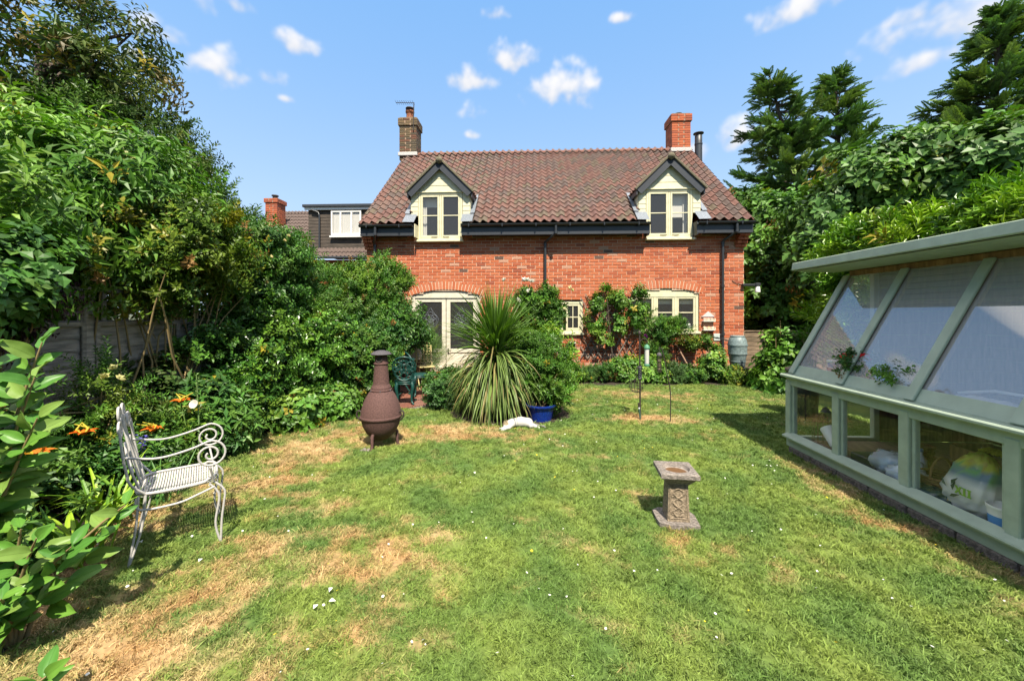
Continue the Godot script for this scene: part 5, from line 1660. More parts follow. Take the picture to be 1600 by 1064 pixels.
	part("rim", g, M.white, o)
	put_at(o, X, Vector3(0.12, f, 1.99))
	o = thing("storage_box", "stacked brown and green storage boxes behind the paint bucket", "box")
	part("lower_box", bxg(Vector3(0, 0.14, 0), Vector3(0.22, 0.28, 0.24), 0.01), M.timber_dark, o)
	part("upper_box", bxg(Vector3(0, 0.34, 0), Vector3(0.22, 0.10, 0.24), 0.01), tinted("plain", 0.03, 0.28, 0.06), o)
	put_at(o, X, Vector3(0.38, f, 2.0))
	o = thing("folded_cloth", "pale blue cloth folded on top of the storage boxes", "cloth")
	for k in 4:
		part("fold", lump(Vector3(0.01 * (k % 2), k * 0.035, 0), Vector3(0.20, 0.05, 0.22), 60 + k, 0.15, 16), tinted("matte", 0.22, 0.36, 0.50), o)
	put_at(o, X, Vector3(0.38, f + 0.392, 1.98))
	o = thing("pot_stack", "stack of terracotta pots in the dark middle lower window", "pots")
	for k in 4:
		g = Geo.new(); g.t.origin = Vector3(0.008 * (k % 2), k * 0.045, 0); g.lathe(cup(0.05, 0.075, 0.12, 0.006, 0.006), 18)
		part("pot", g, M.terracotta, o)
	put_at(o, X, Vector3(0.55, f, 0.98))
	o = thing("grey_bin", "blue grey plastic bin at the back of the nearest lower window", "bin")
	g = Geo.new(); g.lathe(cup(0.12, 0.16, 0.42, 0.008, 0.012), 22)
	part("body", g, tinted("plain", 0.20, 0.26, 0.32), o)
	put_at(o, X, Vector3(0.80, f, 1.72))
	o = thing("white_bottle", "white plastic bottle standing beside the pot stack", "bottle")
	g = Geo.new(); g.lathe([Vector2(0, 0), Vector2(0.045, 0), Vector2(0.045, 0.17), Vector2(0.018, 0.21), Vector2(0.018, 0.24), Vector2(0, 0.24)], 16)
	part("body", g, M.white, o)
	g = Geo.new(); g.lathe([Vector2(0.021, 0.24), Vector2(0.021, 0.265), Vector2(0, 0.266)], 12)
	part("cap", g, tinted("plain", 0.05, 0.12, 0.40), o)
	put_at(o, X, Vector3(0.42, f, 1.10))
	o = thing("yellow_gloves", "pair of yellow green garden gloves behind the compost sack", "gloves")
	for k in 2:
		g = Geo.new()
		for j in 5: g.tube([Vector3(0, 0, k * 0.09), Vector3(-0.04, 0.03, k * 0.09 - 0.03 + j * 0.015), Vector3(-0.09, 0.01, k * 0.09 - 0.06 + j * 0.03)], [0.02, 0.014, 0.008], 6)
		part("glove", g, tinted("matte", 0.50, 0.48, 0.05), o)
	put_at(o, X, Vector3(0.5, f + 0.40, 1.62))
	o = thing("wooden_crate", "wooden crate at the back of the sunhouse floor", "crate")
	for k in 3:
		part("slat", bxg(Vector3(0, 0.07 + k * 0.13, 0), Vector3(0.02, 0.11, 0.5), 0.003), M.timber, o)
	for z in [-0.24, 0.24]: part("end", bxg(Vector3(0.16, 0.2, z), Vector3(0.30, 0.39, 0.02)), M.timber, o)
	part("base", bxg(Vector3(0.16, 0.01, 0), Vector3(0.30, 0.02, 0.46)), M.timber, o)
	put_at(o, X, Vector3(0.42, f, 1.60))

func potted(called: String, label: String, at: Vector3, r: float, h: float, m: Material, blobs: Array, clumps: int, cr: float, per: int, mesh: String, pal: Array, scale := 1.0, sx := 1.0) -> Node3D:
	var o := thing(called, label, "potted plant", at)
	var g := Geo.new(); g.lathe(cup(r * 0.72, r, h, r * 0.07, r * 0.06), 22, sx, 1.0)
	part("pot", g, m, o)
	g = Geo.new(); g.t.origin = Vector3(0, h * 0.84, 0); g.lathe([Vector2(r * 0.9, 0), Vector2(r * 0.5, h * 0.03), Vector2(0, h * 0.05)], 16, sx, 1.0)
	part("soil", g, M.soil, o)
	var heads := crown(o, "foliage", blobs, clumps, cr, per, mesh, "leaf", pal, scale, 0.6)
	var st := Geo.new()
	for k in mini(9, heads.size()):
		st.tube([Vector3(rf(-0.3, 0.3) * r, h * 0.85, rf(-0.3, 0.3) * r), heads[k] * Vector3(0.6, 0.7, 0.6) + Vector3(0, h * 0.2, 0), heads[k]], [0.006, 0.005, 0.002], 5)
	part("stems", st, M.stem, o)
	return o

# ---------------------------------------------------------------- neighbouring house
func make_neighbour() -> void:
	rng.seed = 51
	var H := thing("neighbour_house", "brown tiled neighbouring house with a dark clad flat roofed dormer", "house", Vector3(-6.6, 0, -15.0), TURN)
	var g := Geo.new()
	g.box(Vector3(0.5, 1.8, -2.0), Vector3(9.0, 3.6, 4.4))
	part("wall", g, brick_mat[3], H)
	# interlocking tiles in rolls, slope facing the garden, split round the dormer
	var tl := Geo.new()
	var a := deg_to_rad(38)
	for r in 13:
		var s0 := r * 0.31
		for k in 68:
			var x0 := -4.0 + k * 0.15
			if x0 > -1.16 and x0 < 3.2 and s0 > 0.50: continue
			for h in 2:
				var z := func(s, up): return Vector3(0, 3.62 + s * sin(a) + up * cos(a), 0.75 - s * cos(a) + up * sin(a))
				var p := Vector3(x0 + h * 0.075, 0, 0)
				var l0 := 0.05 if h == 0 else 0.0
				var l1 := 0.0 if h == 0 else 0.05
				var q := Vector3(x0 + h * 0.075 + 0.075, 0, 0)
				tl.quad(p + z.call(s0, l0 + 0.03), q + z.call(s0, l1 + 0.03), q + z.call(s0 + 0.33, l1), p + z.call(s0 + 0.33, l0))
				tl.quad(p + z.call(s0, l0), q + z.call(s0, l1), q + z.call(s0, l1 + 0.03), p + z.call(s0, l0 + 0.03))
	part("roof", tl, M.ntile, H, "stuff")
	part("ridge", bxg(Vector3(0.0, 6.02, -2.35), Vector3(8.4, 0.12, 0.25), 0.04), M.ntile, H)
	part("gutter", bxg(Vector3(0.5, 3.60, 0.86), Vector3(9.2, 0.08, 0.1), 0.02), M.plastic_black, H)
	var D := Node3D.new(); D.name = "dormer"; H.add_child(D, true)
	part("dormer_wall", bxg(Vector3(1.0, 4.80, -1.15), Vector3(4.26, 1.70, 2.2)), M.clad, D)
	for k in 13:
		var b := Geo.new()
		b.t = Transform3D(Basis(Vector3(1, 0, 0), -0.08), Vector3(1.0, 4.03 + k * 0.122, -0.03))
		b.box(Vector3(0, 0.06, 0), Vector3(4.30, 0.124, 0.02))
		part("cladding_board", b, M.clad, D)
	part("roof_edge", bxg(Vector3(1.0, 5.66, -1.1), Vector3(4.60, 0.10, 2.5), 0.01), M.black, D)
	part("eave_board", bxg(Vector3(1.0, 5.56, 0.06), Vector3(4.50, 0.10, 0.04), 0.006), M.white, D)
	var pipe := Geo.new()
	pipe.tube([Vector3(-0.98, 5.52, 0.10), Vector3(-0.72, 5.42, 0.06), Vector3(-0.68, 5.3, 0.05), Vector3(-0.68, 4.05, 0.05)], 0.032, 6)
	part("downpipe", pipe, M.plastic_black, D)
	part("lead_apron", bxg(Vector3(1.0, 4.0, 0.05), Vector3(4.4, 0.05, 0.10)), M.lead, D)
	var W := Node3D.new(); W.name = "window"; H.add_child(W, true)
	var f := Geo.new()
	frame_rect(f, -0.24, 0.92, 4.56, 5.48, 0.055, -0.01, 0.05)
	for x in [0.13, 0.55]: f.box(Vector3(x, 5.02, 0.02), Vector3(0.06, 0.82, 0.05))
	part("window_frame", f, M.white, W)
	part("window_sill", bxg(Vector3(0.34, 4.50, 0.06), Vector3(1.2, 0.06, 0.12)), M.white, W)
	for s in [[-0.18, 0.10], [0.16, 0.52], [0.58, 0.86]]:
		pane(W, s[0], s[1], 4.62, 5.42, 0.01, M.glass)
		var cu := Geo.new()
		var n := 10
		for k in n:
			var x0: float = lerpf(s[0], s[1], float(k) / n)
			var x1: float = lerpf(s[0], s[1], float(k + 1) / n)
			var z0 := 0.0 if k % 2 else -0.012
			cu.quad(Vector3(x0, 4.62, z0 - 0.004), Vector3(x1, 4.62, -0.012 - z0 - 0.004), Vector3(x1, 5.42, -0.012 - z0 - 0.004), Vector3(x0, 5.42, z0 - 0.004))
		part("net_curtain", cu, M.curtain, W)
	var C := Node3D.new(); C.name = "chimney"; H.add_child(C, true)
	brick_stack(C, -3.35, -2.85, -1.3, -0.75, 4.4, 6.05, [brick_mat[1], brick_mat[3], brick_mat[6]])
	brick_stack(C, -3.39, -2.81, -1.34, -0.71, 6.052, 6.22, [brick_mat[3], brick_mat[6]])
	var pt := Geo.new(); pt.t.origin = Vector3(-3.1, 6.22, -1.0)
	pt.lathe([Vector2(0.10, 0), Vector2(0.09, 0.14), Vector2(0.13, 0.15), Vector2(0.13, 0.19), Vector2(0, 0.2)], 12)
	part("chimney_pot", pt, M.iron_dark, C)

# ---------------------------------------------------------------- planting near the house
func climber_flowers(o: Node3D, pts: Array, r: float, c: Color) -> void:
	flowers(o, pts.map(func(p): return p - o.position), r, c)
func make_planting() -> void:
	rng.seed = 61
	# cordyline
	var o := thing("cordyline_palm", "large spiky cordyline with strap leaves in front of the doors", "plant", Vector3(-0.25, 0, -6.2))
	var g := Geo.new()
	g.tube([Vector3.ZERO, Vector3(0.02, 0.5, 0), Vector3(0, 1.15, 0)], [0.075, 0.06, 0.05], 10)
	part("trunk", g, M.bark, o)
	for up in [true, false]:
		g = Geo.new()
		for k in (430 if up else 620):
			var an := rf(0, TAU)
			var b := Vector3(cos(an) * 0.04, rf(0.90, 1.22) if up else rf(0.40, 1.0), sin(an) * 0.04)
			var el := rf(0.35, 1.5) if up else rf(-0.45, 0.55)
			var d := Vector3(cos(an) * cos(el), sin(el), sin(an) * cos(el))
			var t := rf(0.7, 1.2)
			g.col = Color(0.105, 0.195, 0.034) * t if up else (Color(0.145, 0.215, 0.055) * t if rng.randf() < 0.80 else Color(0.25, 0.21, 0.08) * t)
			g.col.a = 1.0
			g.strap(b, d, rf(0.72, 1.04) if up else rf(0.75, 1.02), rf(0.020, 0.031), rf(0.01, 0.09) if up and el > 0.8 else (rf(0.05, 0.14) if up else rf(0.26, 0.55)), 8, rf(-0.6, 0.6))
		part("upright_leaves" if up else "hanging_leaves", g, M.leaf, o, "stuff")
	# blue pot with its shrub
	o = potted("blue_pot_shrub", "green shrub spilling from a glossy cobalt blue glazed pot", Vector3(0.43, 0.0, -5.98), 0.228, 0.245, M.blue_glaze, [[0.04, 0.66, -0.15, 0.30, 0.30, 0.24], [0.20, 0.50, -0.05, 0.18], [-0.06, 0.92, -0.3, 0.28], [0.33, 0.30, -0.02, 0.12]], 95, 0.10, 13, "privet", LIGHT.slice(0, 3) + [[0.075, 0.16, 0.03]], 0.75)
	bush("lupin_clump", "light green leafy clump between the cordyline and the wall", "plant", [[0.55, 0.50, -7.3, 0.40], [0.72, 0.85, -7.8, 0.36], [0.38, 0.80, -7.6, 0.36]], 75, 0.13, 12, "rose", "leaf", LIGHT + [[0.19, 0.32, 0.03]], 1.0, 0.5, 0.014, "", "stem")
	# climbers on the wall
	o = bush("white_rose", "climbing white rose on the wall beside the small window", "climber", [[0.60, 1.90, -9.9, 0.38, 0.32, 0.18], [0.95, 1.62, -9.9, 0.28, 0.42, 0.18], [0.85, 1.05, -9.8, 0.28, 0.42, 0.2], [0.40, 1.50, -9.85, 0.38, 0.45, 0.18], [0.50, 0.75, -9.7, 0.36, 0.5, 0.22]], 115, 0.14, 14, "rose", "leaf", LIGHT.slice(0, 3) + MIDG.slice(0, 2), 0.95, 0.4, 0.02, "", "stem")
	climber_flowers(o, [Vector3(-0.18, 2.40, -9.6), Vector3(0.38, 2.40, -9.55), Vector3(0.47, 2.36, -9.52), Vector3(0.41, 2.13, -9.5), Vector3(0.13, 1.92, -9.5), Vector3(0.30, 2.41, -9.6)], 0.085, Color(0.72, 0.70, 0.62))
	climber_flowers(o, [Vector3(1.45, 2.24, -9.8), Vector3(1.48, 2.17, -9.8), Vector3(1.28, 1.70, -9.65), Vector3(0.96, 1.28, -9.5), Vector3(1.02, 1.20, -9.5), Vector3(1.13, 1.03, -9.5), Vector3(1.1, 0.82, -9.45)], 0.07, Color(0.62, 0.58, 0.30))
	o = bush("grape_vine", "broad leaved vine on the trellis between the two ground floor windows", "climber", [[2.42, 2.02, -10.08, 0.30, 0.24, 0.10], [2.98, 1.98, -10.02, 0.30, 0.28, 0.10], [2.12, 1.55, -10.08, 0.18, 0.40, 0.08], [2.55, 1.22, -10.05, 0.36, 0.20, 0.10], [2.30, 0.95, -10.05, 0.20, 0.26, 0.08], [3.18, 1.55, -10.0, 0.18, 0.30, 0.08]], 46, 0.11, 9, "vine", "leaf", LIGHT, 0.78, 0.2, 0.02, "", "bark")
	bush("clematis", "purple flowered clematis and jasmine in front of the kitchen window", "climber", [[3.75, 1.18, -9.85, 0.30, 0.18, 0.14], [4.12, 1.24, -9.85, 0.24, 0.14, 0.12], [3.62, 0.82, -9.8, 0.20, 0.24, 0.12], [3.35, 1.45, -9.95, 0.16, 0.28, 0.10]], 62, 0.11, 11, "privet", "leaf", LIGHT + MIDG.slice(0, 1), 0.85, 0.3, 0.012, "", "stem")
	climber_flowers(get_child(get_child_count() - 1), [Vector3(3.28, 1.02, -9.6), Vector3(3.24, 1.06, -9.62)], 0.05, Color(0.12, 0.01, 0.12))
	# low plants along the foot of the wall
	var lows := [["border_geranium", "low leafy plant right of the climbing rose at the wall foot", 1.35, -9.3, 0.22, "rose", LIGHT], ["border_grass", "tufty green plant below the boiler flue", 1.75, -9.35, 0.2, "fine", MIDG], ["border_marjoram", "rounded low plant below the vine", 2.15, -9.3, 0.24, "privet", MIDG], ["border_hosta", "broad leaved light plant left of the seed feeders", 2.70, -9.35, 0.34, "vine", LIGHT], ["border_anemone", "broad leaved plant behind the seed feeder pole", 3.15, -9.3, 0.36, "vine", LIGHT], ["border_sedum", "grey green low mound right of the bent feeder rod", 3.72, -9.2, 0.24, "privet", [[0.09, 0.17, 0.05], [0.07, 0.14, 0.04]]], ["border_mint", "spreading low herb left of the red watering can", 4.12, -9.15, 0.20, "rose", MIDG], ["border_mallow", "tall leafy plant left of the water butt", 4.72, -9.25, 0.24, "vine", LIGHT], ["border_nettle", "pale leafed clump at the foot of the water butt", 5.05, -9.0, 0.20, "rose", YELLOWY]]
	for q in lows:
		var r: float = q[4] * 0.82
		var bl := [[q[2], r * 0.75, q[3], r, r * 0.9, r * 0.8], [q[2] + r * 0.6, r * 0.55, q[3] + 0.1, r * 0.7]]
		if q[0] == "border_mallow": bl = [[q[2], 0.5, q[3], 0.16, 0.30, 0.15], [q[2], 0.2, q[3], 0.26, 0.2, 0.2], [q[2] - 0.1, 0.85, q[3], 0.12, 0.16, 0.12]]
		bush(q[0], q[1], "plant", bl, int(34 + r * 60), 0.085, 10, q[5], "leaf", q[6], 0.75, 0.7, 0.008, "low plants along the wall", "stem")
	o = bush("hollyhock_plant", "tall hollyhock with big round leaves by the sunhouse corner", "plant", [[5.62, 0.35, -8.3, 0.26, 0.32, 0.26], [5.68, 0.80, -8.35, 0.18, 0.32, 0.16], [5.50, 0.15, -8.15, 0.26, 0.15, 0.25]], 52, 0.10, 8, "broad", "leaf", LIGHT.slice(0, 3), 0.75, 0.4, 0.014, "", "stem")
	g = Geo.new()
	for q in [[0.0, 0.0, 1.45], [0.22, -0.03, 1.25], [-0.12, 0.05, 1.1]]: g.tube([Vector3(q[0] * 0.5, 0, q[1]), Vector3(q[0], q[2] * 0.6, q[1]), Vector3(q[0] * 1.1, q[2], q[1])], [0.012, 0.009, 0.004], 5)
	part("flower_stalks", g, M.stem, o)
	# rosemary, planters, pots on the patio
	potted("rosemary_pot", "upright rosemary bush in a pot beside the french doors", Vector3(-2.12, 0.033, -9.35), 0.19, 0.30, M.terracotta, [[0, 0.75, 0, 0.25, 0.42, 0.22], [0.06, 0.5, 0.05, 0.28, 0.3, 0.22]], 75, 0.11, 14, "needle", [[0.11, 0.20, 0.045], [0.085, 0.165, 0.045], [0.14, 0.24, 0.05]], 1.0)
	potted("grey_pot_geranium", "trailing geranium in a grey pot at the corner of the patio", Vector3(-1.12, 0.0, -6.68), 0.12, 0.16, tinted("matte", 0.16, 0.13, 0.14), [[0.0, 0.26, 0.0, 0.22, 0.14, 0.18]], 42, 0.08, 12, "rose", [[0.06, 0.15, 0.04], [0.08, 0.18, 0.05]], 0.7)
	potted("parsley_pot", "bright curly green herb in a pot behind the grey pot", Vector3(-1.22, 0.0, -7.10), 0.15, 0.2, M.terracotta, [[0.0, 0.32, 0.0, 0.24, 0.16, 0.2], [0.25, 0.38, -0.2, 0.2]], 50, 0.09, 13, "rose", MIDG, 0.7)
	potted("terracotta_shrub", "dark leaved shrub in a mossy terracotta pot behind the chiminea", Vector3(-2.55, 0.033, -6.98), 0.17, 0.28, tinted("terracotta", 0.26, 0.15, 0.07), [[0.05, 0.55, 0.0, 0.32], [0.1, 0.85, -0.1, 0.28]], 80, 0.10, 13, "rose", MIDG, 0.9)
	for q in [["black_planter", "black plastic trough on a stand behind the chiminea", Vector3(-2.62, 0.033, -7.62), Vector3(0.52, 0.26, 0.30), "plastic_black", "planter"], ["white_planter", "white plastic trough on a stand left of the doors", Vector3(-2.24, 0.033, -8.75), Vector3(0.42, 0.22, 0.24), "white", "planter"]]:
		o = thing(q[0], q[1], q[5], q[2])
		var s: Vector3 = q[3]
		g = Geo.new()
		for w in [[Vector3(0, 0.55, s.z * 0.5), Vector3(s.x, s.y, 0.015)], [Vector3(0, 0.55, -s.z * 0.5), Vector3(s.x, s.y, 0.015)], [Vector3(s.x * 0.5, 0.55, 0), Vector3(0.015, s.y, s.z - 0.017)], [Vector3(-s.x * 0.5, 0.55, 0), Vector3(0.015, s.y, s.z - 0.017)], [Vector3(0, 0.55 - s.y * 0.5 + 0.01, 0), Vector3(s.x - 0.02, 0.015, s.z - 0.02)]]:
			g.box(w[0] + Vector3(0, 0.12, 0), w[1], 0.004)
		part("trough", g, M[q[4]], o)
		part("rim", bxg(Vector3(0, 0.55 + 0.12 + s.y * 0.5, s.z * 0.5 + 0.008), Vector3(s.x + 0.05, 0.03, 0.03), 0.006), M[q[4]], o)
		part("soil", bxg(Vector3(0, 0.60 + s.y * 0.5, 0), Vector3(s.x - 0.03, 0.04, s.z - 0.03)), M.soil, o)
		for x in [-1, 1]:
			for z in [-1, 1]: part("leg", bxg(Vector3(x * s.x * 0.4, 0.27, z * s.z * 0.36), Vector3(0.04, 0.54, 0.04), 0.004), M.timber_dark, o)
	# --- left border: low plants between fence and lawn
	var bd := [["border_peony", "peony like leafy clump at the lawn edge below the hedge", [[-3.42, 0.24, -4.55, 0.30, 0.24, 0.30], [-3.6, 0.42, -4.7, 0.28]], 60, "long", MIDG, 0.8], ["border_comfrey", "broad leaved weeds at the lawn edge near the chiminea", [[-3.05, 0.18, -5.65, 0.26, 0.2, 0.3], [-2.75, 0.16, -6.2, 0.24, 0.18, 0.25]], 55, "vine", LIGHT, 0.9], ["border_phlox", "tall mixed green perennials against the fence behind the white chair", [[-3.75, 0.28, -3.55, 0.24, 0.28, 0.36], [-3.6, 0.24, -4.1, 0.28, 0.24, 0.3]], 60, "privet", LIGHT, 0.9], ["border_salvia", "low grey green foliage around the blue flower spike", [[-3.35, 0.16, -3.55, 0.20, 0.18, 0.22], [-3.55, 0.18, -3.05, 0.22, 0.2, 0.25]], 36, "rose", MIDG, 0.85], ["border_ivy", "ivy spreading along the foot of the fence", [[-3.95, 0.22, -2.7, 0.2, 0.24, 0.35], [-3.95, 0.25, -3.6, 0.18, 0.26, 0.4], [-3.95, 0.6, -4.3, 0.16, 0.5, 0.22]], 60, "vine", DARK, 0.8], ["border_hellebore", "dark leafy clump under the large leaved shrub at left", [[-3.35, 0.2, -2.2, 0.28, 0.22, 0.3], [-2.75, 0.14, -1.7, 0.2, 0.16, 0.2]], 42, "long", MIDG, 0.8], ["smoke_bush", "purple leaved smoke bush at the far left above the fence", [[-4.1, 1.72, -3.3, 0.20, 0.24, 0.2], [-4.15, 1.5, -3.0, 0.2, 0.22, 0.2]], 40, "small", [[0.07, 0.03, 0.05], [0.10, 0.05, 0.07]], 0.9], ["hydrangea_bush", "leafy green hydrangea at the far left behind the large leaved shrub", [[-3.9, 1.62, -2.75, 0.3, 0.22, 0.3], [-4.0, 1.9, -3.1, 0.3]], 45, "vine", MIDG, 0.9]]
	for q in bd:
		bush(q[0], q[1], "plant", q[2], q[3], 0.10, 12, q[4], "leaf", q[5], q[6], 0.55, 0.01, "plants in the left border", "stem")
	o = bush("border_hibiscus", "tall wispy plant with pale yellow flowers between fence and chair", "plant", [[-3.68, 0.60, -3.55, 0.15, 0.40, 0.16], [-3.58, 0.98, -3.55, 0.13, 0.20, 0.13], [-3.80, 0.7, -3.0, 0.15, 0.4, 0.16]], 55, 0.08, 8, "fine", "leaf", LIGHT + YELLOWY.slice(0, 2), 1.2, 0.6, 0.008, "plants in the left border", "stem")
	climber_flowers(o, [Vector3(-3.46, 1.12, -3.45), Vector3(-3.52, 1.05, -3.42), Vector3(-3.42, 1.03, -3.45)], 0.05, Color(0.50, 0.47, 0.20))
	make_border_flowers()
	make_big_leaf_shrub()

func lily(label: String, at: Vector3, lean: Vector3, heads: int) -> void:
	var o := thing("orange_daylily", label, "flower", Vector3(at.x - lean.x, 0, at.z - lean.z), 0, "orange daylilies in the border")
	var top := Vector3(lean.x, at.y, lean.z)
	var g := Geo.new()
	g.tube([Vector3.ZERO, top * Vector3(0.3, 0.6, 0.3), top], [0.007, 0.006, 0.004], 5)
	part("stalk", g, tinted("matte", 0.10, 0.18, 0.03), o)
	for h in heads:
		g = Geo.new()
		var c := top + Vector3(rf(-0.05, 0.05), rf(-0.05, 0.02), rf(-0.04, 0.04)) * (1 if h else 0)
		for k in 6:
			var an := TAU * k / 6.0 + h
			g.col = Color(0.72, 0.13, 0.01) * rf(0.8, 1.1)
			g.strap(c, Vector3(cos(an), 0.75, sin(an)), 0.105, 0.044, 0.33, 5)
		part("flower_head", g, M.petal, o)
	g = Geo.new()
	for k in 3:
		g.col = Color(0.40, 0.34, 0.03)
		g.tube([top, top + Vector3(rf(-0.05, 0.05), 0.05, rf(-0.05, 0.05)), top + Vector3(rf(-0.09, 0.09), 0.09, rf(-0.09, 0.09))], [0.004, 0.010, 0.004], 5)
	part("buds", g, M.petal, o)
func leaf_clump(called: String, label: String, at: Vector3, n: int, l0: float, l1: float, w: float, pal: Array, sag0: float, sag1: float) -> void:
	var o := thing(called, label, "plant", at)
	for k in n:
		var g := Geo.new()
		var an := rf(0, TAU)
		g.col = pick(pal, 0.8, 1.2)
		g.strap(Vector3(rf(-0.10, 0.10), 0.0, rf(-0.10, 0.10)), Vector3(cos(an) * 0.55, 1.0, sin(an) * 0.55), rf(l0, l1), w * rf(0.7, 1.2), rf(sag0, sag1), 8)
		part("leaf", g, M.leaf, o)
func make_border_flowers() -> void:
	lily("orange daylily beside the large leaved shrub at far left", Vector3(-2.98, 0.70, -2.48), Vector3(0.08, 0, 0.05), 2)
	lily("orange daylily seen through the arm of the white chair", Vector3(-3.26, 0.53, -3.6), Vector3(0.05, 0, 0.1), 1)
	lily("orange daylily left of the white hollyhock flower", Vector3(-3.34, 0.70, -4.0), Vector3(-0.04, 0, 0.05), 1)
	lily("faded orange and yellow daylily in the middle of the left border", Vector3(-3.46, 0.62, -3.2), Vector3(0.1, 0, 0.0), 1)
	for q in [["daylily_clump", "arching lime daylily leaves at the front of the left border", Vector3(-2.78, 0, -2.55)], ["daylily_clump", "arching lime daylily leaves against the back of the white chair", Vector3(-3.05, 0, -3.0)], ["daylily_clump", "arching lime daylily leaves at the far left edge", Vector3(-3.15, 0, -2.25)]]:
		leaf_clump(q[0], q[1], q[2], 34, 0.40, 0.66, 0.024, LIME + [[0.16, 0.26, 0.03]], 0.14, 0.34)
	leaf_clump("border_iris", "darker upright strap leaves beside the back legs of the white chair", Vector3(-3.0, 0, -3.35), 26, 0.3, 0.5, 0.018, MIDG, 0.05, 0.2)
	var o := thing("white_hollyhock", "hollyhock spire with one white flower above the chair arm", "flower", Vector3(-3.21, 0, -4.05))
	var g := Geo.new()
	g.tube([Vector3.ZERO, Vector3(0.01, 0.5, 0), Vector3(0.0, 0.98, 0.02)], [0.009, 0.007, 0.004], 6)
	part("stalk", g, tinted("matte", 0.12, 0.20, 0.06), o)
	g = Geo.new()
	g.t = Transform3D(Basis(Vector3(1, 0, 0), 1.2), Vector3(0.0, 0.68, 0.03))
	g.lathe([Vector2(0.006, 0), Vector2(0.020, 0.018), Vector2(0.044, 0.030), Vector2(0.043, 0.032), Vector2(0.016, 0.018), Vector2(0, 0.010)], 15)
	part("flower_head", g, tinted("petal", 0.55, 0.52, 0.46), o)
	g = Geo.new()
	for k in 16:
		var y := 0.74 + k * 0.016
		g.col = Color(0.22, 0.34, 0.12)
		g.leaf(Vector3(0, y, 0.01), Vector3(cos(k * 2.4), 0.6, sin(k * 2.4)).normalized(), Vector3.UP, 0.03, 0.02)
	for k in 9:
		g.col = pick(LIGHT)
		g.leaf(Vector3(0, 0.1 + k * 0.06, 0), Vector3(cos(k * 2.1), 0.25, sin(k * 2.1)).normalized(), Vector3.UP, 0.15 - k * 0.008, 0.13 - k * 0.008, 0.12)
	part("leaves", g, M.leaf, o)
	o = thing("blue_salvia", "violet blue flower spike behind the white chair", "flower", Vector3(-3.22, 0, -3.45))
	g = Geo.new(); g.tube([Vector3.ZERO, Vector3(0.0, 0.5, 0)], [0.006, 0.003], 5)
	part("stalk", g, M.stem, o)
	g = Geo.new()
	for k in 44:
		g.col = Color(0.09, 0.08, 0.36) * rf(0.7, 1.4)
		g.leaf(Vector3(rf(-0.04, 0.04) * (k % 2), 0.30 + k * 0.0055, 0), Vector3(cos(k * 2.4), 0.5, sin(k * 2.4)).normalized(), Vector3.UP, 0.035, 0.022)
	part("flower_head", g, M.petal, o)

func big_leaf(seed_: int) -> ArrayMesh:
	# one glossy leaf about 1 long lying along +x, with midrib fold, wavy edge and curl
	var r := RandomNumberGenerator.new(); r.seed = seed_
	var g := Geo.new()
	var n := 8
	var rows := []
	var curl := r.randf_range(0.10, 0.32)
	var ph := r.randf_range(0, 6)
	for k in n + 1:
		var f := float(k) / n
		var w := 0.235 * pow(sin(PI * pow(f, 0.82)), 0.85) + 0.003
		var y := -curl * f * f
		var row := []
		for s in [-1.0, -0.5, 0.0, 0.5, 1.0]:
			var edge := 0.022 * sin(f * 13.0 + ph + s * 2.0) * absf(s)
			row.append(Vector3(f, y + absf(s) * w * 0.42 + edge, s * w))
		rows.append(row)
	for k in n:
		for j in 4:
			g.col = Color.WHITE * (1.12 if j in [1, 2] else 0.95)
			g.quad(rows[k][j], rows[k][j + 1], rows[k + 1][j + 1], rows[k + 1][j])
	g.col = Color(1.9, 1.6, 1.5)
	var rib := []
	for k in n + 1: rib.append(rows[k][2] + Vector3(0, 0.004, 0))
	g.tube(rib, 0.006, 4)
	return smooth(g).mesh()
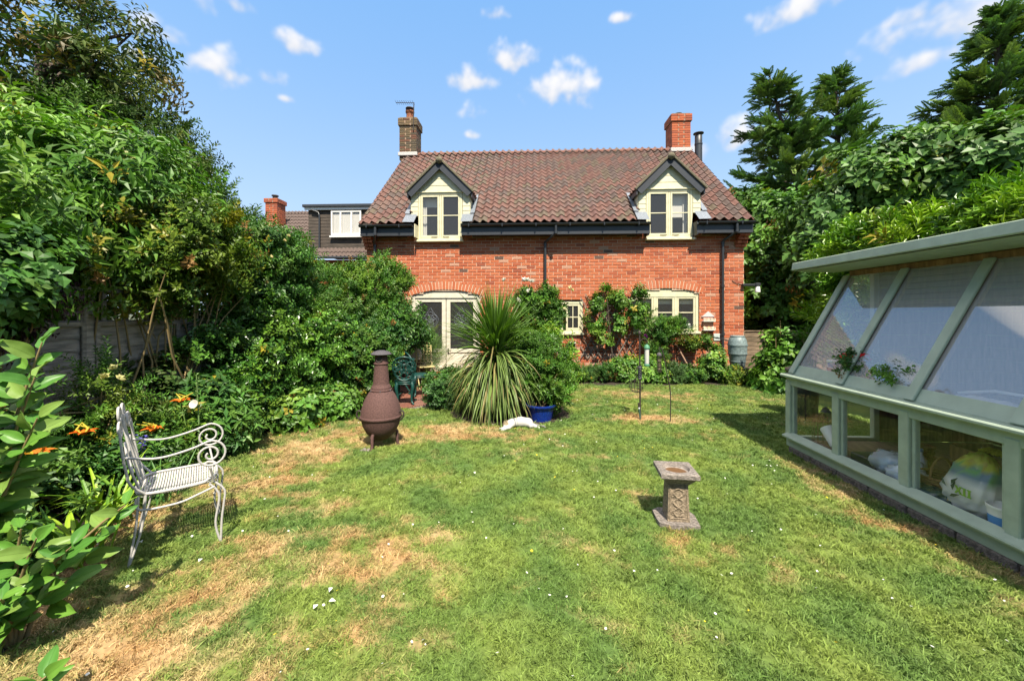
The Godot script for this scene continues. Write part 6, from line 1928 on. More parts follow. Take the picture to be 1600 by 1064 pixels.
func make_big_leaf_shrub() -> void:
	rng.seed = 71
	var lv := []
	for k in 4: lv.append(big_leaf(k + 1))
	var tones := []
	for c in [[0.09, 0.22, 0.032], [0.065, 0.18, 0.028], [0.12, 0.255, 0.036], [0.155, 0.25, 0.05]]:
		var m: StandardMaterial3D = M.leaf_gloss.duplicate(); m.albedo_color = lin(c[0], c[1], c[2]); m.resource_name = "big_leaf"; m.metallic_specular = 0.35; m.roughness = 0.4; tones.append(m)
	var groups := [["magnolia_shrub", "upright shrub with large glossy leaves at the left edge of the picture", Vector3(-2.60, 0, -1.92), [[Vector3(0.16, 1.42, 0.04), 0.0], [Vector3(0.36, 1.30, 0.06), 0.2], [Vector3(0.06, 1.28, 0.12), 0.4], [Vector3(0.42, 1.12, 0.10), 0.6], [Vector3(0.20, 1.10, -0.10), 0.1], [Vector3(-0.1, 1.45, 0.0), 0.3], [Vector3(0.05, 0.92, 0.16), 0.5], [Vector3(0.30, 1.46, -0.02), 0.7], [Vector3(0.28, 0.98, 0.14), 0.8], [Vector3(-0.05, 1.15, 0.15), 0.9], [Vector3(0.22, 1.22, 0.16), 0.35]], 0.165, 0.5, 18],
		["magnolia_sapling", "low spreading shrub with large leaves at the lower left corner", Vector3(-2.42, 0, -1.92), [[Vector3(0.34, 0.50, 0.05), 0.2], [Vector3(0.14, 0.60, 0.08), 0.0], [Vector3(-0.02, 0.52, 0.12), 0.3], [Vector3(0.20, 0.36, 0.20), 0.5], [Vector3(0.02, 0.30, 0.22), 0.4], [Vector3(0.40, 0.60, -0.15), 0.1], [Vector3(0.26, 0.58, 0.12), 0.6], [Vector3(0.10, 0.42, 0.24), 0.9]], 0.155, 0.06, 13],
		["magnolia_sprig", "single young leafy sprig at the bottom left corner on dry grass", Vector3(-1.90, 0, -1.50), [[Vector3(0.10, 0.20, -0.03), 0.0], [Vector3(-0.02, 0.16, 0.05), 0.3], [Vector3(0.02, 0.08, 0.02), 0.3]], 0.125, 0.02, 9]]
	for q in groups:
		var o := thing(q[0], q[1], "shrub", q[2])
		for st in q[3]:
			var tip: Vector3 = st[0]
			var g := Geo.new()
			var mid := Vector3(tip.x * 0.3, tip.y * 0.55, tip.z * 0.3)
			g.tube([Vector3(tip.x * 0.1, 0, tip.z * 0.1), mid, tip.lerp(mid, 0.3) + Vector3(0, 0.01, 0), tip], [0.010, 0.008, 0.006, 0.003], 6)
			part("stem", g, M.stem, o)
			var n: int = q[6]
			for k in n:
				var f := float(k) / (n - 1)
				var a := mid.lerp(tip, f) if q[5] > 0.3 else (Vector3(tip.x * 0.1, 0.03, tip.z * 0.1).lerp(tip, 0.25 + 0.75 * f))
				var an: float = k * 2.4 + st[1] * 5.0
				var d := Vector3(cos(an), rf(-0.15, 0.45) + f * 0.7, sin(an)).normalized()
				var side := d.cross(Vector3(0.15, 0.62, 0.75)).normalized()   # leaves turn to the light
				var up := side.cross(d).normalized()
				var s: float = q[4] * rf(0.75, 1.2) * (1.0 - 0.25 * f)
				var lo := part("leaf", lv[rng.randi_range(0, 3)], tones[rng.randi_range(0, 3)], o)
				lo.transform = Transform3D(Basis(d, up, side).rotated(d, rf(-0.45, 0.45)).scaled(Vector3.ONE * s), a + d * 0.008)

# ---------------------------------------------------------------- objects on the lawn and by the house
func spiral(c: Vector3, ax: Vector3, ay: Vector3, r0: float, turns: float, a0: float, n := 26) -> Array:
	var p := []
	for k in n + 1:
		var f := float(k) / n
		var an := a0 + f * turns * TAU
		var r := r0 * (1.0 - 0.82 * f)
		p.append(c + ax * cos(an) * r + ay * sin(an) * r)
	return p
func curve(pts: Array, n := 14) -> Array:
	var cv := Curve3D.new()
	for k in pts.size():
		var a: Vector3 = pts[maxi(k - 1, 0)]
		var b: Vector3 = pts[mini(k + 1, pts.size() - 1)]
		cv.add_point(pts[k], (a - b) * 0.17, (b - a) * 0.17)
	var out := []
	var l := cv.get_baked_length()
	for k in n + 1: out.append(cv.sample_baked(l * k / n, true))
	return out

func make_white_chair() -> void:
	var o := thing("garden_chair", "white wrought iron garden chair with scrolled arms on the dry lawn", "chair", Vector3(-2.37, 0, -2.82), 37.7)
	var m: Material = M.chair_white
	for s in [-1.0, 1.0]:
		for back in [true, false]:
			var g := Geo.new()
			if back:
				g.tube(curve([Vector3(-0.19, 0.43, s * 0.215), Vector3(-0.20, 0.25, s * 0.222), Vector3(-0.235, 0.0, s * 0.235)]), 0.0075, 6)
				g.tube(curve([Vector3(-0.155, 0.43, s * 0.215), Vector3(-0.175, 0.22, s * 0.222), Vector3(-0.235, 0.0, s * 0.235)]), 0.0075, 6)
			else:
				g.tube(curve([Vector3(0.17, 0.42, s * 0.215), Vector3(0.225, 0.33, s * 0.222), Vector3(0.205, 0.14, s * 0.228), Vector3(0.235, 0.0, s * 0.235)]), 0.0075, 6)
				g.tube(curve([Vector3(0.195, 0.43, s * 0.215), Vector3(0.255, 0.36, s * 0.222), Vector3(0.240, 0.16, s * 0.228), Vector3(0.235, 0.0, s * 0.235)]), 0.0075, 6)
			part("leg", g, m, o)
		var st := Geo.new()
		st.tube(curve([Vector3(-0.20, 0.42, s * 0.218), Vector3(-0.185, 0.345, s * 0.22), Vector3(0.0, 0.335, s * 0.22), Vector3(0.20, 0.395, s * 0.22)], 18), 0.0075, 6)
		part("stretcher", st, m, o)
		var g := Geo.new()
		var arm := curve([Vector3(-0.265, 0.70, s * 0.235), Vector3(-0.10, 0.665, s * 0.25), Vector3(0.06, 0.69, s * 0.262), Vector3(0.16, 0.725, s * 0.266)], 20)
		arm += spiral(Vector3(0.175, 0.635, s * 0.267), Vector3(1, 0, 0), Vector3(0, -1, 0), 0.094, 1.85, -PI * 0.5 + 0.1, 40)
		g.tube(arm, 0.0075, 6)
		g.tube([Vector3(0.175, 0.545, s * 0.267), Vector3(0.195, 0.44, s * 0.225)], 0.0075, 6)
		part("arm", g, m, o)
		# outer back scroll and its return to the seat
		g = Geo.new()
		var up := curve([Vector3(-0.16, 0.44, s * 0.21), Vector3(-0.225, 0.52, s * 0.235), Vector3(-0.26, 0.72, s * 0.24), Vector3(-0.275, 0.85, s * 0.225)], 18)
		up += spiral(Vector3(-0.28, 0.855, s * 0.165), Vector3(0, 0, s), Vector3(-0.08, 1, 0).normalized(), 0.062, 1.7, 0.0, 34)
		g.tube(up, 0.0078, 6)
		part("back_scroll", g, m, o)
		g = Geo.new()
		var mid := curve([Vector3(-0.19, 0.45, s * 0.05), Vector3(-0.235, 0.62, s * 0.045), Vector3(-0.28, 0.85, s * 0.02), Vector3(-0.29, 0.93, s * 0.014)], 18)
		mid += spiral(Vector3(-0.295, 0.935, s * 0.072), Vector3(0, 0, -s), Vector3(-0.08, 1, 0).normalized(), 0.060, 1.7, 0.0, 34)
		g.tube(mid, 0.0078, 6)
		part("back_scroll", g, m, o)
		g = Geo.new()
		g.tube(curve([Vector3(-0.195, 0.46, s * 0.14), Vector3(-0.24, 0.62, s * 0.16), Vector3(-0.265, 0.76, s * 0.10), Vector3(-0.25, 0.64, s * 0.07), Vector3(-0.225, 0.56, s * 0.12)], 22), 0.007, 6)
		part("back_scroll", g, m, o)
	# seat: dished rim with a sheet of narrow strips
	var rim := []
	var out := func(an: float) -> Vector2: return Vector2(signf(cos(an)) * pow(absf(cos(an)), 0.5) * 0.215, signf(sin(an)) * pow(absf(sin(an)), 0.5) * 0.225)
	for k in 40:
		var q: Vector2 = out.call(TAU * k / 40.0)
		rim.append(Vector3(q.x, 0.435 + 0.10 * q.x * q.x + (0.012 if q.x > 0.15 else 0.0), q.y))
	var g := Geo.new(); g.tube(rim, 0.0095, 6, true)
	part("seat_rim", g, m, o)
	for k in 29:
		var x := -0.205 + k * 0.01465
		var hz := 0.225 * pow(maxf(0.0, 1.0 - pow(absf(x) / 0.215, 4)), 0.25)
		g = Geo.new()
		for j in 6:
			var z0 := lerpf(-hz, hz, j / 6.0); var z1 := lerpf(-hz, hz, (j + 1) / 6.0)
			var y0 := 0.428 - 0.018 * (1.0 - pow(z0 / 0.225, 2)) + 0.10 * x * x; var y1 := 0.428 - 0.018 * (1.0 - pow(z1 / 0.225, 2)) + 0.10 * x * x
			g.quad(Vector3(x - 0.0052, y0, z0), Vector3(x - 0.0052, y1, z1), Vector3(x + 0.0052, y1, z1), Vector3(x + 0.0052, y0, z0))
		part("seat_strip", g, m, o)
	for k in 9:
		var z := -0.2 + k * 0.05
		g = Geo.new(); g.tube([Vector3(-0.2, 0.424 - 0.018 * (1.0 - pow(z / 0.225, 2)), z), Vector3(0, 0.418 - 0.018 * (1.0 - pow(z / 0.225, 2)), z), Vector3(0.205, 0.428 - 0.018 * (1.0 - pow(z / 0.225, 2)), z)], 0.0022, 4)
		part("cross_wire", g, m, o)

func make_chiminea() -> void:
	var o := thing("chiminea", "rust brown cast iron chiminea on the lawn before the patio", "chiminea", Vector3(-1.585, 0, -4.80))
	var g := Geo.new()
	g.lathe([Vector2(0.0174, 0.085), Vector2(0.0870, 0.095), Vector2(0.1653, 0.165), Vector2(0.2132, 0.26), Vector2(0.2332, 0.345), Vector2(0.2332, 0.345), Vector2(0.2453, 0.352), Vector2(0.2471, 0.372), Vector2(0.2366, 0.38), Vector2(0.2366, 0.38), Vector2(0.2297, 0.44), Vector2(0.2053, 0.53), Vector2(0.1653, 0.615), Vector2(0.1305, 0.668)], 40)
	part("belly", g, M.iron_brown, o)
	g = Geo.new()
	g.lathe([Vector2(0.1200, 0.668), Vector2(0.1264, 0.672), Vector2(0.1264, 0.69), Vector2(0.1136, 0.695), Vector2(0.1136, 0.695), Vector2(0.1160, 0.70), Vector2(0.1160, 0.715), Vector2(0.1000, 0.74), Vector2(0.0944, 0.76), Vector2(0.0784, 0.985), Vector2(0.0784, 0.985), Vector2(0.0864, 0.99), Vector2(0.0864, 1.005), Vector2(0.0784, 1.01), Vector2(0.0784, 1.01), Vector2(0.0704, 1.09), Vector2(0.0624, 1.09), Vector2(0.0600, 0.9)], 32)
	part("chimney_neck", g, M.iron_brown, o)
	g = Geo.new()
	g.lathe([Vector2(0.0656, 1.095), Vector2(0.1197, 1.10), Vector2(0.1230, 1.112), Vector2(0.1230, 1.112), Vector2(0.0902, 1.14), Vector2(0.0369, 1.155), Vector2(0.0000, 1.158)], 28)
	part("rain_cap", g, M.iron_cap, o)
	g = Geo.new()
	var ring := []
	for k in 20: ring.append(Vector3(cos(TAU * k / 20.0) * 0.036, 1.055 + sin(TAU * k / 20.0) * 0.036, 0.078))
	g.tube(ring, 0.006, 5, true)
	g.t = Transform3D(Basis(Vector3(1, 0, 0), PI / 2), Vector3(0, 1.055, 0.068)); g.lathe([Vector2(0.034, 0), Vector2(0.032, 0.008), Vector2(0, 0.01)], 18)
	part("damper", g, M.iron_dark, o)
	for k in 3:
		var an := PI / 2 + 0.25 + TAU * k / 3.0
		g = Geo.new()
		var d := Vector3(cos(an), 0, sin(an))
		g.tube([d * 0.14 + Vector3(0, 0.20, 0), d * 0.185 + Vector3(0, 0.165, 0), d * 0.185 + Vector3(0, 0.07, 0), d * 0.195, d * 0.22 + Vector3(0, 0.006, 0)], [0.022, 0.02, 0.017, 0.018, 0.014], 8)
		part("leg", g, M.iron_brown, o)
	for s in [-1, 1]:
		g = Geo.new()
		g.tube(curve([Vector3(s * 0.225, 0.42, 0.03), Vector3(s * 0.27, 0.43, 0.035), Vector3(s * 0.28, 0.37, 0.035), Vector3(s * 0.23, 0.31, 0.03)]), 0.010, 6)
		part("carry_handle", g, M.iron_dark, o)
	for k in 6:
		var an := TAU * k / 6.0 + 0.3
		g = Geo.new(); g.t.origin = Vector3(cos(an) * 0.127, 0.68, sin(an) * 0.127)
		g.lathe([Vector2(0.006, -0.012), Vector2(0.009, 0), Vector2(0.0, 0.014)], 8)
		part("bolt", g, M.iron_cap, o)
	var ash := thing("ash_heap", "small heap of pale ash in front of the chiminea legs", "ash", Vector3(-1.72, 0.004, -4.60))
	for k in 8:
		part("clinker", lump(Vector3(rf(-0.06, 0.06), 0, rf(-0.03, 0.03)), Vector3(0.04, 0.03, 0.035) * rf(0.6, 1.2), 80 + k, 0.3, 8), M.bath_grey, ash)

func frust(g: Geo, y0: float, a: Vector2, y1: float, b: Vector2) -> void:
	for k in 4:
		var s := [Vector2(-1, 1), Vector2(1, 1), Vector2(1, -1), Vector2(-1, -1)]
		var p: Vector2 = s[k]; var q: Vector2 = s[(k + 1) % 4]
		g.quad(Vector3(p.x * a.x, y0, p.y * a.y), Vector3(q.x * a.x, y0, q.y * a.y), Vector3(q.x * b.x, y1, q.y * b.y), Vector3(p.x * b.x, y1, p.y * b.y))
func make_bird_bath() -> void:
	var o := thing("bird_bath", "weathered square stone bird bath with carved pedestal on the lawn", "bird bath", Vector3(1.265, 0, -3.06), -8)
	var poly := PackedVector2Array()
	for q in [[-0.165, 0.13], [-0.10, 0.158], [0.10, 0.165], [0.165, 0.14], [0.17, -0.05], [0.13, -0.15], [-0.12, -0.155], [-0.18, -0.10], [-0.178, 0.05]]: poly.append(Vector2(q[0], -q[1]) * 0.87)
	var g := Geo.new()
	g.t = Transform3D(Basis(Vector3(1, 0, 0), -PI / 2), Vector3(0, 0.0, 0))
	g.prism(poly, 0.0, 0.036)
	part("base_slab", g, M.bath_grey, o)
	g = Geo.new()
	frust(g, 0.036, Vector2(0.082, 0.082), 0.05, Vector2(0.080, 0.080))
	frust(g, 0.05, Vector2(0.080, 0.080), 0.315, Vector2(0.070, 0.070))
	var ped := part("pedestal", g, M.bath, o)
	# raised border and interlaced carving on the front face
	for z in [1, -1]:
		g = Geo.new()
		g.t = Transform3D(Basis(Vector3.UP, 0.0 if z > 0 else PI), Vector3.ZERO)
		var fz := func(y): return lerpf(0.0805, 0.0705, (y - 0.05) / 0.265)
		for s in [-1, 1]: g.tube([Vector3(s * 0.066, 0.06, fz.call(0.06)), Vector3(s * 0.058, 0.305, fz.call(0.305))], 0.0055, 5)
		for y in [0.06, 0.305]: g.tube([Vector3(-0.064, y, fz.call(y)), Vector3(0.064, y, fz.call(y))], 0.0055, 5)
		for s in [-1.0, 1.0]:
			var p := []
			for k in 37:
				var y := 0.075 + 0.215 * k / 36.0
				p.append(Vector3(s * 0.036 * sin(k / 36.0 * TAU * 1.5 + 0.3), y, fz.call(y) + 0.002 * cos(k * 0.52)))
			g.tube(p, 0.0065, 5)
		for q in [[-0.038, 0.10], [0.04, 0.17], [-0.036, 0.235], [0.036, 0.275], [0.03, 0.09]]:
			g.tube(spiral(Vector3(q[0], q[1], fz.call(q[1])), Vector3(1, 0, 0), Vector3(0, 1, 0), 0.020, 1.3, q[1] * 9.0, 14), 0.0045, 5)
		part("carving", g, M.bath, ped)
	g = Geo.new()
	frust(g, 0.315, Vector2(0.078, 0.078), 0.322, Vector2(0.082, 0.082))
	frust(g, 0.322, Vector2(0.082, 0.082), 0.368, Vector2(0.120, 0.120))
	frust(g, 0.368, Vector2(0.130, 0.130), 0.376, Vector2(0.138, 0.138))
	frust(g, 0.376, Vector2(0.138, 0.138), 0.405, Vector2(0.138, 0.138))
	frust(g, 0.405, Vector2(0.138, 0.138), 0.413, Vector2(0.129, 0.129))
	g.quad(Vector3(-0.13, 0.368, -0.13), Vector3(0.13, 0.368, -0.13), Vector3(0.13, 0.368, 0.13), Vector3(-0.13, 0.368, 0.13))
	var n := 32
	for k in n:
		var a0 := TAU * k / n; var a1 := TAU * (k + 1) / n
		var sq := func(an: float) -> Vector3:
			var c := Vector2(cos(an), sin(an)); c /= maxf(absf(c.x), absf(c.y))
			return Vector3(c.x * 0.129, 0.413, c.y * 0.129)
		var ci := func(an: float, r: float, y: float) -> Vector3: return Vector3(cos(an) * r, y, sin(an) * r)
		g.quad(sq.call(a1), sq.call(a0), ci.call(a0, 0.100, 0.413), ci.call(a1, 0.100, 0.413))
		g.quad(ci.call(a1, 0.100, 0.413), ci.call(a0, 0.100, 0.413), ci.call(a0, 0.092, 0.388), ci.call(a1, 0.092, 0.388))
		g.quad(ci.call(a1, 0.092, 0.388), ci.call(a0, 0.092, 0.388), ci.call(a0, 0.06, 0.374), ci.call(a1, 0.06, 0.374))
	part("basin", g, M.bath_grey, o)
	g = Geo.new(); g.t.origin = Vector3(0, 0.383, 0); g.lathe([Vector2(0.086, -0.006), Vector2(0.084, 0.0), Vector2(0, 0.0)], 28)
	part("water", g, M.dirt_water, o)

func cast_chair(at: Vector3, turn: float, label: String) -> void:
	# Victorian cast chair: local x to the right, back at +z
	var o := thing("cast_chair", label, "chair", at, turn, "green cast garden chairs")
	var m: Material = M.chair_green
	var g := Geo.new(); g.t.origin = Vector3(0, 0.40, 0)
	g.lathe([Vector2(0, -0.005), Vector2(0.17, -0.012), Vector2(0.188, -0.02), Vector2(0.192, 0.0), Vector2(0.18, 0.012), Vector2(0, 0.006)], 28)
	part("seat", g, m, o)
	var c := Vector3(0, 0.635, 0.185)
	var tilt := func(p: Vector3) -> Vector3: return p + Vector3(0, 0, (p.y - 0.42) * 0.22)
	g = Geo.new()
	var ring := []
	for k in 30:
		var an := TAU * k / 30.0
		ring.append(tilt.call(c + Vector3(sin(an) * (0.19 - 0.02 * cos(an)), -cos(an) * 0.205, -0.05 * pow(sin(an), 2))))
	g.tube(ring, 0.014, 6, true)
	part("back_hoop", g, m, o)
	g = Geo.new()
	for q in [[0.0, 0.0, 0.075], [0.095, 0.05, 0.062], [-0.095, 0.05, 0.062], [0.09, -0.075, 0.058], [-0.09, -0.075, 0.058], [0.0, 0.125, 0.06], [0.0, -0.12, 0.055], [0.05, 0.02, 0.05], [-0.05, 0.02, 0.05], [0.06, 0.13, 0.04], [-0.06, 0.13, 0.04], [0.135, -0.01, 0.04], [-0.135, -0.01, 0.04], [0.05, -0.05, 0.04], [-0.05, -0.05, 0.04]]:
		var p := []
		for k in 14: p.append(tilt.call(c + Vector3(q[0] + sin(TAU * k / 14.0) * q[2], q[1] + cos(TAU * k / 14.0) * q[2] * 1.05, -0.02)))
		g.tube(p, 0.0105, 5, true)
	for s in [-1, 1]: g.tube([tilt.call(c + Vector3(s * 0.10, -0.19, -0.02)), Vector3(s * 0.11, 0.40, 0.15)], 0.014, 6)
	part("back_tracery", g, m, o)
	g = Geo.new()
	ring = []
	for k in 28: ring.append(Vector3(cos(TAU * k / 28.0) * 0.178, 0.365, sin(TAU * k / 28.0) * 0.178))
	g.tube(ring, 0.014, 5, true)
	part("apron", g, m, o)
	for k in 4:
		var an := PI / 4 + k * PI / 2
		var d := Vector3(cos(an), 0, sin(an))
		g = Geo.new()
		g.tube(curve([d * 0.165 + Vector3(0, 0.38, 0), d * 0.195 + Vector3(0, 0.30, 0), d * 0.165 + Vector3(0, 0.14, 0), d * 0.175 + Vector3(0, 0.05, 0), d * 0.225 + Vector3(0, 0.012, 0)], 14), [0.034, 0.034, 0.033, 0.031, 0.029, 0.027, 0.025, 0.023, 0.021, 0.019, 0.017, 0.016, 0.016, 0.016, 0.014], 7)
		part("leg", g, m, o)
	g = Geo.new()
	for k in 4:
		var an := PI / 4 + k * PI / 2
		var d := Vector3(cos(an), 0, sin(an))
		g.tube(curve([d * 0.17 + Vector3(0, 0.16, 0), d * 0.06 + Vector3(0, 0.20, 0), Vector3(0, 0.17, 0)], 8), 0.008, 5)
	part("leg_brace", g, m, o)

func make_patio_furniture() -> void:
	cast_chair(Vector3(-1.86, 0.033, -6.92), 8, "dark green cast iron chair with its back to the lawn")
	cast_chair(Vector3(-1.78, 0.033, -7.62), -58, "dark green cast iron chair turned sideways behind the first")
	var o := thing("cast_table", "small round green cast iron table hidden behind the green chairs", "table", Vector3(-2.18, 0.033, -7.72))
	var g := Geo.new(); g.lathe([Vector2(0, 0.655), Vector2(0.27, 0.655), Vector2(0.285, 0.66), Vector2(0.285, 0.68), Vector2(0.27, 0.685), Vector2(0, 0.685)], 30)
	part("table_top", g, M.chair_green, o)
	for k in 3:
		var an := TAU * k / 3.0
		var d := Vector3(cos(an), 0, sin(an))
		g = Geo.new(); g.tube(curve([d * 0.10 + Vector3(0, 0.65, 0), d * 0.20 + Vector3(0, 0.5, 0), d * 0.08 + Vector3(0, 0.25, 0), d * 0.22 + Vector3(0, 0.012, 0)]), 0.016, 6)
		part("leg", g, M.chair_green, o)
	potted("orange_pot_plant", "small wilting plant in a bright orange pot on the green table", Vector3(-2.16, 0.718, -7.60), 0.085, 0.12, tinted("terracotta", 0.62, 0.12, 0.03), [[0, 0.20, 0, 0.09, 0.09, 0.08]], 12, 0.05, 8, "rose", YELLOWY, 0.5)
	# cream folding chair
	o = thing("folding_chair", "cream folding metal chair with pierced back beside the doors", "chair", Vector3(-1.84, 0.033, -8.45), 24)
	var m: Material = M.chair_cream
	for s in [-1, 1]:
		g = Geo.new(); g.tube([Vector3(s * 0.17, 0.012, 0.24), Vector3(s * 0.17, 0.44, -0.16), Vector3(s * 0.165, 0.86, -0.24)], 0.010, 6)
		part("frame_leg", g, m, o)
		g = Geo.new(); g.tube([Vector3(s * 0.155, 0.012, -0.24), Vector3(s * 0.155, 0.44, 0.16)], 0.010, 6)
		part("frame_leg", g, m, o)
	g = Geo.new()
	var hoop := []
	for k in 13: hoop.append(Vector3(cos(PI * k / 12.0) * 0.165, 0.86 + sin(PI * k / 12.0) * 0.09, -0.245))
	g.tube(hoop, 0.010, 6)
	part("back_hoop", g, m, o)
	g = Geo.new()
	for y in 7:
		for x in 4:
			var p := []
			for k in 10: p.append(Vector3(-0.114 + x * 0.076 + cos(TAU * k / 10.0) * 0.038, 0.54 + y * 0.058 + sin(TAU * k / 10.0) * 0.031, -0.182 - y * 0.0105))
			g.tube(p, 0.007, 4, true)
	part("back_tracery", g, m, o)
	part("seat", bxg(Vector3(0, 0.445, 0.0), Vector3(0.34, 0.018, 0.34), 0.006), m, o)

func net(bones: Array, cell: float, k: float) -> Geo:
	# surface nets round tapered capsules joined by a smooth minimum; bones: [a, b, ra, rb, colour]
	var lo := Vector3.INF; var hi := -Vector3.INF
	for b in bones:
		var r: float = maxf(b[2], b[3]) + cell * 3
		for p in [b[0], b[1]]:
			lo = lo.min(p - Vector3.ONE * r); hi = hi.max(p + Vector3.ONE * r)
	var n := Vector3i(((hi - lo) / cell).ceil()) + Vector3i.ONE
	var val := PackedFloat32Array(); val.resize(n.x * n.y * n.z)
	for z in n.z:
		for y in n.y:
			for x in n.x:
				var p := lo + Vector3(x, y, z) * cell
				var acc := 0.0
				for b in bones:
					var ab: Vector3 = b[1] - b[0]
					var t := clampf((p - b[0]).dot(ab) / maxf(ab.length_squared(), 1e-9), 0, 1)
					acc += exp(-((p - b[0] - ab * t).length() - lerpf(b[2], b[3], t)) / k)
				val[x + n.x * (y + n.y * z)] = -k * log(maxf(acc, 1e-30))
	var g := Geo.new()
	var at := {}
	var grad := func(p: Vector3) -> Vector3:
		var best := Vector3.ZERO
		for b in bones:
			var ab: Vector3 = b[1] - b[0]
			var t := clampf((p - b[0]).dot(ab) / maxf(ab.length_squared(), 1e-9), 0, 1)
			var d: Vector3 = p - b[0] - ab * t
			best += d.normalized() * exp(-(d.length() - lerpf(b[2], b[3], t)) / k)
		return best.normalized()
	for z in n.z - 1:
		for y in n.y - 1:
			for x in n.x - 1:
				var sum := Vector3.ZERO; var cnt := 0
				var v := []
				for c in 8: v.append(val[x + (c & 1) + n.x * (y + ((c >> 1) & 1) + n.y * (z + (c >> 2)))])
				for e in [[0, 1], [2, 3], [4, 5], [6, 7], [0, 2], [1, 3], [4, 6], [5, 7], [0, 4], [1, 5], [2, 6], [3, 7]]:
					var a: float = v[e[0]]; var b: float = v[e[1]]
					if (a < 0) == (b < 0): continue
					var pa := Vector3(e[0] & 1, (e[0] >> 1) & 1, e[0] >> 2); var pb := Vector3(e[1] & 1, (e[1] >> 1) & 1, e[1] >> 2)
					sum += pa.lerp(pb, a / (a - b)); cnt += 1
				if cnt == 0: continue
				var p := lo + (Vector3(x, y, z) + sum / cnt) * cell
				var near := 1e9
				for b in bones:
					var ab: Vector3 = b[1] - b[0]
					var t := clampf((p - b[0]).dot(ab) / maxf(ab.length_squared(), 1e-9), 0, 1)
					var d: float = (p - b[0] - ab * t).length() - lerpf(b[2], b[3], t)
					if d < near: near = d; g.col = b[4]
				at[Vector3i(x, y, z)] = g.vert(p, grad.call(p))
	for z in range(1, n.z - 1):
		for y in range(1, n.y - 1):
			for x in range(1, n.x - 1):
				var a := val[x + n.x * (y + n.y * z)]
				for ax in 3:
					var st := [Vector3i(1, 0, 0), Vector3i(0, 1, 0), Vector3i(0, 0, 1)]
					var q := Vector3i(x, y, z)
					var r: Vector3i = q + st[ax]
					var b := val[r.x + n.x * (r.y + n.y * r.z)]
					if (a < 0) == (b < 0): continue
					var u: Vector3i = st[(ax + 1) % 3]; var w: Vector3i = st[(ax + 2) % 3]
					var c := [q, q - u, q - u - w, q - w]
					if not c.all(func(e): return at.has(e)): continue
					var i0: int = at[c[0]]; var i1: int = at[c[1]]; var i2: int = at[c[2]]; var i3: int = at[c[3]]
					if a < 0: g.i.append_array([i0, i2, i1, i0, i3, i2])
					else: g.i.append_array([i0, i1, i2, i0, i2, i3])
	return g
func make_cat() -> void:
	var o := thing("cat", "white cat with tabby head stretched out asleep beside the blue pot", "cat", Vector3(0.10, 0, -5.58), 6)
	var w := Color(0.42, 0.405, 0.39); var t := Color(0.20, 0.16, 0.10); var gr := Color(0.16, 0.15, 0.15)
	var B := [
		[Vector3(0.13, 0.065, 0.0), Vector3(0.02, 0.075, -0.005), 0.064, 0.068, w], [Vector3(0.02, 0.075, -0.005), Vector3(-0.10, 0.068, 0.0), 0.068, 0.055, w],
		[Vector3(-0.10, 0.065, 0.0), Vector3(-0.155, 0.06, 0.0), 0.042, 0.036, w],
		[Vector3(-0.185, 0.055, 0.0), Vector3(-0.19, 0.05, 0.018), 0.047, 0.040, t], [Vector3(-0.195, 0.04, 0.03), Vector3(-0.205, 0.034, 0.052), 0.026, 0.017, w],
		[Vector3(-0.10, 0.05, 0.03), Vector3(-0.15, 0.028, 0.095), 0.030, 0.020, w], [Vector3(-0.15, 0.028, 0.095), Vector3(-0.235, 0.016, 0.145), 0.020, 0.014, w], [Vector3(-0.235, 0.016, 0.145), Vector3(-0.255, 0.014, 0.155), 0.016, 0.013, w],
		[Vector3(-0.12, 0.035, 0.02), Vector3(-0.20, 0.020, 0.075), 0.026, 0.018, w], [Vector3(-0.20, 0.020, 0.075), Vector3(-0.275, 0.014, 0.085), 0.018, 0.013, w],
		[Vector3(0.13, 0.055, 0.02), Vector3(0.155, 0.04, 0.085), 0.052, 0.030, w], [Vector3(0.155, 0.04, 0.085), Vector3(0.215, 0.025, 0.055), 0.026, 0.017, w], [Vector3(0.215, 0.025, 0.055), Vector3(0.270, 0.014, 0.105), 0.016, 0.013, w],
		[Vector3(0.13, 0.03, 0.02), Vector3(0.20, 0.018, 0.02), 0.04, 0.02, w], [Vector3(0.20, 0.018, 0.02), Vector3(0.265, 0.014, 0.065), 0.018, 0.012, w],
		[Vector3(0.18, 0.045, -0.01), Vector3(0.27, 0.018, 0.0), 0.018, 0.015, gr], [Vector3(0.27, 0.018, 0.0), Vector3(0.34, 0.014, 0.045), 0.015, 0.013, gr], [Vector3(0.34, 0.014, 0.045), Vector3(0.36, 0.013, 0.10), 0.013, 0.010, gr]]
	var g := net(B, 0.009, 0.009)
	for s in [-1, 1]:   # ears, part of the same skin
		g.col = t
		var b := Vector3(-0.188, 0.088, 0.0 + s * 0.028)
		g.tri(b + Vector3(-0.012, -0.006, -0.014), b + Vector3(0.010, -0.004, 0.014), b + Vector3(-0.004, 0.034, s * 0.008))
		g.tri(b + Vector3(0.010, -0.004, 0.014), b + Vector3(0.014, -0.008, -0.012), b + Vector3(-0.004, 0.034, s * 0.008))
		g.tri(b + Vector3(0.014, -0.008, -0.012), b + Vector3(-0.012, -0.006, -0.014), b + Vector3(-0.004, 0.034, s * 0.008))
		g.col = Color(0.03, 0.03, 0.02)   # closed eyes and nose
		g.tube([Vector3(-0.222 + 0.02 * s, 0.058, 0.045 - 0.004 * s), Vector3(-0.210 + 0.02 * s, 0.055, 0.050)], 0.003, 4)
	g.col = Color(0.45, 0.18, 0.15)
	g.tube([Vector3(-0.212, 0.040, 0.066), Vector3(-0.204, 0.040, 0.069)], 0.004, 5)
	part("body", g, M.cat_fur, o)

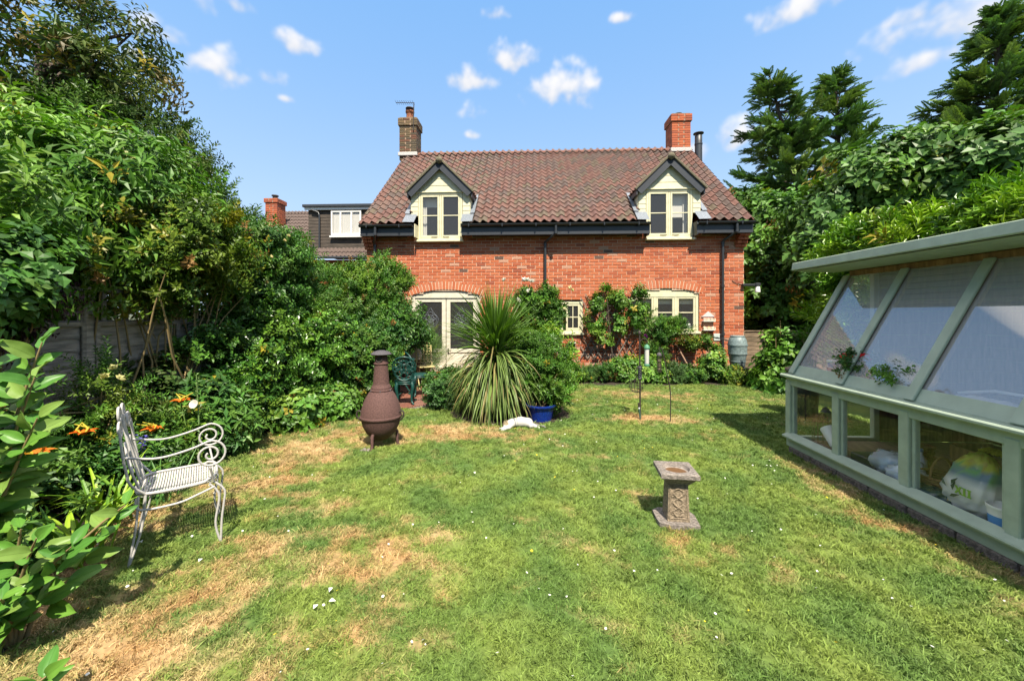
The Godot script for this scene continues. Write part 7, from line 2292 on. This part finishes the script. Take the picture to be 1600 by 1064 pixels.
func make_feeders() -> void:
	var o := thing("feeder_pole", "dark metal bird feeder pole on the lawn with a wire basket below", "pole", Vector3(1.949, 0, -6.02))
	var g := Geo.new()
	g.tube([Vector3(0, 0, 0), Vector3(-0.005, 0.6, 0), Vector3(-0.012, 1.28, 0)], 0.012, 8)
	part("pole", g, M.iron_dark, o)
	g = Geo.new(); g.t.origin = Vector3(-0.012, 1.28, 0); g.lathe([Vector2(0.014, 0), Vector2(0.03, 0.02), Vector2(0.012, 0.06), Vector2(0, 0.065)], 10)
	part("finial", g, M.iron_dark, o)
	g = Geo.new(); g.tube(curve([Vector3(-0.01, 1.18, 0), Vector3(0.05, 1.22, 0.01), Vector3(0.10, 1.19, 0.01), Vector3(0.095, 1.15, 0.01)]), 0.006, 6)
	part("hook", g, M.iron_dark, o)
	g = Geo.new()
	g.tube(curve([Vector3(0, 0.74, 0.0), Vector3(-0.05, 0.78, 0.02), Vector3(-0.075, 0.72, 0.02)]), 0.006, 6)
	part("hook", g, M.iron_dark, o)
	for k in 7:
		g = Geo.new()
		var ring := []
		for j in 12: ring.append(Vector3(cos(TAU * j / 12.0) * 0.022 - 0.006, 0.62 + k * 0.028 + 0.01 * sin(j * 1.3 + k), sin(TAU * j / 12.0) * 0.022))
		g.tube(ring, 0.012, 5, true)
		part("wrapping", g, M.black, o)
	o = thing("seed_feeder", "green capped tube feeder hanging from the dark pole", "bird feeder", Vector3(2.045, 0.80, -6.01))
	g = Geo.new(); g.lathe([Vector2(0.034, 0.04), Vector2(0.034, 0.27)], 18)
	part("tube", g, M.polythene, o)
	g = Geo.new(); g.lathe([Vector2(0, 0.045), Vector2(0.030, 0.045), Vector2(0.030, 0.25), Vector2(0, 0.26)], 14)
	part("seed", g, tinted("matte", 0.45, 0.36, 0.20), o)
	g = Geo.new(); g.lathe([Vector2(0.042, 0.27), Vector2(0.044, 0.285), Vector2(0.03, 0.32), Vector2(0.008, 0.335), Vector2(0, 0.336)], 18)
	part("cap", g, tinted("plain", 0.06, 0.20, 0.11), o)
	g = Geo.new(); g.lathe([Vector2(0, 0), Vector2(0.036, 0.0), Vector2(0.044, 0.015), Vector2(0.034, 0.04)], 18)
	part("base", g, tinted("plain", 0.06, 0.20, 0.11), o)
	g = Geo.new(); g.tube([Vector3(0, 0.33, 0), Vector3(0, 0.355, 0)], 0.004, 5)
	part("hanger", g, M.iron_dark, o)
	o = thing("wire_basket_feeder", "round black wire basket feeder low on the left of the pole", "bird feeder", Vector3(1.88, 0.40, -6.0))
	g = Geo.new()
	for k in 12:
		var an := TAU * k / 12.0
		var p := []
		for j in 8:
			var a2 := -PI / 2 + PI * 0.62 * j / 7.0
			p.append(Vector3(cos(an) * cos(a2) * 0.10, 0.10 + sin(a2) * 0.09 + (0.06 if j == 7 else 0.0), sin(an) * cos(a2) * 0.10))
		g.tube(p, 0.0028, 4)
	for q in [[0.03, 0.065], [0.09, 0.099], [0.14, 0.092], [0.19, 0.055]]:
		var ring := []
		for k in 20: ring.append(Vector3(cos(TAU * k / 20.0) * q[1], q[0], sin(TAU * k / 20.0) * q[1]))
		g.tube(ring, 0.0032, 4, true)
	part("wire_cage", g, M.iron_dark, o)
	g = Geo.new(); g.tube([Vector3(0, 0.2, 0), Vector3(-0.005, 0.33, 0.01)], 0.004, 4)
	part("hanger", g, M.iron_dark, o)
	o = thing("bent_rod", "thin bent iron rod standing right of the feeder pole", "rod", Vector3(2.334, 0, -5.84))
	g = Geo.new(); g.tube(curve([Vector3(0, 0, 0), Vector3(0.0, 0.45, 0), Vector3(-0.05, 0.72, 0), Vector3(-0.10, 0.98, 0), Vector3(-0.13, 1.10, 0), Vector3(-0.165, 1.10, 0), Vector3(-0.165, 1.05, 0)], 22), 0.0075, 6)
	part("rod", g, M.iron_dark, o)
	o = thing("fat_ball_feeder", "dark mesh fat ball feeder hanging from the bent rod", "bird feeder", Vector3(2.169, 0.74, -5.84))
	g = Geo.new()
	for k in 10:
		var an := TAU * k / 10.0
		g.tube([Vector3(cos(an) * 0.032, 0.0, sin(an) * 0.032), Vector3(cos(an) * 0.032, 0.24, sin(an) * 0.032)], 0.003, 4)
	for y in 7:
		var ring := []
		for k in 16: ring.append(Vector3(cos(TAU * k / 16.0) * 0.032, y * 0.04, sin(TAU * k / 16.0) * 0.032))
		g.tube(ring, 0.003, 4, true)
	part("mesh_cage", g, M.iron_dark, o)
	g = Geo.new(); g.t.origin = Vector3(0, 0.24, 0); g.lathe([Vector2(0.036, 0), Vector2(0.036, 0.02), Vector2(0.02, 0.045), Vector2(0, 0.05)], 14)
	part("lid", g, M.iron_cap, o)
	g = Geo.new(); g.tube([Vector3(0, 0.28, 0), Vector3(0, 0.31, 0)], 0.003, 4)
	part("hanger", g, M.iron_dark, o)
	for k in 3: part("fat_ball", lump(Vector3(0, 0.01 + k * 0.06, 0), Vector3(0.05, 0.055, 0.05), 90 + k, 0.1, 10), tinted("matte", 0.20, 0.15, 0.10), o)
	o = thing("garden_dibber", "short dark handled dibber stuck in the grass at the pole foot", "tool", Vector3(1.915, 0, -5.97))
	g = Geo.new(); g.tube([Vector3(0.02, 0, 0), Vector3(0.0, 0.17, 0)], 0.013, 8)
	part("shaft", g, tinted("plain", 0.03, 0.08, 0.06), o)
	g = Geo.new(); g.tube([Vector3(0.0, 0.17, 0), Vector3(-0.002, 0.19, 0)], 0.0145, 8)
	part("band", g, M.white, o)
	g = Geo.new(); g.tube([Vector3(-0.002, 0.19, 0), Vector3(-0.008, 0.255, 0)], 0.014, 8)
	part("grip", g, M.iron_dark, o)

func make_wall_things() -> void:
	var HX := Transform3D(Basis(Vector3.UP, deg_to_rad(TURN)), Vector3(1.12, 0, -10.33))
	# water butt on its stand, fed from the downpipe
	var o := thing("butt_stand", "dark plastic stand under the water butt", "stand", Vector3(5.36, 0, -9.42))
	for k in 4:
		var an := PI / 4 + k * PI / 2
		var g0 := Geo.new()
		g0.beam(Vector3(cos(an) * 0.20, 0, sin(an) * 0.20), Vector3(cos(an) * 0.16, 0.30, sin(an) * 0.16), 0.10, 0.07, Vector3(cos(an), 0, sin(an)), 0.01)
		part("leg", g0, M.butt_stand, o)
	part("top", bxg(Vector3(0, 0.315, 0), Vector3(0.34, 0.03, 0.34), 0.01), M.butt_stand, o)
	o = thing("water_butt", "grey green ribbed plastic water butt at the house corner", "water butt", Vector3(5.36, 0.331, -9.42))
	var g := Geo.new()
	var prof := [Vector2(0, 0), Vector2(0.145, 0)]
	for q in [[0.16, 0.05], [0.165, 0.12], [0.178, 0.13], [0.178, 0.15], [0.168, 0.16], [0.195, 0.30], [0.21, 0.31], [0.21, 0.335], [0.20, 0.345], [0.205, 0.50], [0.216, 0.51], [0.216, 0.54], [0.205, 0.55], [0.198, 0.62], [0.175, 0.685], [0.145, 0.715]]: prof.append(Vector2(q[0], q[1]))
	g.lathe(prof, 32)
	part("barrel", g, M.butt, o)
	g = Geo.new(); g.lathe([Vector2(0.15, 0.712), Vector2(0.158, 0.716), Vector2(0.158, 0.738), Vector2(0.14, 0.748), Vector2(0, 0.752)], 28)
	part("lid", g, M.butt, o)
	g = Geo.new()
	g.tube(curve([Vector3(-0.60, 0.74, -0.62), Vector3(-0.42, 0.70, -0.45), Vector3(-0.18, 0.63, -0.10)]), 0.014, 7)
	part("filler_hose", g, M.plastic_black, o)
	g = Geo.new(); g.t = Transform3D(Basis(Vector3(1, 0, 0), PI / 2), Vector3(0.0, 0.08, 0.15)); g.lathe([Vector2(0.018, 0), Vector2(0.018, 0.05), Vector2(0.01, 0.055), Vector2(0, 0.055)], 10)
	part("tap", g, M.plastic_black, o)
	# ornamental shelf with little houses, plaque, small wall planter
	o = thing("ornament_shelf", "white pierced ornamental shelf on the wall right of the kitchen window", "shelf", HX * Vector3(3.90, 1.16, 0.0), TURN)
	part("back_panel", bxg(Vector3(0, 0.19, 0.010), Vector3(0.24, 0.34, 0.012), 0.003), tinted("matte", 0.42, 0.22, 0.16), o)
	for y in [0.02, 0.245]:
		part("shelf", bxg(Vector3(0, y, 0.055), Vector3(0.30, 0.018, 0.10), 0.004), M.white, o)
		for k in 9: part("picket", bxg(Vector3(-0.135 + k * 0.034, y + 0.04, 0.103), Vector3(0.020, 0.075, 0.008), 0.002), tinted("matte", 0.62, 0.58, 0.46), o)
	g = Geo.new(); g.prism(PackedVector2Array([Vector2(-0.16, 0.36), Vector2(0.16, 0.36), Vector2(0.0, 0.50)]), 0.01, 0.03)
	part("gable", g, tinted("matte", 0.55, 0.45, 0.45), o)
	for k in 5:
		g = Geo.new(); g.t.origin = Vector3(-0.11 + k * 0.055, 0.03 + (0.225 if k % 2 else 0.0), 0.05)
		g.box(Vector3(0, 0.03, 0), Vector3(0.04, 0.06, 0.04), 0.003)
		g.prism(PackedVector2Array([Vector2(-0.026, 0.06), Vector2(0.026, 0.06), Vector2(0, 0.09)]), -0.022, 0.022)
		part("little_house", g, tinted("matte", [0.55, 0.35, 0.5, 0.3, 0.55][k], [0.48, 0.16, 0.35, 0.2, 0.50][k], [0.30, 0.10, 0.12, 0.16, 0.42][k]), o)
	o = thing("wall_plaque", "small grey green plaque hanging below the ornamental shelf", "plaque", HX * Vector3(4.115, 0.91, 0.0), TURN)
	part("board", bxg(Vector3(0, 0.09, 0.018), Vector3(0.16, 0.18, 0.018), 0.006), tinted("matte", 0.42, 0.47, 0.45), o)
	g = Geo.new(); g.tube([Vector3(-0.06, 0.18, 0.02), Vector3(0, 0.23, 0.012), Vector3(0.06, 0.18, 0.02)], 0.003, 4)
	part("string", g, M.iron_dark, o)
	g = Geo.new()
	for k in 5: g.leaf(Vector3(0.01, 0.05, 0.029), Vector3(cos(k * 0.5 + 0.5), sin(k * 0.5 + 0.5), 0.02).normalized(), Vector3(0, 0, 1), 0.08, 0.03)
	part("leaf_motif", g, tinted("matte", 0.12, 0.20, 0.17), o)
	o = thing("wall_basket", "wall planter with yellowing trailing plant under the kitchen window", "planter", HX * Vector3(3.42, 0.70, 0.0), TURN)
	g = Geo.new(); g.t.origin = Vector3(0, 0, 0.11); g.lathe(cup(0.05, 0.13, 0.16), 18, 1.2, 0.8)
	part("basket", g, tinted("matte", 0.30, 0.20, 0.10), o)
	crown(o, "foliage", [[0, 0.16, 0.12, 0.20, 0.09, 0.12], [0.05, 0.0, 0.20, 0.06, 0.14, 0.05]], 26, 0.07, 9, "rose", "leaf", YELLOWY, 0.7)
	o = thing("diamond_trellis", "diamond lattice trellis fixed to the wall behind the vine", "trellis", HX * Vector3(1.38, 0.45, 0.03), TURN)
	for k in 9:
		for s in [-1, 1]:
			var x := -0.72 + k * 0.18
			var a := Vector3(x, 0.0, 0.008 * s + 0.02); var b := Vector3(x + s * 0.95, 1.65, 0.008 * s + 0.02)
			if b.x > 0.62: b = a.lerp(b, (0.62 - a.x) / (b.x - a.x))
			if b.x < -0.72: b = a.lerp(b, (-0.72 - a.x) / (b.x - a.x))
			if a.distance_to(b) < 0.1: continue
			g = Geo.new(); g.beam(a, b, 0.024, 0.008, Vector3(0, 0, 1))
			part("lath", g, M.fence, o)
	# leaning tools, watering can
	o = thing("spade_handle", "old wooden tool handle leaning against the wall under the window", "tool", HX * Vector3(3.27, 0, 0.42), TURN)
	g = Geo.new(); g.tube([Vector3(0.10, 0.0, 0.12), Vector3(-0.16, 0.78, -0.38)], 0.020, 8)
	part("shaft", g, tinted("matte", 0.24, 0.15, 0.10), o)
	g = Geo.new(); g.tube([Vector3(-0.22, 0.79, -0.385), Vector3(-0.10, 0.79, -0.385)], 0.017, 8)
	part("grip", g, tinted("matte", 0.24, 0.15, 0.10), o)
	o = thing("watering_can", "small red watering can beside the grey post in the border", "watering can", HX * Vector3(3.72, 0, 0.85), TURN)
	g = Geo.new(); g.lathe([Vector2(0, 0), Vector2(0.08, 0), Vector2(0.085, 0.15), Vector2(0.05, 0.18), Vector2(0.045, 0.16), Vector2(0, 0.15)], 18)
	part("body", g, tinted("plain", 0.34, 0.02, 0.02), o)
	g = Geo.new(); g.tube([Vector3(0.07, 0.05, 0), Vector3(0.16, 0.16, 0), Vector3(0.20, 0.21, 0)], [0.018, 0.012, 0.02], 8)
	part("spout", g, tinted("plain", 0.34, 0.02, 0.02), o)
	g = Geo.new(); g.tube(curve([Vector3(-0.08, 0.05, 0), Vector3(-0.14, 0.14, 0), Vector3(-0.04, 0.24, 0), Vector3(0.04, 0.18, 0)]), 0.008, 6)
	part("handle", g, tinted("plain", 0.34, 0.02, 0.02), o)
	o = thing("border_post", "short grey timber post with a curved dark pipe by the wall", "post", HX * Vector3(3.66, 0, 0.66), TURN)
	part("post", bxg(Vector3(0, 0.20, 0), Vector3(0.06, 0.40, 0.06), 0.006), M.fence, o)
	g = Geo.new(); g.tube(curve([Vector3(-0.12, 0.58, -0.1), Vector3(-0.08, 0.48, -0.1), Vector3(0.04, 0.38, -0.08), Vector3(0.2, 0.34, -0.05)]), 0.009, 6)
	part("pipe", g, M.plastic_black, o)
	# jasmine stems arched on the wall
	o = thing("jasmine_stems", "bare arching climber stems on the wall below the plaque", "climber", HX * Vector3(4.0, 0, 0.03), TURN)
	for q in [[-0.45, 0.82, 0.0, 0.90, 0.32, 0.62], [-0.3, 0.70, 0.05, 0.84, 0.28, 0.30]]:
		g = Geo.new(); g.tube(curve([Vector3(q[0], q[1], 0.01), Vector3(q[2], q[3], 0.01), Vector3(q[4] * 0.8, q[5] + 0.12, 0.01), Vector3(q[4], q[5], 0.01), Vector3(q[4] + 0.03, 0.0, 0.05)], 20), 0.008, 5)
		part("stem", g, M.stem, o)
	# bucket and grey tub by the sunhouse corner
	o = thing("garden_bin", "dark lidded bin between the sunhouse and the hollyhock", "bin", Vector3(4.55, 0, -6.2))
	g = Geo.new(); g.lathe([Vector2(0, 0), Vector2(0.19, 0), Vector2(0.22, 0.7), Vector2(0.22, 0.7), Vector2(0.235, 0.7), Vector2(0.235, 0.74), Vector2(0.1, 0.79), Vector2(0, 0.79)], 24)
	part("body", g, M.plastic_black, o)

func _ready() -> void:
	make_materials()
	make_camera_and_light()
	make_ground()
	make_house()
	make_twigs()
	make_sunhouse()
	make_neighbour()
	make_trees()
	make_planting()
	make_white_chair()
	make_chiminea()
	make_bird_bath()
	make_patio_furniture()
	make_cat()
	make_feeders()
	make_wall_things()
